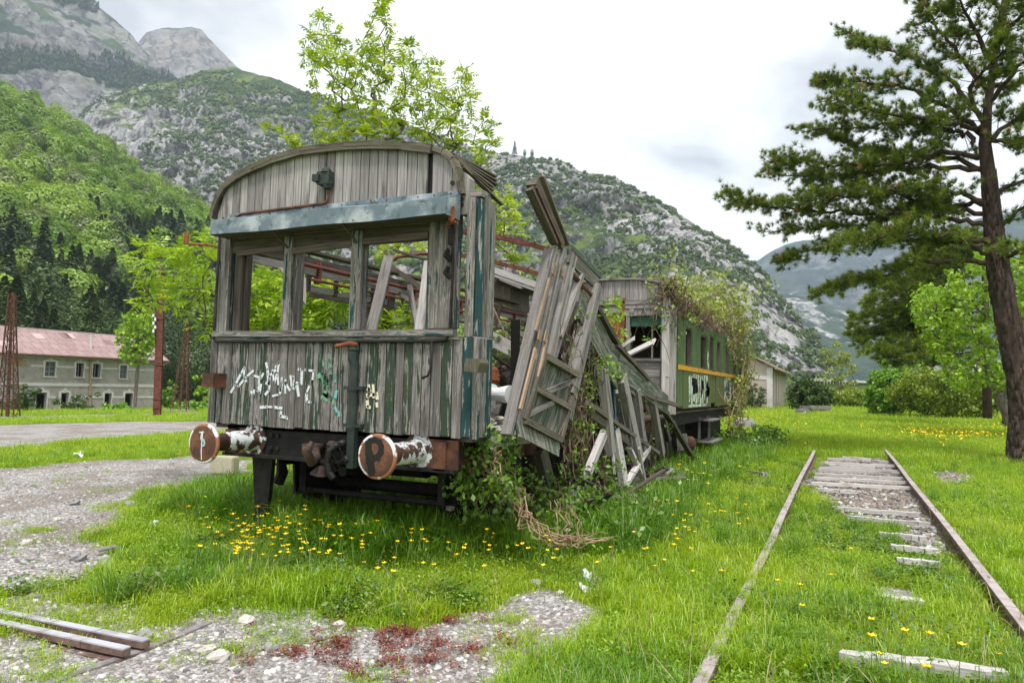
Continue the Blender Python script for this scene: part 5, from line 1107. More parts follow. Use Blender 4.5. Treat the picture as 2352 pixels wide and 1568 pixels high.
for f in (.06, .12, .35, .66, .85, .97): c = MB(); q = b + (tp - b) * f; c.bar(q - ex * .25, q + ex * .25, .42, .05); c.build('clamp_band', M['rust'], pole)
ins = MB()
for k in range(5): q = P(352 + (k % 2) * 4, 728 + k * 9, D=D - .3); ins.lathe(q, (0, 0, 1), [(0, .05), (.06, .08), (.1, .05), (.16, .07), (.2, .03)], 9)
ins.bar(P(352, 725, D=D - .25), P(358, 790, D=D - .25), .06, .06, m=1); ins.bar(P(356, 735, D=D - .2), P(366, 735, D=D - .1), .05, .05, m=1); ins.build('insulator', [M['white_paint'], M['black_iron']], pole)
# ------------------------------------------------------------------ shed, white house, far road
shed = thing('cream_shed', 'small cream rendered shed with a tiled gable roof behind the green carriage', 'shed', (-9, 85, 0))
yS = 80.; xR = -6.66; xA = -9.1; xLf = 2 * xA - xR; zt_ = 4.26; zA = P(1726, 812, Y=yS)[2] - .1; ys2 = 100
m = MB(); m.prism([(xLf, yS, -.4), (xR, yS, -.4), (xR, yS, zt_), (xA, yS, zA - .15), (xLf, yS, zt_)], (0, .3, 0)); m.box(xR - .3, xR, yS + .3, ys2, -.4, zt_, 'y'); m.box(xLf, xLf + .3, yS + .3, ys2, -.4, zt_, 'y'); m.build('wall', M['cream_wall'], shed)
m = MB(); m.box(xR - .55, xR + .03, yS - .06, yS, 0, zt_, 'z'); m.box(xLf, xR - .55, yS - .05, yS, 3.05, 3.42); m.box(xLf + .8, xR - 1.7, yS - .05, yS, 2.05, 2.3); m.build('trim', M['trim_white'], shed)
for k in range(3): mm = MB(); mm.box(xR, xR + .08, yS + 1.6 + k * 3.4, yS + 2.6 + k * 3.4, .6, zt_ - .2, 'z'); mm.build('pilaster', M['trim_white'], shed)
m = MB()
for sx in (-1, 1):
    e_ = np.array([xA + sx * (xR - xA + 1.15), yS - .5, zt_ - .42]); a_ = np.array([xA, yS - .5, zA]); L = np.array([0, ys2 - yS + 1, 0]); n = np.array([sx * (a_[2] - e_[2]), 0, abs(e_[0] - a_[0])]); n /= np.linalg.norm(n)
    m.prism([e_, e_ + L, a_ + L, a_], n * .12, (0, 1, 0))
m.build('roof', metal('old tile', (.24, .15, .12), (.33, .23, .19), 2.2, .4, .65, .9, (.2, .17, .15)), shed)
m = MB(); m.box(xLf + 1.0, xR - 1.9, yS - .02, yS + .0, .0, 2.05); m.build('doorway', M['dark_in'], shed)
wh = thing('white_house', 'white house with a tiled roof half hidden behind the pine trunk', 'house', (19, 95, 0))
p0 = P(2262, 935, Y=95); p1 = P(2345, 935, Y=95); m = MB(); m.box(p0[0], p1[0] + 8, 95, 102, -.4, P(2300, 872, Y=95)[2]); m.build('wall', M['trim_white'], wh)
ze2 = P(2300, 872, Y=95)[2]; zr2 = P(2300, 845, Y=98)[2]; m = MB(); m.prism([(p0[0] - .6, 94.4, ze2 - .1), (p1[0] + 8.5, 94.4, ze2 - .1), (p1[0] + 8.5, 98.5, zr2 + .4), (p0[0] - .6, 98.5, zr2 + .4)], (0, 0, .15), (1, 0, 0)); m.build('roof', metal('grey brown tile', (.3, .25, .22), (.38, .33, .3), 3), wh)
for px in (2300, 2325): q = P(px, 885, Y=95); m = MB(); m.box(q[0] - .45, q[0] + .45, 94.96, 94.999, q[2] - .7, q[2] + .7); m.build('window', M['dark_in'], wh)
m = MB(); a = P(2255, 948, Y=90); m.box(a[0], a[0] + 12, 90, 90.4, -.3, a[2] + .45); tag(m.build('low_white_wall', M['trim_white']), 'low white wall in front of the white house at the right', 'wall')
a = P(1872, 873, Y=190); b_ = P(1962, 878, Y=190); m = MB(); m.bar(a, b_ + [8, 0, 0], 7, .5); o = m.build('far_road', M['trim_white']); tag(o, kind='structure')
m = MB(); m.prism([(a[0] - 12, 185, -2), (b_[0] + 16, 185, -2), (b_[0] + 12, 187, a[2] - .3), (a[0] - 2, 187, a[2] - .3)], (0, 10, 0)); tag(m.build('embankment', plain('embankment grass', (.09, .13, .03), .95, .4, .6)), kind='structure')
m = MB()
for k in range(14): q = P(1872 + k * 7, 868 + k * .4, Y=186.3); m.box(q[0] - .06, q[0] + .06, 186.25, 186.35, q[2] - 1.2, q[2] + .1, 'z')
q0 = P(1872, 868, Y=186.3); q1 = P(1972, 873, Y=186.3); m.bar(q0, q1, .1, .12); m.bar(q0 - [0, 0, .5], q1 - [0, 0, .5], .06, .08); tag(m.build('roadside_railing', M['trim_white']), 'long pale railing along the far road under the cliff', 'railing')
# ------------------------------------------------------------------ track, loose rails, litter
M['rail_side'] = metal('rusty rail', (0.10, 0.06, 0.05), (0.19, 0.13, 0.11), 9)
M['rail_top'] = metal('dull rail head', (0.42, 0.37, 0.365), (0.28, 0.225, 0.215), 5, .4, .7, .55)
M['rail_steel'] = metal('worn steel', (0.46, 0.46, 0.51), (0.30, 0.285, 0.30), 5, .42, .7, .45, None, 0)
M['rail_sunk'] = metal('dull sunken rail', (0.25, 0.235, 0.245), (0.15, 0.13, 0.125), 6)
def rail(name, pts, label, group, top, hd=.072, h=.145, lift=.15, parts=True):
    r = thing(name, label, 'rail', pts[len(pts) // 2], group)
    a = MB(); b = MB(); c = MB()
    for i in range(len(pts) - 1):
        p, q = np.array(pts[i], float), np.array(pts[i + 1], float); d = (q - p); d /= np.linalg.norm(d); p_, q_ = p - d * .004, q + d * .004
        b.bar(p_ - [0, 0, .026], q_ - [0, 0, .026], hd, .036, r=.5); a.bar(p_ - [0, 0, .004], q_ - [0, 0, .004], hd * .97, .009, r=.5)
        b.bar(p_ - [0, 0, h * .53], q_ - [0, 0, h * .53], .018, h - .05, r=.5); b.bar(p_ - [0, 0, h - .007], q_ - [0, 0, h - .007], .13, .014, r=.5)
    a.build('rail_head', top, r); b.build('rail_web', M['rail_side'], r); return r
def rline(X, ya, yb, n, zf): return [(X + .006 * math.sin(y * .8), y, zf(y)) for y in np.linspace(ya, yb, n)]
def ztop(y): return .155 - .10 * sst(3.2, 1.6, y)
zl_ = lambda y: .16 - .06 * sst(9.6, 7.6, y) + .02 * sst(6, 4.5, y)
rl_ = rail('track_rail', rline(-.66, 1.6, 20.2, 30, zl_), 'left rail of the overgrown track, partly sunk in grass', 'rails of the overgrown track', M['rail_top'])
rr_ = rail('track_rail', rline(1.05, 1.6, 23.0, 30, lambda y: .165), 'right rail of the overgrown track, rust brown and clear of the grass', 'rails of the overgrown track', M['rail_top'])
fp = MB()
for y in (16.7,): fp.box(1.09, 1.12, y - .3, y + .3, .05, .13, 'y')
for y in (9.2, 12.6): fp.box(1.1, 1.13, y - .25, y + .25, .05, .12, 'y')
fp.build('fish_plate', M['rail_side'], rr_)
SL = [(1900, 2040, 1053, 'k'), (1935, 2000, 1049, 'k'), (1893, 2055, 1063, 0), (1905, 2010, 1068, 0), (1880, 2070, 1075, 0), (1878, 2075, 1080, 0), (1870, 2075, 1090, 0), (1868, 2080, 1099, 0), (1862, 2095, 1112, 0), (1880, 1965, 1124, 1), (1912, 2110, 1168, 1), (1945, 2135, 1190, 1), (2020, 2125, 1225, 1), (2045, 2155, 1255, 1), (2060, 2160, 1285, 1), (2008, 2120, 1372, 1), (1915, 2315, 1520, 2)]
words = ['farthest', 'half buried second', 'third', 'short fourth', 'fifth', 'sixth', 'seventh', 'eighth', 'ninth', 'short tenth', 'eleventh', 'twelfth', 'thirteenth', 'fourteenth', 'fifteenth']
for i, (xa, xb_, y, k) in enumerate(SL):
    za = .085 if y < 1150 else .085 if y < 1300 else .105 if y < 1450 else .15
    c0 = P(xa, y, Z=za); c1 = P(xb_, y + (6 if y < 1150 else 12 if y < 1500 else 32), Z=za); yc = (c0[1] + c1[1]) / 2
    c0[1] = c0[1] * .5 + yc * .5; c1[1] = c1[1] * .5 + yc * .5
    if i == 16: c0 = P(1925, 1505, Z=za); c1 = P(2312, 1548, Z=za)
    m = MB(); n = 7; w = .085 if i < 15 else .12
    prev = None
    for j in range(n + 1):
        q = c0 + (c1 - c0) * j / n + [0, random.uniform(-.01, .01), random.uniform(-.006, .006)]
        ww = w * random.uniform(.75, 1.05) * (.7 if j in (0, n) else 1)
        if prev is not None: m.bar(prev[0], q, prev[1], .05, (0, 0, 1), r=.5 + .2 * math.sin(i), w2=ww)
        prev = (q, ww)
    o = m.build('sleeper', M['sleeper']); origin(o, (c0 + c1) / 2)
    lab = 'bleached sleeper in the overgrown track, %s from the far end' % words[i] if i < 15 else ('short bleached sleeper on the gravel patch between the rails' if i == 15 else 'long white bleached sleeper nearest the camera, across the track')
    tag(o, lab, 'sleeper', 'bleached sleepers of the track')
for (pa, pb, lab) in (((-60, 1388), (335, 1468), 'short steel rail lying on the gravel, the farther of the pair'), ((-60, 1412), (290, 1486), 'short steel rail lying on the gravel, the nearer of the pair')):
    a = P(*pa, Z=.055); b = P(*pb, Z=.052); rail('loose_rail', [a + (b - a) * k / 4 for k in range(5)], lab, 'loose rails on the gravel', M['rail_steel'], .055, .075)
a = G(60, 1590); b = G(480, 1430); m = MB()
for k in range(10): p, q = a + (b - a) * k / 10, a + (b - a) * (k + 1) / 10; p[2] = gz(p[0], p[1]) - .012; q[2] = gz(q[0], q[1]) - .012; m.bar(p, q, .055, .05, r=.5)
tag(origin(m.build('sunken_rail', M['rail_sunk']), (a + b) / 2), 'rail sunk flush in the gravel crossing the bottom left corner', 'rail')
a = G(60, 1375); b = G(320, 1335); m = MB()
for k in range(6): p, q = a + (b - a) * k / 6, a + (b - a) * (k + 1) / 6; p[2] = gz(p[0], p[1]) - .01; q[2] = gz(q[0], q[1]) - .01; m.bar(p, q, .07, .06, r=.5)
tag(origin(m.build('sunken_rail', M['rail_sunk']), (a + b) / 2), 'pale rail nearly buried in grass behind the loose pair', 'rail')
# jerrican
jc = thing('jerrican', 'yellowish white plastic jerrican lying on its side on the gravel', 'jerrican', G(515, 1090))
c = G(515, 1088); m = MB(); M['plastic'] = plain('aged plastic', (.66, .60, .45), .5, .12)
ax_ = np.array([.93, .37, 0]); ay_ = np.array([-.37, .93, 0])
def rbox(m, c, hx, hy, hz, bev, r=.5):
    for (a_, b_, d_) in ((hx, hy - bev, hz - bev), (hx - bev, hy, hz - bev), (hx - bev, hy - bev, hz)):
        m.bar(c - ax_ * a_, c + ax_ * a_, b_ * 2, d_ * 2, (0, 0, 1), r=r)
rbox(m, c + [0, 0, .15], .20, .13, .14, .022); rbox(m, c + [0, 0, .15], .19, .12, .13, .004)
jb = m.build('can_body', M['plastic'], jc)
m = MB(); m.tube([c - ax_ * .2 + [0, -.05, .2], c - ax_ * .25 + [0, -.05, .2], c - ax_ * .25 + [0, .05, .2], c - ax_ * .2 + [0, .05, .2]], .018, 8); m.build('handle', M['plastic'], jc, True)
m = MB(); m.lathe(c - ax_ * .2 + [0, .02, .08], -ax_, [(0, .035), (.04, .035)], 12); m.build('cap', plain('rust stained cap', (.4, .25, .15), .6, .2), jc)
# planks, stones and paper in the foreground
def gplank(name, label, pa, pb, w, t, mat, h=.03, **k):
    a = G(*pa) + [0, 0, h]; b = G(*pb) + [0, 0, h + .01]; loose(name, label, 'plank' if 'plank' in name else 'wood', a, b, w, t, mat, (0, 0, 1), None, **k)
gplank('broken_plank', 'short pinkish broken plank on the gravel at the edge of the grass', (212, 1232), (262, 1212), .10, .03, M['timber_tan'], .03, jag=.03)
gplank('wood_scrap', 'dark curled wood scrap beside a grey stone left of the grass', (228, 1275), (262, 1270), .09, .02, M['timber'], .05, jag=.03)
gplank('dead_branch', 'pale dead branch lying in the grass between wreck and track', (1720, 1090), (1756, 1098), .09, .07, M['timber'], .06, jag=.05)
gplank('grey_plank', 'grey plank end lying in the grass near the fallen prop', (1590, 1050), (1622, 1056), .16, .04, M['timber'], .05, jag=.04)
LG = [(1832, 940), (1838, 944), (1846, 936), (1850, 940)]
for i, (a_, b_, dz, lab) in enumerate((((1830, 951), (1880, 950), .15, 'grey log at the bottom front of the far woodpile'), ((1846, 948), (1905, 946), .35, 'longest grey log lying across the far woodpile'), ((1840, 946), (1868, 940), .55, 'short log tilted on top of the far woodpile'), ((1862, 944), (1904, 941), .6, 'thin pole sticking out right on top of the far woodpile'), ((1834, 944), (1846, 950), .3, 'log pointing forward at the left end of the far woodpile'))):
    pa = G(*a_); pb = G(*b_); pa[2] = pb[2] = dz; D_ = 62.; pa = P(*a_, Y=D_); pb = P(*b_, Y=D_ + (1 if i != 4 else -2)); pa[2] = max(pa[2], dz); pb[2] = max(pb[2], dz)
    loose('log', lab, 'log', pa, pb, .32, .28, M['timber'], (0, 0, 1), 'logs of the far woodpile', jag=.1)
for i, (xa, xb_, yy, lab) in enumerate(((1692, 1727, 966, 'upper squared white timber beside the end of the green carriage'), (1688, 1712, 972, 'lower squared white timber beside the end of the green carriage'), (1708, 1730, 973, 'short timber end right of the stacked white timbers'))):
    a = P(xa, yy, Y=27.); b = P(xb_, yy, Y=27.3); loose('squared_timber', lab, 'timber', a, b, .2, .18, M['timber_white'], (0, 0, 1), 'timbers beside the green carriage')
for i, (px, py, r, mt, lab) in enumerate([(178, 1287, .075, 'stone_grey', 'pale grey standing stone at the gravel edge left of the grass'), (1228, 1345, .055, 'stone_grey', 'grey cracked stone at the top of the front gravel patch'), (170, 1158, .07, 'stone_grey', 'bluish stone on the left gravel'), (300, 1163, .07, 'stone_grey', 'right one of two stones beside tufts at the grass edge'), (292, 1160, .05, 'stone_grey', 'left one of two stones beside tufts at the grass edge'),
    (330, 1466, .055, 'stone_grey', 'grey stone touching the ends of the loose rails'), (475, 1500, .05, 'stone_pale', 'tan stone beside a tuft in the front gravel'), (620, 1492, .045, 'stone_grey', 'angular grey stone in the middle of the front gravel'), (735, 1468, .04, 'stone_grey', 'dark blue grey stone above the red moss'), (565, 1430, .05, 'stone_pale', 'pale cream stone on the gravel at the grass edge'), (1287, 1365, .035, 'stone_pale', 'white stone below the torn white sheet'), (2250, 1500, .055, 'stone_pale', 'white stone above the nearest sleeper'),
    (870, 1365, .03, 'stone_pale', 'pale stone by the grass edge in the centre'), (80, 1420, .04, 'stone_grey', 'grey stone by the end of the buried rail'), (500, 1515, .06, 'stone_pale', 'broad flat pale stone low in the front gravel'), (60, 1250, .05, 'stone_pale', 'pale stone far left on the open gravel'), (130, 1195, .04, 'stone_pale', 'small pale stone on the open gravel behind the plank'), (780, 1440, .045, 'stone_pale', 'flat white stone in the red moss'), (1000, 1400, .04, 'stone_brown', 'reddish stone at the back of the front gravel'), (1090, 1392, .035, 'stone_pale', 'white stone at the back of the front gravel')]):
    c = G(px, py); c[2] += r * .35; tag(rock('stone', c, r, M[mt], 300 + i, .62), lab, 'stone', 'loose stones on the gravel')
def sheet(name, label, pts, s, mat):
    r = np.random.default_rng(s); c = G(*pts[0]); n = 7; vs = []; fs = []
    P0, P1, P2, P3 = [G(*q) for q in pts]
    for i in range(n):
        for j in range(n):
            u, v = i / (n - 1), j / (n - 1); q = P0 * (1 - u) * (1 - v) + P1 * u * (1 - v) + P2 * u * v + P3 * (1 - u) * v
            vs.append(q + [r.normal() * .012, r.normal() * .012, .05 + .05 * math.sin(u * 5 + s) * math.sin(v * 4) + .02 * r.random()])
    for i in range(n - 1):
        for j in range(n - 1):
            if (i, j) in ((0, n - 2), (n - 2, 0)): continue
            a = i * n + j; fs.append((a, a + 1, a + n + 1, a + n))
    m = MB(); m.add(vs, fs); o = m.build(name, mat); origin(o, c); sm_ = o.modifiers.new('thick', 'SOLIDIFY'); sm_.thickness = .003; return tag(o, label, 'litter')
M['paper'] = plain('white sheet', (.80, .82, .84), .5, .05)
sheet('torn_sheet', 'larger crumpled white plastic sheet lying in the grass right of the front gravel', [(1335, 1330), (1378, 1332), (1382, 1352), (1345, 1350)], 1, M['paper'])
sheet('paper_scrap', 'small white scrap below the larger crumpled sheet', [(1335, 1365), (1362, 1362), (1358, 1376), (1340, 1378)], 2, M['paper'])
sheet('paper_scrap', 'little white scrap in the grass left of the buttercups', [(343, 1216), (356, 1214), (358, 1222), (346, 1224)], 3, M['paper'])
sheet('paper_scrap', 'white scrap in the grass strip behind the buffers', [(170, 1046), (190, 1045), (190, 1052), (172, 1052)], 4, M['paper'])
# ------------------------------------------------------------------ trees, shrubs, creepers
def grow(trunk, targets, r0=.05, rtip=.006, mat=None, name='trunk', parent=None, n=6, sag=.03, jit=.035):
    """branch skeleton: each target hangs from the nearest lower node; returns mesh object"""
    nodes = [np.array(q, float) for q in trunk]; par = [-1] + list(range(len(trunk) - 1)); base = nodes[0]
    T = sorted([np.array(q, float) for q in targets], key=lambda q: np.linalg.norm(q - base)); chains = []
    for q in T:
        A = np.array(nodes); d = np.linalg.norm(A - q, axis=1) + .55 * np.linalg.norm(A - base, axis=1) * 0.3 + 1.2 * np.maximum(0, A[:, 2] - q[2])
        i = int(np.argmin(d)); p = nodes[i]; L = np.linalg.norm(q - p); k = max(2, int(L / .35)); last = i
        for j in range(1, k + 1):
            f = j / k; x = p + (q - p) * f + np.array([rng.normal() * jit, rng.normal() * jit, -sag * L * math.sin(math.pi * f)]) * (f < 1)
            nodes.append(x); par.append(last); last = len(nodes) - 1
    cnt = np.zeros(len(nodes)); 
    for i in range(len(nodes) - 1, 0, -1): cnt[i] += .2; cnt[par[i]] += cnt[i]
    cnt = np.maximum(cnt, .2); R = rtip + (r0 - rtip) * (cnt / cnt.max()) ** .72
    m = MB()
    for i in range(1, len(nodes)):
        ra = min(R[par[i]], R[i] * 1.5); m.tube([nodes[par[i]], nodes[i]], [ra, R[i]], n if R[i] > .012 else 4, r=.5, cap=False)
    return m.build(name, mat or M['bark'], parent, True)
def pinnate(centers, seed, leaves=8, L=.16, ll=.065, lw=.022, up=.35, pairs=3):
    """compound leaves round each twig end"""
    r = np.random.default_rng(seed); V = []; F = []; C = []
    for c in centers:
        for k in range(leaves + r.integers(-2, 3)):
            d = r.normal(size=3) + [0, 0, up]; d /= np.linalg.norm(d); l = L * (.7 + .6 * r.random()); tone = r.random()
            s = np.cross(d, [0, 0, 1.0]); s /= np.linalg.norm(s) + 1e-6; n = np.cross(s, d); o = np.array(c) + r.normal(size=3) * .02
            for j in range(pairs * 2 + 1):
                if j == pairs * 2: p = o + d * l + [0, 0, -.10 * l]; dr = d + [0, 0, -.35]
                else: t_ = (.35 + .6 * (j // 2) / max(pairs - 1, 1)); sg = 1 if j % 2 else -1; p = o + d * l * t_ + [0, 0, -.10 * l * t_ * t_]; dr = d * .75 + s * sg + np.array([0, 0, -.25])
                dr = dr / np.linalg.norm(dr); w_ = np.cross(dr, n + r.normal(size=3) * .35); w_ /= np.linalg.norm(w_) + 1e-6; z_ = np.cross(w_, dr); a = ll * (.75 + .5 * r.random()); b = lw * (.8 + .4 * r.random())
                i0 = len(V); V += [p, p + dr * a * .45 - w_ * b * .5 + z_ * .004, p + dr * a - [0, 0, .12 * a], p + dr * a * .45 + w_ * b * .5 + z_ * .004]; F.append((i0, i0 + 1, i0 + 2, i0 + 3)); C.append(np.clip(tone * .7 + .3 * r.random(), 0, 1))
    return V, F, C
def leafcloud(centers, radius, per, size, seed, squash=.6, up=.3):
    r = np.random.default_rng(seed); c = np.repeat(np.array(centers), per, 0); rad = np.repeat(np.broadcast_to(radius, (len(centers),)), per)
    d = r.normal(size=c.shape); d /= np.linalg.norm(d, axis=1)[:, None]; c = c + d * (rad * r.random(len(c)) ** .5)[:, None] * [1, 1, .8]
    return quads(c, d + r.normal(size=c.shape) * .7 + [0, 0, up], size * (.6 + .8 * r.random(len(c))), r, squash)
M['ash_leaf'] = leafm('ash leaf', (0.16, 0.28, 0.006), (0.52, 0.64, 0.025), 0.42)
M['ash_leaf_b'] = leafm('bright ash leaf', (0.12, 0.27, 0.008), (0.52, 0.68, 0.03), 0.42)
M['bramble_leaf'] = leafm('bramble leaf', (0.05, 0.13, 0.012), (0.19, 0.33, 0.03), 0.3)
M['creeper_leaf'] = leafm('creeper leaf', (0.10, 0.22, 0.015), (0.27, 0.42, 0.035), 0.35)
M['creeper_pale'] = leafm('pale creeper leaf', (0.20, 0.27, 0.04), (0.40, 0.46, 0.09), 0.4)
M['shrub_leaf'] = leafm('shrub leaf', (0.13, 0.20, 0.010), (0.32, 0.42, 0.02), 0.35)
M['shrub_leaf_b'] = leafm('fresh shrub leaf', (0.10, 0.24, 0.01), (0.24, 0.46, 0.015), 0.35)
M['shrub_leaf_d'] = leafm('dark shrub leaf', (0.02, 0.05, 0.006), (0.09, 0.17, 0.015), 0.25)
M['lime_leaf'] = leafm('lime leaf', (0.17, 0.33, 0.01), (0.36, 0.54, 0.02), 0.4)
M['pine_leaf'] = leafm('pine needle', (0.05, 0.10, 0.010), (0.26, 0.34, 0.028), 0.25)
M['pine_tip'] = leafm('pine flower', (0.30, 0.19, 0.04), (0.48, 0.34, 0.1), 0.2)
def crown(name, vfr, mat, parent): 
    v, f, r = vfr; return link(name, fast_mesh(name, np.array(v), np.array(f), mat, r), parent)
# --- ash trees growing through and behind the front carriage
def C4(pts, Y, dy, s):
    r = np.random.default_rng(s); return [P(689 + x * .293, y * .293, Y=Y + r.uniform(-dy, dy)) for x, y in pts]
main_c = [(160,170),(185,150),(100,270),(190,300),(270,280),(130,370),(230,370),(310,330),(100,470),(200,450),(280,470),(350,470),(100,540),(300,540),(370,440),(430,470),(390,560),(350,620),(440,620),(130,710),(250,710),(400,700),(220,800),(350,790),(460,750),(570,700),(280,890),(430,900),(560,830),(600,800),(530,980),(620,920),(740,870),(750,920),(160,960),(220,1020),(310,1010),(340,1090),(230,1130),(610,1040),(720,1080),(810,990),(700,1000),(640,50),(650,20),(620,120),(680,190),(540,240),(540,330),(690,310),(660,370),(490,380),(550,430),(600,440),(510,500),(690,490),(570,520),(660,560),(640,600),(850,370),(830,440),(800,500),(770,540),(840,590),(720,620),(780,740),(820,770),(60,440),(80,330),(180,520),(260,600),(330,700),(470,560),(450,820),(380,860),(520,1060),(470,1000),(390,1080),(150,1080),(650,990),(560,910),(690,860)]
sec_c = [(950,470),(920,500),(1060,530),(1000,560),(1080,610),(910,650),(840,680),(1000,690),(1050,680),(920,800),(860,840),(1130,750),(1060,790),(1140,790),(1150,860),(960,870),(1050,880),(1000,960),(900,1000),(1060,940),(1180,960),(1100,1080),(900,1070),(970,1110),(1290,560),(1300,600),(1260,670),(1330,740),(1310,790),(1230,810),(1270,860),(1340,960),(1180,1000),(1240,990),(1290,1070),(1200,1110),(1220,1160),(1440,940),(1470,1000),(1490,1100),(1500,1150),(1360,1110),(1390,1180),(1380,1220),(1420,1280),(1420,1380),(1370,1440),(1430,1490),(1010,1050),(1150,930)]
a1 = thing('ash_tree', 'tallest young ash rising through the front carriage above its curved roof', 'tree', (-4.9, 9.6, 0.1), 'young ashes around the carriage')
tp = C4(main_c, 9.8, .8, 1)
low = [P(x, y, Y=9.6 + random.uniform(-.4, .4)) for x, y in ((930, 555), (950, 545), (905, 565), (965, 570), (880, 585), (620, 296), (650, 310), (672, 325), (690, 345))]
grow([P(913, 960, Y=9.7), P(910, 780, Y=9.7), P(900, 690, Y=9.7), P(880, 560, Y=9.7), P(850, 430, Y=9.7), P(835, 330, Y=9.7)], tp + low, .055, .0045, M['bark'], 'trunk', a1)
crown('crown', pinnate(tp + low, 21, 8, .15, .10, .038), M['ash_leaf'], a1)
a2 = thing('ash_tree', 'second young ash leaning out right of the curved roof above the gap', 'tree', (-3.6, 9.2, .1), 'young ashes around the carriage')
tp = C4(sec_c, 10.2, .7, 2) + [P(x, y, Y=9.4 + random.uniform(-.5, .5)) for x, y in ((1150, 450), (1165, 470), (1185, 478), (1140, 500), (1160, 505), (1110, 525), (1180, 540), (1125, 545), (1100, 560), (1165, 580), (1180, 600), (1110, 590), (1145, 535), (1190, 515), (1096, 520), (1150, 470))]
grow([P(985, 900, Y=10), P(1000, 700, Y=10), P(1010, 560, Y=10), P(1020, 440, Y=10), P(1035, 360, Y=10)], tp, .04, .0045, M['bark'], 'trunk', a2)
crown('crown', pinnate(tp, 22, 8, .15, .095, .036), M['ash_leaf'], a2)
a3 = thing('ash_tree', 'low bright ash spreading left behind the windows of the front carriage', 'tree', (-6.6, 8.3, .1), 'young ashes around the carriage')
r = np.random.default_rng(5)
tp = [P(x + r.normal() * 6, y + r.normal() * 6, Y=7.4 + r.uniform(-.5, .7)) for x, y in ((345, 575), (360, 590), (335, 605), (320, 655), (330, 690), (355, 680), (380, 600), (400, 585), (420, 600), (440, 580), (460, 590), (480, 575), (410, 630), (440, 620), (470, 620), (490, 600), (395, 660), (380, 690), (410, 690), (430, 670), (460, 660), (485, 650), (400, 710), (430, 700), (455, 695), (480, 680), (450, 640), (365, 560), (330, 570), (470, 745), (490, 740), (490, 560), (350, 640), (375, 650))]
tp += [P(x, y, Y=7.6 + r.uniform(-.4, .8)) for x, y in [(r.uniform(555, 800), r.uniform(640, 775)) for _ in range(64)]] + [P(x, y, Y=7.8) for x, y in ((600, 625), (620, 640), (590, 650), (650, 660), (720, 690), (740, 720))]
tp += [P(r.uniform(870, 980), r.uniform(735, 775), Y=8.2) for _ in range(10)]
grow([P(640, 960, Y=8.3), P(640, 840, Y=8.2), P(625, 740, Y=8.0), P(590, 680, Y=7.8), P(520, 650, Y=7.6)], tp, .045, .005, M['bark'], 'trunk', a3, sag=.03)
crown('crown', pinnate(tp, 23, 9, .22, .11, .038), M['ash_leaf_b'], a3)
# --- the big pine on the right
pine = thing('pine_tree', 'big Scots pine at the right edge with wide spreading boughs', 'tree', G(2350, 1068), 'pines on the right')
yP = 21.0
TR = [((2350, 1085), .34), ((2347, 1040), .32), ((2352, 960), .30), ((2345, 880), .29), ((2325, 780), .275), ((2303, 680), .26), ((2293, 620), .245), ((2284, 540), .215), ((2278, 480), .19), ((2270, 400), .165), ((2262, 330), .14), ((2268, 250), .10), ((2280, 160), .08), ((2298, 60), .085), ((2318, -60), .06), ((2330, -160), .03)]
tr_ = [P(a, b, Y=yP) for (a, b), _ in TR]; m = MB(); m.tube(tr_, [q for _, q in TR], 18); 
for k in range(900):
    f = rng.random() * 9; i = int(f); p = tr_[i] + (tr_[i + 1] - tr_[i]) * (f - i); rr = TR[i][1] + (TR[i + 1][1] - TR[i][1]) * (f - i); a = rng.random() * 6.28; d = np.array([math.cos(a), math.sin(a), 0]); m.bar(p + d * rr - [0, 0, .14], p + d * rr * .995 + [0, 0, .14], rng.uniform(.03, .06), .014, d)
m.build('trunk', M['bark_dark'], pine, True)
CW = lambda x, y: (1665 + x * .293, 287 + y * .293)
BO = [[(2274, 606), (2187, 598), (2105, 600), (2046, 630), (1958, 647), (1895, 668)], [CW(2090, 1040), CW(1980, 960), CW(1700, 900), CW(1300, 900), CW(900, 900), CW(600, 1010), CW(470, 1055)], [CW(2060, 790), CW(1800, 740), CW(1400, 700), CW(1000, 700), CW(600, 670), CW(250, 620), CW(40, 565)],
      [CW(2040, 610), CW(1850, 620), CW(1600, 650), CW(1200, 760), CW(700, 810), CW(280, 830)], [CW(2050, 600), CW(1850, 530), CW(1600, 490), CW(1200, 520), CW(800, 580), CW(480, 600)], [CW(2010, 350), CW(1600, 320), CW(1300, 350), CW(1000, 400), CW(700, 410), CW(340, 390)],
      [CW(1990, 250), CW(1700, 210), CW(1450, 290), CW(1100, 310), CW(700, 300), CW(350, 290)], [CW(1960, 140), CW(1850, 60), CW(1700, 20), CW(1400, 0), CW(1000, 20), CW(600, 60)], [(2265, 315), (2180, 250), (2080, 200), (1980, 190), (1888, 185)], [(2265, 285), (2190, 190), (2090, 130), (2000, 100), (1945, 82)], [(2275, 215), (2200, 120), (2150, 60), (2118, 12)],
      [(2283, 150), (2230, 60), (2190, -30)], [(2300, 50), (2270, -60)], [(2268, 300), (2200, 290), (2080, 270), (1960, 240), (1900, 225)], [(2280, 500), (2180, 480), (2050, 440), (1930, 430), (1860, 440)],
      [(2290, 600), (2350, 570), (2420, 560)], [(2284, 530), (2350, 480), (2430, 440)], [(2275, 450), (2340, 420), (2420, 380)], [(2265, 330), (2330, 270), (2420, 200)], [(2270, 240), (2340, 150), (2420, 80)], [(2290, 100), (2350, 30), (2400, -40)], [(2265, 330), (2230, 200), (2330, 90)], [(2262, 320), (2320, 330), (2400, 310)], [(2278, 190), (2330, 200), (2390, 180)], [(2270, 390), (2150, 360), (2000, 350), (1880, 300)], [(2285, 560), (2200, 540), (2100, 530), (2000, 545), (1920, 560)]]
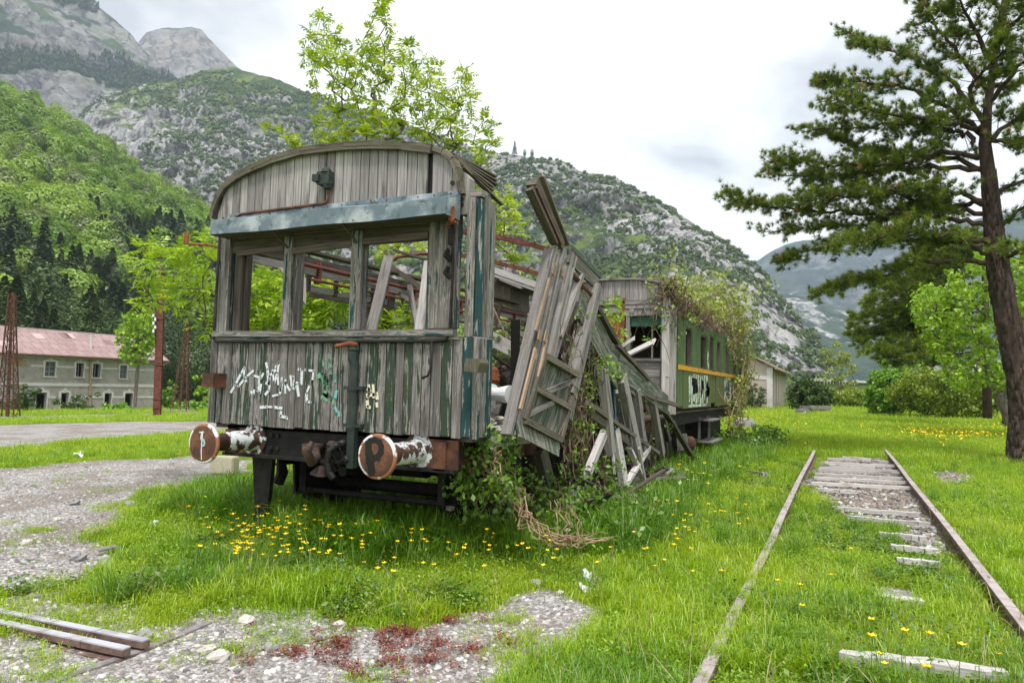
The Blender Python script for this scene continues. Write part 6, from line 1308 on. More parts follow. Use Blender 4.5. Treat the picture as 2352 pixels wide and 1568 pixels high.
def pine_crown(boughs, yP, parent, seed, tuft=.155, dens=1.75, needles=46, spread=2.1, bare=.12, r0=.07, nw=.011, tips=0.02):
    r = np.random.default_rng(seed); lim = MB(); tc = []; td = []
    for bi, b in enumerate(boughs):
        dy = r.uniform(-spread, spread) if bi else -.6
        pts = [P(*q, Y=yP + dy * (i / (len(b) - 1)) ** 1.2) for i, q in enumerate(b)]
        fine = []
        for i in range(len(pts) - 1):
            for k in range(5): fine.append(pts[i] + (pts[i + 1] - pts[i]) * k / 5 + r.normal(size=3) * .035)
        fine.append(pts[-1]); n = len(fine); lim.tube(fine, [r0 * (1 - .88 * i / n) for i in range(n)], 7, cap=False)
        Lb = sum(np.linalg.norm(pts[i + 1] - pts[i]) for i in range(len(pts) - 1)); nt = int(Lb * 11 * dens)
        for k in range(nt):
            f = bare + (1 - bare) * r.random() ** .8; x = f * (n - 1.01); i = int(x); p = fine[i] + (fine[i + 1] - fine[i]) * (x - i); d = fine[i + 1] - fine[i]; d /= np.linalg.norm(d)
            s = np.cross(d, [0, 0, 1.]); s /= np.linalg.norm(s); a = r.choice([-1, 1]) * r.uniform(.5, 1.2); dr = d * r.uniform(.3, 1) + s * a + np.array([0, 0, r.uniform(-.28, .38)]); dr /= np.linalg.norm(dr)
            L = r.uniform(.35, 1.15) * (1.15 - .65 * f) * min(1, Lb / 4 + .3); e = p + dr * L + [0, 0, -.06 * L]; mid = p + dr * L * .5 + r.normal(size=3) * .04
            lim.tube([p, mid, e], [.012, .008, .004], 4, cap=False)
            for j in range(int(2 + L * 6.5)):
                u = (.35 + .65 * r.random()) if j else 1.0; q = (p + (mid - p) * u * 2) if u < .5 else mid + (e - mid) * (u - .5) * 2; q = q + r.normal(size=3) * .06; tc.append(q); td.append(dr + np.array([0, 0, .45]) + r.normal(size=3) * .35)
    lim.build('limbs', M['bark_dark'], parent, True)
    tc = np.array(tc); td = np.array(td); td /= np.linalg.norm(td, axis=1)[:, None]; N = len(tc)
    c = np.repeat(tc, needles, 0); d = np.repeat(td, needles, 0) * .9 + r.normal(size=(N * needles, 3)) * .55; d /= np.linalg.norm(d, axis=1)[:, None]
    L = tuft * (.7 + .6 * r.random(len(c)))[:, None]; w = np.cross(d, r.normal(size=d.shape)); w /= np.linalg.norm(w, axis=1)[:, None]
    v = np.stack([c - w * nw * .5, c + w * nw * .5, c + d * L], 1).reshape(-1, 3); tone = np.repeat(r.random(N), needles)
    col = np.clip(.15 * r.random(len(c)) + .85 * tone, 0, 1)
    mi = np.repeat((r.random(N) < tips) & (td[:, 2] > .3), needles)
    me = fast_mesh('crown', v, np.arange(len(v)).reshape(-1, 3), [M['pine_leaf'], M['pine_tip']], col); me.polygons.foreach_set('material_index', mi.astype(np.int32))
    link('crown', me, parent); return N
NT_ = pine_crown(BO, yP, pine, 31, tips=.035)
print('pine tufts', NT_)
# second pine behind it
pine2 = thing('pine_tree', 'darker pine standing behind the big one with low drooping boughs', 'tree', P(2235, 950, Z=0), 'pines on the right')
y2 = 44.; m = MB(); m.tube([P(2268, 960, Y=y2), P(2264, 800, Y=y2), P(2262, 600, Y=y2), P(2262, 520, Y=y2)], [.22, .2, .14, .06], 12); m.build('trunk', M['bark_dark'], pine2, True)
B2 = []
for k in range(40):
    y = 545 + 285 * k / 39 + random.uniform(-8, 8); l_ = float(np.interp(y, [540, 600, 650, 690, 730, 770, 800, 830], [2120, 2085, 2020, 1985, 1950, 1952, 1985, 2060])) + random.uniform(0, 90) * (k % 2); B2.append([(2262, y - 18), (2262 - (2262 - l_) * .35, y - 12), (2262 - (2262 - l_) * .7, y - 2), (l_, y + 10)])
pine_crown(B2, y2, pine2, 32, .27, .60, 26, 3.0, .1, .06, .03, 0)
# --- broadleaf trees and shrubs on the right
def shrub(name, label, cat, px, pyb, w_px, h_px, Y, mat, seed, n=90, per=60, size=.12, stems=None, group=None, lobes=7, hollow=.0):
    b = G(px, pyb); b = P(px, pyb, Y=Y) if b[1] > 115 or b[1] < 0 else b; b[2] = float(gz(b[0], b[1])); s = proj(b)[1][0] / FOC; W_ = w_px * s / 2; H_ = h_px * s; r = np.random.default_rng(seed)
    t_ = thing(name, label, cat, b, group); cs_ = []
    lob = r.normal(size=(8, 3)); lob /= np.linalg.norm(lob, axis=1)[:, None]
    for _ in range(n * 2):
        d = r.normal(size=3); d /= np.linalg.norm(d); rad = (.35 + .65 * r.random() ** .5) * (.78 + .34 * (np.clip(lob @ d, 0, 1) ** 4).max()); q = np.array([d[0] * W_, d[1] * W_ * .8, H_ * .46 + d[2] * H_ * .52]) * [rad, rad, 1]; q[2] = H_ * .46 + d[2] * H_ * .52 * rad
        if q[2] > .03 * H_: cs_.append(b + q)
    grow([b + [0, 0, -.1], b + [r.normal() * .05, 0, H_ * .2], b + [r.normal() * .1, 0, H_ * .42]], cs_[::3], max(.02, H_ * .012), .008, stems or M['stem_brown'], 'stems', t_, 5)
    crown('foliage', leafcloud(cs_, W_ * .16, per, size, seed, .7), mat, t_); return t_
shrub('shrub', 'large yellow green shrub right of the track with bare grey stems', 'shrub', 2180, 962, 225, 125, 57, M['shrub_leaf'], 41, 150, 70, .17, M['bark'])
shrub('shrub', 'fresh green upright bush standing left behind the large shrub', 'shrub', 2040, 955, 105, 115, 62, M['shrub_leaf_b'], 42, 90, 70, .19)
shrub('shrub', 'dark round bush beside the cream shed', 'shrub', 1858, 930, 108, 75, 76, M['shrub_leaf_d'], 43, 90, 60, .2)
shrub('shrub', 'low yellowish thicket between the dark bush and the fresh green bush', 'shrub', 1955, 928, 115, 48, 88, M['shrub_leaf'], 44, 80, 50, .2)
shrub('shrub', 'brownish scrub in front of the shed door beside the green carriage', 'shrub', 1722, 938, 75, 65, 60, M['shrub_leaf_d'], 45, 60, 30, .15, M['stem_tan'])
shrub('sapling', 'thin pale sapling at the shed corner', 'sapling', 1812, 938, 26, 55, 66, M['creeper_pale'], 46, 24, 22, .14)
shrub('shrub', 'dark green bush under the pine in front of the low white wall', 'shrub', 2270, 950, 75, 80, 60, M['shrub_leaf_d'], 47, 60, 50, .17)
shrub('shrub', 'dark low bush right of the pine trunk base', 'shrub', 2330, 985, 60, 30, 42, M['shrub_leaf_d'], 48, 40, 50, .12)
shrub('broadleaf_tree', 'thin bright leaved tree in front of the valley beside the far road', 'tree', 1925, 905, 85, 150, 105, M['creeper_pale'], 49, 60, 34, .24, M['bark'])
shrub('broadleaf_tree', 'bright green tree showing between the boughs of the two pines', 'tree', 2075, 890, 130, 250, 75, M['lime_leaf'], 54, 80, 40, .25, M['bark'])
lime = thing('broadleaf_tree', 'tall bright lime green tree with pale forked trunk just left of the pine trunk', 'tree', P(2318, 962, Z=0))
r = np.random.default_rng(51); tp = []
while len(tp) < 400:
    x, y = r.uniform(2085, 2400), r.uniform(560, 890)
    if x < 2085 + max(0, (y - 700)) * .55 or x < 2330 - (y - 540) * 1.7: continue
    tp.append(P(x, y, Y=33 + r.uniform(-2.5, 2.5)))
grow([P(2320, 975, Y=33), P(2300, 920, Y=33), P(2265, 840, Y=33), P(2235, 770, Y=33), P(2225, 690, Y=33), P(2210, 620, Y=33)], tp, .17, .012, M['bark'], 'trunk', lime, 6)
crown('crown', leafcloud(tp, .32, 26, .15, 52, .75), M['lime_leaf'], lime)
shrub('shrub', 'green tree crown overhanging the white house at the right edge', 'tree', 2345, 880, 60, 240, 50, M['shrub_leaf_b'], 53, 50, 40, .18, M['bark'])
# --- left: small tree and shrubs by the house, individual conifers behind
st_ = thing('broadleaf_tree', 'slim bright green tree in front of the grey house', 'tree', G(310, 938))
r = np.random.default_rng(61); D_ = 98.; tp = []
while len(tp) < 130:
    x, y = r.uniform(268, 362), r.uniform(718, 860)
    if ((x - 316) / 44) ** 2 + ((y - 775) / 60) ** 2 > 1: continue
    tp.append(P(x, y, D=D_ + r.uniform(-1.8, 1.8)))
grow([P(309, 940, D=D_), P(313, 890, D=D_), P(318, 830, D=D_), P(316, 760, D=D_)], tp, .22, .025, M['bark'], 'trunk', st_, 5)
crown('crown', leafcloud(tp, .6, 16, .42, 62, .8), M['lime_leaf'], st_)
def lshrub(label, px, py, w, h, D, mat, s, n=40, per=36):
    k = D / FOC; c = P(px, py - 2, D=D); c[2] = float(gz(c[0], c[1])); t_ = thing('shrub', label, 'shrub', c); r = np.random.default_rng(s)
    cs_ = [c + np.array([r.normal() * w * k * .27, r.normal() * w * k * .25, abs(r.normal()) * h * k * .45]) for _ in range(n)]
    grow([c, c + [0, 0, h * k * .3]], cs_[::2], .05, .015, M['stem_brown'], 'stems', t_, 4); crown('foliage', leafcloud(cs_, w * k * .12, per, .3, s, .8), mat, t_)
lshrub('green shrub against the left ground floor of the grey house', 48, 935, 75, 60, 95, M['shrub_leaf_d'], 71)
lshrub('thin shrub between the doorways of the grey house', 178, 935, 60, 45, 95, M['shrub_leaf_d'], 72, 30, 22)
lshrub('low grass clump shrub below the right doorways of the grey house', 265, 940, 55, 14, 93, M['shrub_leaf_b'], 73)
lshrub('yellow green bush beside the left corner of the front carriage', 468, 940, 60, 70, 92, M['lime_leaf'], 74)
lshrub('bush at the foot of the thin lattice mast', 385, 940, 45, 60, 100, M['shrub_leaf_b'], 75)
lshrub('low bushes right of the thin lattice mast', 430, 945, 60, 18, 88, M['shrub_leaf_b'], 76)
# conifers one by one behind the house
mt = MB(); mt.tube([(0, 0, -1), (0, 0, 6), (0, 0, 14)], [.28, .2, .05], 7); tme = None
cproto = thing('conifer', 'dark conifer at the foot of the wooded slope behind the house', 'tree', (0, 0, 0), 'dark conifers at the foot of the slope')
mt.build('trunk', M['bark_dark'], cproto); cm = [crown_mesh('crown', M['leaf_conif'], 4600, 3.9, 7.4, .42, 8.6, s=140 + i, cone=i < 2, squash=.62) for i in range(3)]
link('crown', cm[0], cproto); r = np.random.default_rng(81); first = True
for k in range(130):
    px = r.uniform(-120, 1250); t0 = r.uniform(-.02, .10); D_ = np.interp(px, [-700, 0, 450, 800, 1340], [120, 128, 150, 190, 270]); D2 = D_ + t0 * 380 - 6; c = P(px, 900, D=D2); c[2] = float(gz(c[0], c[1])) + max(0, t0) * 60 * (1 if px < 700 else .5) - .5
    o = cproto if first else copy_tree(cproto); 
    if not first: [ch for ch in o.children if ch.name.startswith('crown')][0].data = cm[k % 3]
    first = False; sc_ = r.uniform(.75, 1.2); o.location = tuple(c); o.rotation_euler = (0, 0, r.random() * 6.28); o.scale = (sc_ * r.uniform(.9, 1.2),) * 2 + (sc_,)
# lone conifers on the skyline
for px, py, h, lab in ((1182, 352, 32, 'tall lone conifer on the skyline of the rocky mountain'), (1205, 360, 22, 'left one of two dark round topped trees on the skyline'), (1222, 362, 24, 'right one of two dark round topped trees on the skyline')):
    D_ = np.interp(px, [540, 1100, 1680], [1050, 760, 560]) - 6; c = P(px, py, D=D_); o = copy_tree(cproto); tag(o, lab, 'tree', 'lone trees on the skyline'); o.location = tuple(c - [0, 0, 2]); k_ = h * D_ / FOC / 15.; o.scale = (k_ * .9, k_ * .9, k_); 
    if h < 30: [ch for ch in o.children if ch.name.startswith('crown')][0].data = cm[2]
# --- creepers
def creeper(name, label, cat, paths, leaf_pts, mat, seed, size=.05, per=9, rad=.09, stem=None, rs=.008, group=None):
    t_ = thing(name, label, cat, paths[0][0], group); m = MB(); r = np.random.default_rng(seed)
    for p in paths:
        fine = []
        for i in range(len(p) - 1):
            for k in range(4): fine.append(np.array(p[i]) + (np.array(p[i + 1]) - np.array(p[i])) * k / 4 + r.normal(size=3) * .02)
        fine.append(np.array(p[-1])); q = rs * r.uniform(.6, 1.3); m.tube(fine, [q * (1 - .6 * i / len(fine)) for i in range(len(fine))], 5, cap=False)
    m.build('stems', stem or M['stem_brown'], t_); 
    if len(leaf_pts): crown('leaves', leafcloud(leaf_pts, rad, per, size, seed, .62), mat, t_)
    return t_
r = np.random.default_rng(91)
def wander(a, b, n, j, X=None, Y=None):
    a = np.array(a, float); b = np.array(b, float); return [P(*(a + (b - a) * i / n + r.normal(size=2) * j * (0 < i < n)), X=X, Y=Y) for i in range(n + 1)]
pa = []; lf = []
for k in range(130):
    x0 = r.uniform(1300, 1510); X_ = XW + (r.uniform(-.35, .12) if x0 < 1385 else r.uniform(-.8, -.25)); y1 = 700 + (x0 - 1300) * 1.0 + r.uniform(-20, 60); w_ = wander((x0 + r.normal() * 20, r.uniform(1040, 1110)), (x0 + r.normal() * 15, y1), 5, 8, X=X_); pa.append(w_)
    if k % 5 == 0: lf += w_[1:]
for k in range(110): lf.append(P(1312 + abs(r.normal()) * 60, r.uniform(690, 1060), X=XW + r.uniform(-.3, .12)))
for k in range(40): x = r.uniform(1380, 1560); lf.append(P(x, 700 + (x - 1370) * 1.15 + r.uniform(20, 240), X=XW + r.uniform(-.7, -.1)))
for x, y in ((1395, 830), (1420, 850), (1400, 850), (1425, 865), (1410, 860), (1385, 845)): lf += [P(x + r.normal() * 8, y + r.normal() * 8, X=XW + .12) for _ in range(3)]
creeper('creeper', 'green climbing creeper with brown stems tangled through the fallen side wall', 'climbing plant', pa, lf, M['creeper_leaf'], 92, .05, 7, .11)
pa = [wander((1445, 860), (1405, 700), 4, 5, Y=11.9), wander((1450, 870), (1425, 720), 4, 5, Y=11.9)]; lf = [P(r.uniform(1385, 1440), r.uniform(690, 790), Y=11.9 + r.uniform(-.2, .2)) for _ in range(26)]
creeper('creeper', 'yellow leaved creeper in front of the rusty orange panel', 'climbing plant', pa, lf, M['lime_leaf'], 93, .09, 5, .12)
pa = [wander((1090, 860), (1160 + k * 8, 770 + k * 4), 4, 8, Y=7.4 + .1 * k) for k in range(6)]; lf = [P(r.uniform(1120, 1215), r.uniform(745, 830), Y=7.6 + r.uniform(-.4, .6)) for _ in range(30)]
creeper('creeper', 'light green creeper on the broken boards in the gap behind the end wall', 'climbing plant', pa, lf, M['creeper_leaf'], 94, .05, 7, .08)
# brambles below the wreck
pa = []; lf = []
for k in range(60):
    x0 = r.uniform(1040, 1395); y0_ = 1150 + (1 - abs(x0 - 1220) / 200) * r.uniform(0, 60); Yg = 6.3 + r.uniform(-.4, 1.2) + (x0 - 1040) / 380 * 1.2; p0 = P(x0, y0_, Y=Yg); p0[2] = 0; top = p0 + [r.normal() * .25, r.normal() * .25, r.uniform(.25, .75)]; e_ = top + [r.normal() * .4, r.normal() * .3 - .1, r.uniform(-.35, .1)]
    pa.append([p0, (p0 + top) / 2 + r.normal(size=3) * .05, top, e_]); lf += [(p0 + top) / 2 + r.normal(size=3) * .08, top + r.normal(size=3) * .1, (top + e_) / 2 + r.normal(size=3) * .1, e_, (p0 * .3 + top * .7) + r.normal(size=3) * .12]
for k in range(90): x = r.uniform(1045, 1180); lf.append(P(x, r.uniform(1000, 1150), Y=5.75 + r.uniform(-.15, .5)))
creeper('bramble', 'dense green bramble thicket at the foot of the front carriage and fallen wall', 'bramble', pa, lf, M['bramble_leaf'], 95, .055, 15, .15)
pa = []
for k in range(22): a = (r.uniform(1085, 1150), r.uniform(1000, 1060)); pa.append(wander(a, (a[0] + r.uniform(-40, 90), a[1] + r.uniform(60, 150)), 4, 8, Y=5.7 + r.uniform(-.1, .5)))
for k in range(10):
    a = (1180 + r.uniform(-30, 30), 1130 + r.uniform(-25, 25)); b_ = (1290 + r.uniform(-40, 90), 1238 + r.uniform(-12, 14)); pa.append([P(*a, Y=6.1), P(1210 + r.normal() * 14, 1190 + r.normal() * 12, Y=5.75), P((a[0] + b_[0]) / 2 + 10, 1225 + r.normal() * 8, Y=5.6), P(*b_, Y=5.65)])
for k in range(10): y = 1238 + r.uniform(-10, 10); pa.append([P(1270 + r.normal() * 10, y, Y=5.65), P(1320, y + r.normal() * 5 + 4, Y=5.6), P(1375 + r.normal() * 20, y - 8 + r.normal() * 5, Y=5.8)])
for k in range(6): x = 1300 + r.normal() * 30; pa.append([P(x, 1250, Y=5.7), P(x + 5, 1190, Y=5.8), P(x - 20, 1150 + r.normal() * 8, Y=6)])
creeper('dry_vines', 'bundle of dry tan vines curling through the brambles to the ground', 'dead vines', pa, [], None, 96, stem=M['stem_tan'], rs=.006)
# creeper mass on the green carriage
pa = []; lf = []
for k in range(150):
    y = r.uniform(15.6, 22.6) if k % 9 else r.uniform(13.5, 15); x = r.uniform(-4.0, -2.8); z = 3.1 + .5 * math.sin(math.pi * min(1, (x + 5.8) / 3)); h = (.2 + .85 * math.exp(-((y - 19.0) / 2.2) ** 2)) * r.uniform(.4, 1.3); p0 = np.array([x, y, z]); pa.append([p0, p0 + [r.normal() * .2, r.normal() * .3, h * .6], p0 + [r.normal() * .4 + .15, r.normal() * .5, h]]); lf += [pa[-1][1], pa[-1][2], pa[-1][2] + r.normal(size=3) * .25]
for k in range(45):
    y = r.uniform(20.0, 22.2) if k % 7 else r.uniform(18.5, 20.5); z = r.uniform(1.0, 3.4); x = -2.75 + r.uniform(0, .3); z1 = z + r.uniform(.3, .9); p0 = np.array([x, y, max(.1, z - .6)]); pa.append([p0, p0 + [r.normal() * .15, r.normal() * .3, .5], np.array([x + r.normal() * .2, y + r.normal() * .4, z1])])
    lf += [pa[-1][2], pa[-1][1]]
creeper('roof_creeper', 'pale yellow green creeper bush covering roof and far end of the green carriage', 'climbing plant', pa, lf, M['creeper_pale'], 97, .09, 13, .24, M['stem_tan'], .014)
pa = []
for k in range(44):
    x = -2.98 + r.normal() * .10; p0 = np.array([x, 13.4, 3.6 + r.normal() * .1]); pa.append([p0, p0 + [r.normal() * .25, r.normal() * .2 - .1, -.3 + r.normal() * .2], p0 + [r.normal() * .3, r.uniform(-.2, .8), -r.uniform(.2, 1.4)]])
for k in range(70): y = r.uniform(13.6, 17.5); p0 = np.array([-2.85, y, 3.15 + r.random() * .25]); pa.append([p0, p0 + [.12 + r.normal() * .1, r.normal() * .4, r.normal() * .15], p0 + [.1, r.normal() * .6, -r.uniform(0, .5)]])
lf = [np.array([-2.95 + r.normal() * .16, 13.45 + r.normal() * .2, r.uniform(2.4, 3.8)]) for _ in range(26)]
creeper('dry_vines', 'brown vine tangle over the near end corner of the green carriage', 'dead vines', pa, lf, M['creeper_leaf'], 98, .06, 8, .1, M['stem_brown'], .01)
# leafy weed right of the green carriage wheels
pa = []; lf = []
for k in range(50): c = G(r.uniform(1630, 1790), r.uniform(1000, 1040)); pa.append([c, c + [0, 0, .2], c + [r.normal() * .1, r.normal() * .1, .35]]); lf += [c + [r.normal() * .15, r.normal() * .15, r.uniform(.1, .45)] for _ in range(3)]
creeper('nettles', 'patch of dark leafy nettles beside the green carriage', 'weeds', pa, lf, M['bramble_leaf'], 99, .10, 12, .16)
# ------------------------------------------------------------------ grass, pebbles, flowers
M['grass'] = leafm('grass blade', (0.18, 0.34, 0.004), (0.40, 0.58, 0.010), 0.44, per='both', patch=(0.55, (0.46, 0.56, 0.02), 0.5))
M['grass_deep'] = leafm('deep grass blade', (0.06, 0.18, 0.006), (0.19, 0.38, 0.012), 0.4, per='both', patch=(0.6, (0.24, 0.36, 0.03), 0.35))
M['weed'] = leafm('weed leaf', (0.10, 0.23, 0.006), (0.31, 0.50, 0.014), 0.36, per='both', patch=(0.5, (0.30, 0.38, 0.03), 0.35))
M['weed_dark'] = leafm('dark weed leaf', (0.04, 0.11, 0.010), (0.16, 0.29, 0.02), 0.3, per='both')
M['sedum'] = leafm('red stonecrop', (0.13, 0.03, 0.02), (0.28, 0.085, 0.05), 0.1, per='both')
M['pebble'] = (lambda t: (t.bsdf(t.ramp(t.n('ObjectInfo').outputs['Random'], [(0, (.13, .125, .125)), (.35, (.25, .235, .225)), (.72, (.38, .36, .35)), (.95, (.60, .58, .57)), (1, (.34, .2, .15))]), .9, 0, None, .2), t.mat)[1])(NT('pebble'))
def tuft_mesh(name, mat, n, h, w, spread, s, lean=.5):
    r = np.random.default_rng(s); V = []; F = []; C = []
    for k in range(n):
        a = r.random() * 6.28; b = np.array([r.normal() * spread, r.normal() * spread, -.02]); d = np.array([math.cos(a), math.sin(a), 0]); hh = h * r.uniform(.45, 1.15); ln = r.uniform(.1, lean) * hh; sd = np.array([-d[1], d[0], 0]); ww = w * r.uniform(.7, 1.3); i0 = len(V)
        p1 = b + d * ln * .28 + [0, 0, hh * .55]; p2 = b + d * ln * .68 + [0, 0, hh * .88]; p3 = b + d * ln * 1.15 + [0, 0, hh * (1.0 - .25 * ln / hh)]
        V += [b - sd * ww / 2, b + sd * ww / 2, p1 + sd * ww * .45, p1 - sd * ww * .45, p2 + sd * ww * .3, p2 - sd * ww * .3, p3 + sd * .0006, p3 - sd * .0006]; F += [(i0, i0 + 1, i0 + 2, i0 + 3), (i0 + 3, i0 + 2, i0 + 4, i0 + 5), (i0 + 5, i0 + 4, i0 + 6, i0 + 7)]; C += [r.random()] * 3
    return fast_mesh(name, np.array(V), np.array(F), mat, C)
def weed_mesh(name, mat, n, R, size, s, h=.05):
    r = np.random.default_rng(s); c = np.stack([r.normal(size=n) * R, r.normal(size=n) * R, np.abs(r.normal(size=n)) * h + .01], -1); v, f, q = quads(c, np.stack([r.normal(size=n) * .5, r.normal(size=n) * .5, np.ones(n)], -1), size * (.5 + r.random(n)), r, .55); return fast_mesh(name, v, f, mat, q)
gp = [proto('grass_tuft', tuft_mesh('grass_tuft', M['grass'], 40, .062, .004, .05, i, .8)) for i in range(4)]
gt = [proto('tall_grass', tuft_mesh('tall_grass', M['grass_deep'], 30, .27, .006, .05, 10 + i, .7)) for i in range(4)]
gw = [proto('weed', weed_mesh('weed', M['weed'], 30, .035, .014, 20 + i, .022)) for i in range(4)]
gf2 = [proto('far_tuft', tuft_mesh('far_tuft', M['grass'], 46, .20, .014, .22, 30 + i)) for i in range(3)]
def sample(n, ymin, ymax, seed, xmin=-60, xmax=2420, power=1.0):
    """points on the ground spread evenly over the survey area, so denser close by"""
    r = np.random.default_rng(seed); px = r.uniform(xmin, xmax, n); u = r.random(n) ** power; py = ymin + (ymax - ymin) * u
    d = np.stack([px - PP[0], py - PP[1], np.full(n, FOC)], -1) @ RW.T; z = np.zeros(n)
    for _ in range(12): t_ = (z - CAMZ) / np.minimum(d[:, 2], -1e-4); x = d[:, 0] * t_; y = d[:, 1] * t_; z = .5 * z + .5 * gz(x, y)
    ok = (d[:, 2] < -1e-3) & (np.hypot(x, y) < 170); p = np.stack([x, y, gz(x, y)], -1)[ok]; return p, np.hypot(p[:, 0], p[:, 1]), np.stack([px, py], -1)[ok], r
def under(p): return (p[:, 0] > -5.6) & (p[:, 0] < -3.0) & (p[:, 1] > 6.3) & (p[:, 1] < 24)
TALL = [wpoly([(330, 1190), (420, 1150), (580, 1128), (700, 1120), (1100, 1130), (1250, 1150), (1420, 1130), (1560, 1050), (1700, 1010), (1800, 1010), (1790, 1060), (1640, 1130), (1560, 1250), (1420, 1300), (1250, 1310), (900, 1320), (640, 1290), (480, 1220)])]
def tallness(x, y): return sst(-.25, .35, pdist(x, y, TALL[0]) + .35 * fbm(x * 1.2, y * 1.2, 3, 66))
EDGE_T = 0.50
def gsel(p, r, seed, bare=.0):
    g = grassiness(p[:, 0], p[:, 1]) + .55 * fbm(p[:, 0] * 2.2, p[:, 1] * 2.2, 3, seed); g = g - .75 * np.clip(fbm(p[:, 0] * 4.5, p[:, 1] * 4.5, 3, seed + 5) - .06, 0, 1) * 4 * sst(9, 4, np.hypot(p[:, 0], p[:, 1])); near_sleeper = (p[:, 0] > -.05) & (p[:, 0] < .82) & (np.abs(p[:, 1] - 4.44 - .17 * p[:, 0]) < .11) & (r.random(len(p)) > .12); return (g > EDGE_T + .25 * r.random(len(p)) - bare) & ~near_sleeper
# near turf
p, D, q, r = sample(95000, 955, 1720, 1); k = gsel(p, r, 1) & (D > 1.2) & (D < 26); rl = (np.minimum(np.abs(p[:, 0] - 1.05), np.where(p[:, 1] > 8.6, np.abs(p[:, 0] + .66), 9)) > .085) | (p[:, 1] > 22.5)
k &= rl; p, D = p[k], D[k]
tl = tallness(p[:, 0], p[:, 1]); n = len(p); hs = (.55 + .75 * r.random(n)) * (1 + .9 * tl) * (.75 + .9 * np.clip(fbm(p[:, 0] * .9, p[:, 1] * .9, 3, 12) + .5, 0, 1)) * np.clip(.8 + D / 40, .8, 1.3)
sc_w = r.random(n) < .22
scatter('grass', gp, p[~sc_w], hs[~sc_w], rz((~sc_w).sum(), r, .12), label='short spring grass around the track and carriages')
scatter('weeds', gw, p[sc_w], hs[sc_w] * 1.15, rz(sc_w.sum(), r, .15), label='small leafy weeds in the grass')
k = (r.random(n) < tl * .62) & ~(under(p) & (r.random(n) < .8)); scatter('tall_grass', gt, p[k] , (.7 + 1.0 * r.random(k.sum())) * np.clip(tl[k], .4, 1), rz(k.sum(), r, .15), label='tall dark grass in front of and beside the front carriage')
gm = [proto('meadow_tuft', tuft_mesh('meadow_tuft', M['grass'], 26, .17, .006, .045, 50 + i, .8)) for i in range(4)]
p, D, q, r = sample(26000, 1040, 1720, 13); cl_ = fbm(p[:, 0] * .8, p[:, 1] * .8, 4, 48) + .12 * sst(-1.2, .5, p[:, 0]) > .04; k = gsel(p, r, 5) & cl_ & (D > 1.5) & (np.abs(p[:, 0] - 1.05) > .12); p = p[k]; scatter('long_grass', gm, p, .55 + .6 * r.random(len(p)), rz(len(p), r, .15), label='longer yellow green grass blades around the track')
# a few taller clumps elsewhere
p, D, q, r = sample(6000, 1000, 1700, 3); cl_ = fbm(p[:, 0] * 1.1, p[:, 1] * 1.1, 3, 44) > .07; k = gsel(p, r, 5) & cl_ & (D > 1.5); p = p[k]; scatter('grass_clumps', gt, p, .4 + .55 * r.random(len(p)), rz(len(p), r, .15), label='taller clumps in the grass')
gl = [proto('broad_weed', weed_mesh('broad_weed', M['weed_dark'], 46, .055, .030, 70 + i, .05)) for i in range(4)]
p, D, q, r = sample(15000, 1080, 1720, 14); cl_ = fbm(p[:, 0] * 1.3 + 9, p[:, 1] * 1.3, 4, 58) + .10 * sst(-.7, .2, p[:, 0]) * sst(1.3, .6, p[:, 0]) > .11; k = gsel(p, r, 5) & cl_ & (D > 1.6) & (np.abs(p[:, 0] - 1.05) > .12); p = p[k]; scatter('broad_weeds', gl, p, .5 + .8 * r.random(len(p)), rz(len(p), r, .2), label='dark broad leaved weeds in patches')
M['straw'] = leafm('straw', (.30, .22, .10), (.5, .42, .22), .3, per='both')
gs_ = [proto('straw_stem', tuft_mesh('straw_stem', M['straw'], 4, .26, .0035, .05, 80 + i, 1.2)) for i in range(3)]
p, D, q, r = sample(700, 1060, 1720, 15); k = gsel(p, r, 5) & (D > 1.8); p = p[k]; scatter('straw', gs_, p, .5 + .8 * r.random(len(p)), rz(len(p), r, .4), label='dry straw stems among the grass')
# sparse tufts on the gravel
p, D, q, r = sample(9000, 1040, 1720, 4); cl_ = fbm(p[:, 0] * 1.6, p[:, 1] * 1.6, 3, 45) > .10; g_ = grassiness(p[:, 0], p[:, 1]); k = (g_ < .6) & cl_ & (D > 1.5); p = p[k]; scatter('gravel_weeds', gw + gp[:2], p, .5 + .6 * r.random(len(p)), rz(len(p), r, .1), label='sparse weeds growing in the gravel')
pts = []
for (px, py, rr_x, n_) in ((1180, 1482, .16, 46), (500, 1500, .10, 22), (325, 1160, .25, 60), (300, 1170, .18, 40), (115, 1340, .09, 20), (90, 1220, .08, 16), (235, 1165, .06, 10), (1000, 1350, .15, 20), (1165, 1425, .07, 16), (60, 1530, .1, 14), (860, 1560, .1, 20), (20, 1440, .18, 60), (180, 1425, .2, 40)):
    c = G(px, py)
    for _ in range(n_): a = c + [rng.normal() * rr_x, rng.normal() * rr_x, 0]; a[2] = float(gz(a[0], a[1])); pts.append(a)
scatter('gravel_tufts', gp + gw[:2], np.array(pts), .7 + .6 * rng.random(len(pts)), rz(len(pts), rng, .15), label='bright grass tufts standing in the gravel')
# meadow farther off
p, D, q, r = sample(26000, 885, 1060, 7); k = gsel(p, r, 7) & (D >= 20) & (D < 150); p, D = p[k], D[k]; scatter('meadow', gf2, p, np.clip(D / 45, .6, 2.2) * (.7 + .6 * r.random(len(p))), rz(len(p), r, .1), label='bright meadow grass farther off')
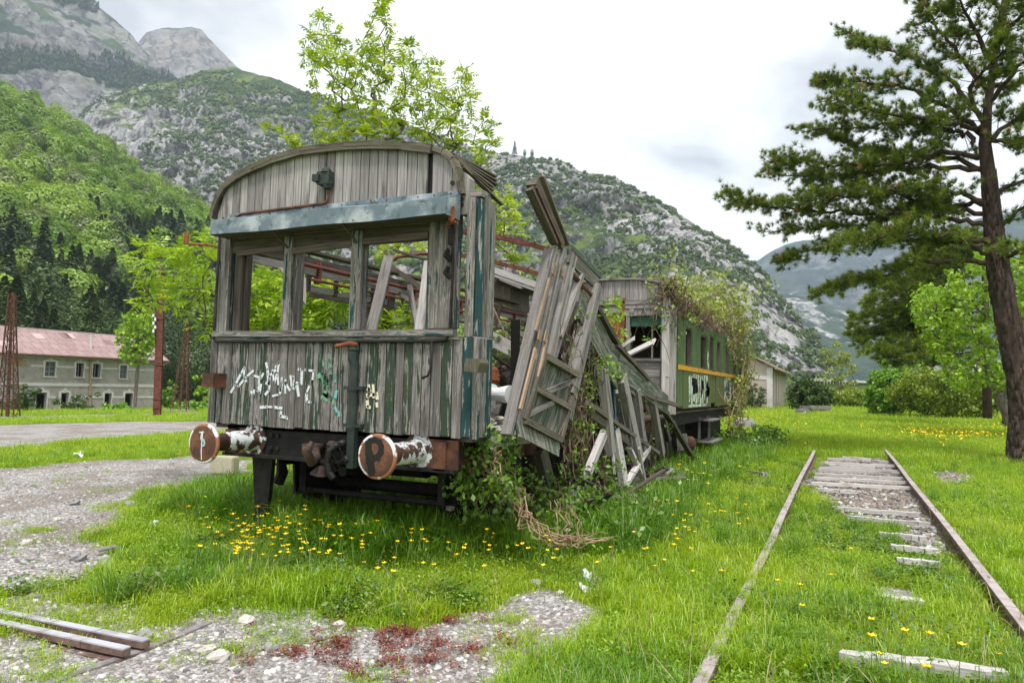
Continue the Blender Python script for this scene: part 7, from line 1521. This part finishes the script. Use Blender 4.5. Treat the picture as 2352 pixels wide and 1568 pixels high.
# pebbles and red stonecrop
def pebble(s):
    r = np.random.default_rng(s); V = []; 
    for a in range(3):
        for b in range(6): th = (.28, .5, .72)[a] * math.pi; V.append([math.sin(th) * math.cos(b * 1.047) * r.uniform(.7, 1.2), math.sin(th) * math.sin(b * 1.047) * r.uniform(.6, 1.0), math.cos(th) * r.uniform(.45, .7)])
    F = []
    for a in range(2):
        for b in range(6): F.append((a * 6 + b, (a + 1) * 6 + b, (a + 1) * 6 + (b + 1) % 6, a * 6 + (b + 1) % 6))
    F.append((0, 1, 2, 3)); F.append((0, 3, 4, 5)); return fast_mesh('pebble', np.array(V) * .5, np.array(F), M['pebble'])
pb = [proto('pebble', pebble(i)) for i in range(5)]
p, D, q, r = sample(48000, 1040, 1720, 8); g_ = grassiness(p[:, 0], p[:, 1]); k = (g_ < .62) & (D > 1.3); p, D = p[k], D[k]; sz = .008 + .034 * r.random(len(p)) ** 4 + .0012 * D; scatter('gravel', pb, p - [0, 0, .002], sz * 1.2, np.stack([r.normal(size=len(p)) * .3, r.normal(size=len(p)) * .3, r.random(len(p)) * 6], -1), label='loose gravel stones')
p, D, q, r = sample(2600, 1050, 1300, 9, 1820, 2240); k = np.zeros(len(p), bool)
for pl_ in PL: k |= inpoly(p[:, 0], p[:, 1], pl_)
p = p[k]; scatter('ballast', pb, p + [0, 0, .01], .03 + .07 * r.random(len(p)) ** 2, np.stack([r.normal(size=len(p)) * .4, r.normal(size=len(p)) * .4, r.random(len(p)) * 6], -1), label='ballast stones between the sleepers')
sd_ = [proto('stonecrop', weed_mesh('stonecrop', M['sedum'], 40, .025, .014, 40 + i, .014)) for i in range(3)]
pts = []
for k in range(230):
    px, py = rng.normal(850, 125), rng.normal(1476, 38)
    if py < 1420 or fbm(px / 60, py / 30, 3, 3) < -.02: continue
    pts.append(G(px, py))
for c_ in ((1110, 1390), (1040, 1428), (985, 1518), (1000, 1480), (1080, 1495)): pts += [G(c_[0] + rng.normal() * 10, c_[1] + rng.normal() * 4) for _ in range(6)]
scatter('stonecrop', sd_, np.array(pts), .7 + .8 * rng.random(len(pts)), rz(len(pts), rng, .1), label='red stonecrop spreading over the front gravel')
# --- buttercups: the nearest as single flowers
M['petal'] = plain('buttercup petal', (.92, .62, .010), .45, .08, 30); M['stalk'] = plain('flower stalk', (.10, .19, .03), .7, .1)
def flower_mesh(s, h, R):
    r = np.random.default_rng(s); m = MB(); top = np.array([r.normal() * .04, r.normal() * .04, h]); m.tube([(0, 0, -.05), top * [.3, .3, .55], top], [.0022, .002, .0018], 4, m=1, cap=False); tl = r.normal(size=2) * .35
    for k in range(5):
        a = k * 1.2566 + r.random() * .2; d = np.array([math.cos(a), math.sin(a), 0]); s_ = np.array([-d[1], d[0], 0]); up_ = np.array([tl[0], tl[1], 1]); up_ /= np.linalg.norm(up_); c = top
        m.add([c, c + d * R * .55 - s_ * R * .48 + up_ * R * .35, c + d * R + up_ * R * .75, c + d * R * .55 + s_ * R * .48 + up_ * R * .35], [(0, 1, 2, 3)], r=.5)
    return m
fm = [flower_mesh(i, h, R).build('buttercup', [M['petal'], M['stalk']]) for i, (h, R) in enumerate(((.27, .021), (.33, .020), (.23, .022), (.30, .019)))]
FL = []
for (cx, cy, sx, sy, n_) in ((600, 1235, 70, 26, 100), (720, 1220, 110, 22, 34), (880, 1260, 160, 26, 34), (1080, 1250, 80, 25, 12), (1545, 1180, 50, 22, 24), (1600, 1100, 30, 15, 18), (1500, 1265, 60, 18, 12), (1700, 1170, 60, 40, 10), (1900, 1330, 120, 90, 12), (1300, 1270, 50, 12, 8), (2150, 1545, 150, 18, 8)):
    for _ in range(n_): FL.append((rng.normal(cx, sx), rng.normal(cy, sy)))
FL = [(a, b) for a, b in FL if 0 < a < 2350 and 1040 < b < 1566][:285]
def flabel(a, b):
    if a < 1180: return 'buttercup in the bright yellow drift of tall grass before the buffers', 'buttercups in front of the carriage'
    if b < 1300 and a < 1800: return 'buttercup in the grass between the wreck and the track', 'buttercups between wreck and track'
    return 'scattered buttercup in the lush grass of the overgrown track', 'buttercups along the track'
for i, (a, b) in enumerate(FL):
    o = fm[i] if i < 4 else fm[i % 4].copy()
    if i >= 4: COL.objects.link(o)
    dp_ = proj(G(a, b + 40))[1][0]; c = G(a, b + .27 * FOC / dp_); o.location = tuple(c); o.rotation_euler = (rng.normal() * .08, rng.normal() * .08, rng.random() * 6); s_ = rng.uniform(.85, 1.2) if b > 1130 else 1.5; o.scale = (s_,) * 3; l_, g_ = flabel(a, b); tag(o, l_, 'buttercup', g_)
fp_ = [proto('buttercup_far', weed_mesh('buttercup_far', M['petal'], 3, .05, .05, 60 + i, .02)) for i in range(3)]
pts = []
for (cx, cy, sx, sy, n_) in ((2190, 1008, 70, 14, 260), (2130, 1000, 60, 10, 120), (1745, 958, 60, 12, 200), (1800, 990, 60, 20, 50), (2300, 985, 30, 10, 60)):
    for _ in range(n_): c = G(rng.normal(cx, sx), max(935, rng.normal(cy, sy))); c[2] += .22; pts.append(c)
scatter('far_buttercups', fp_, np.array(pts), .8 + .6 * rng.random(len(pts)), rz(len(pts), rng), label='distant yellow drifts of buttercups in the meadow')
# ------------------------------------------------------------------ haze
hz_ = MB(); hz_.box(-4500, 4500, -600, 4600, -16, 1480)
hv = NT('haze'); hvn = hv.t.nodes.new('ShaderNodeVolumePrincipled'); hvn.inputs['Color'].default_value = (0.68, 0.84, 1.0, 1)
hvn.inputs['Density'].default_value = 0.00018; hvn.inputs['Anisotropy'].default_value = 0.1; hv.l(hvn.outputs[0], hv.out.inputs['Volume'])
tag(hz_.build('haze', hv.mat), kind='stuff')
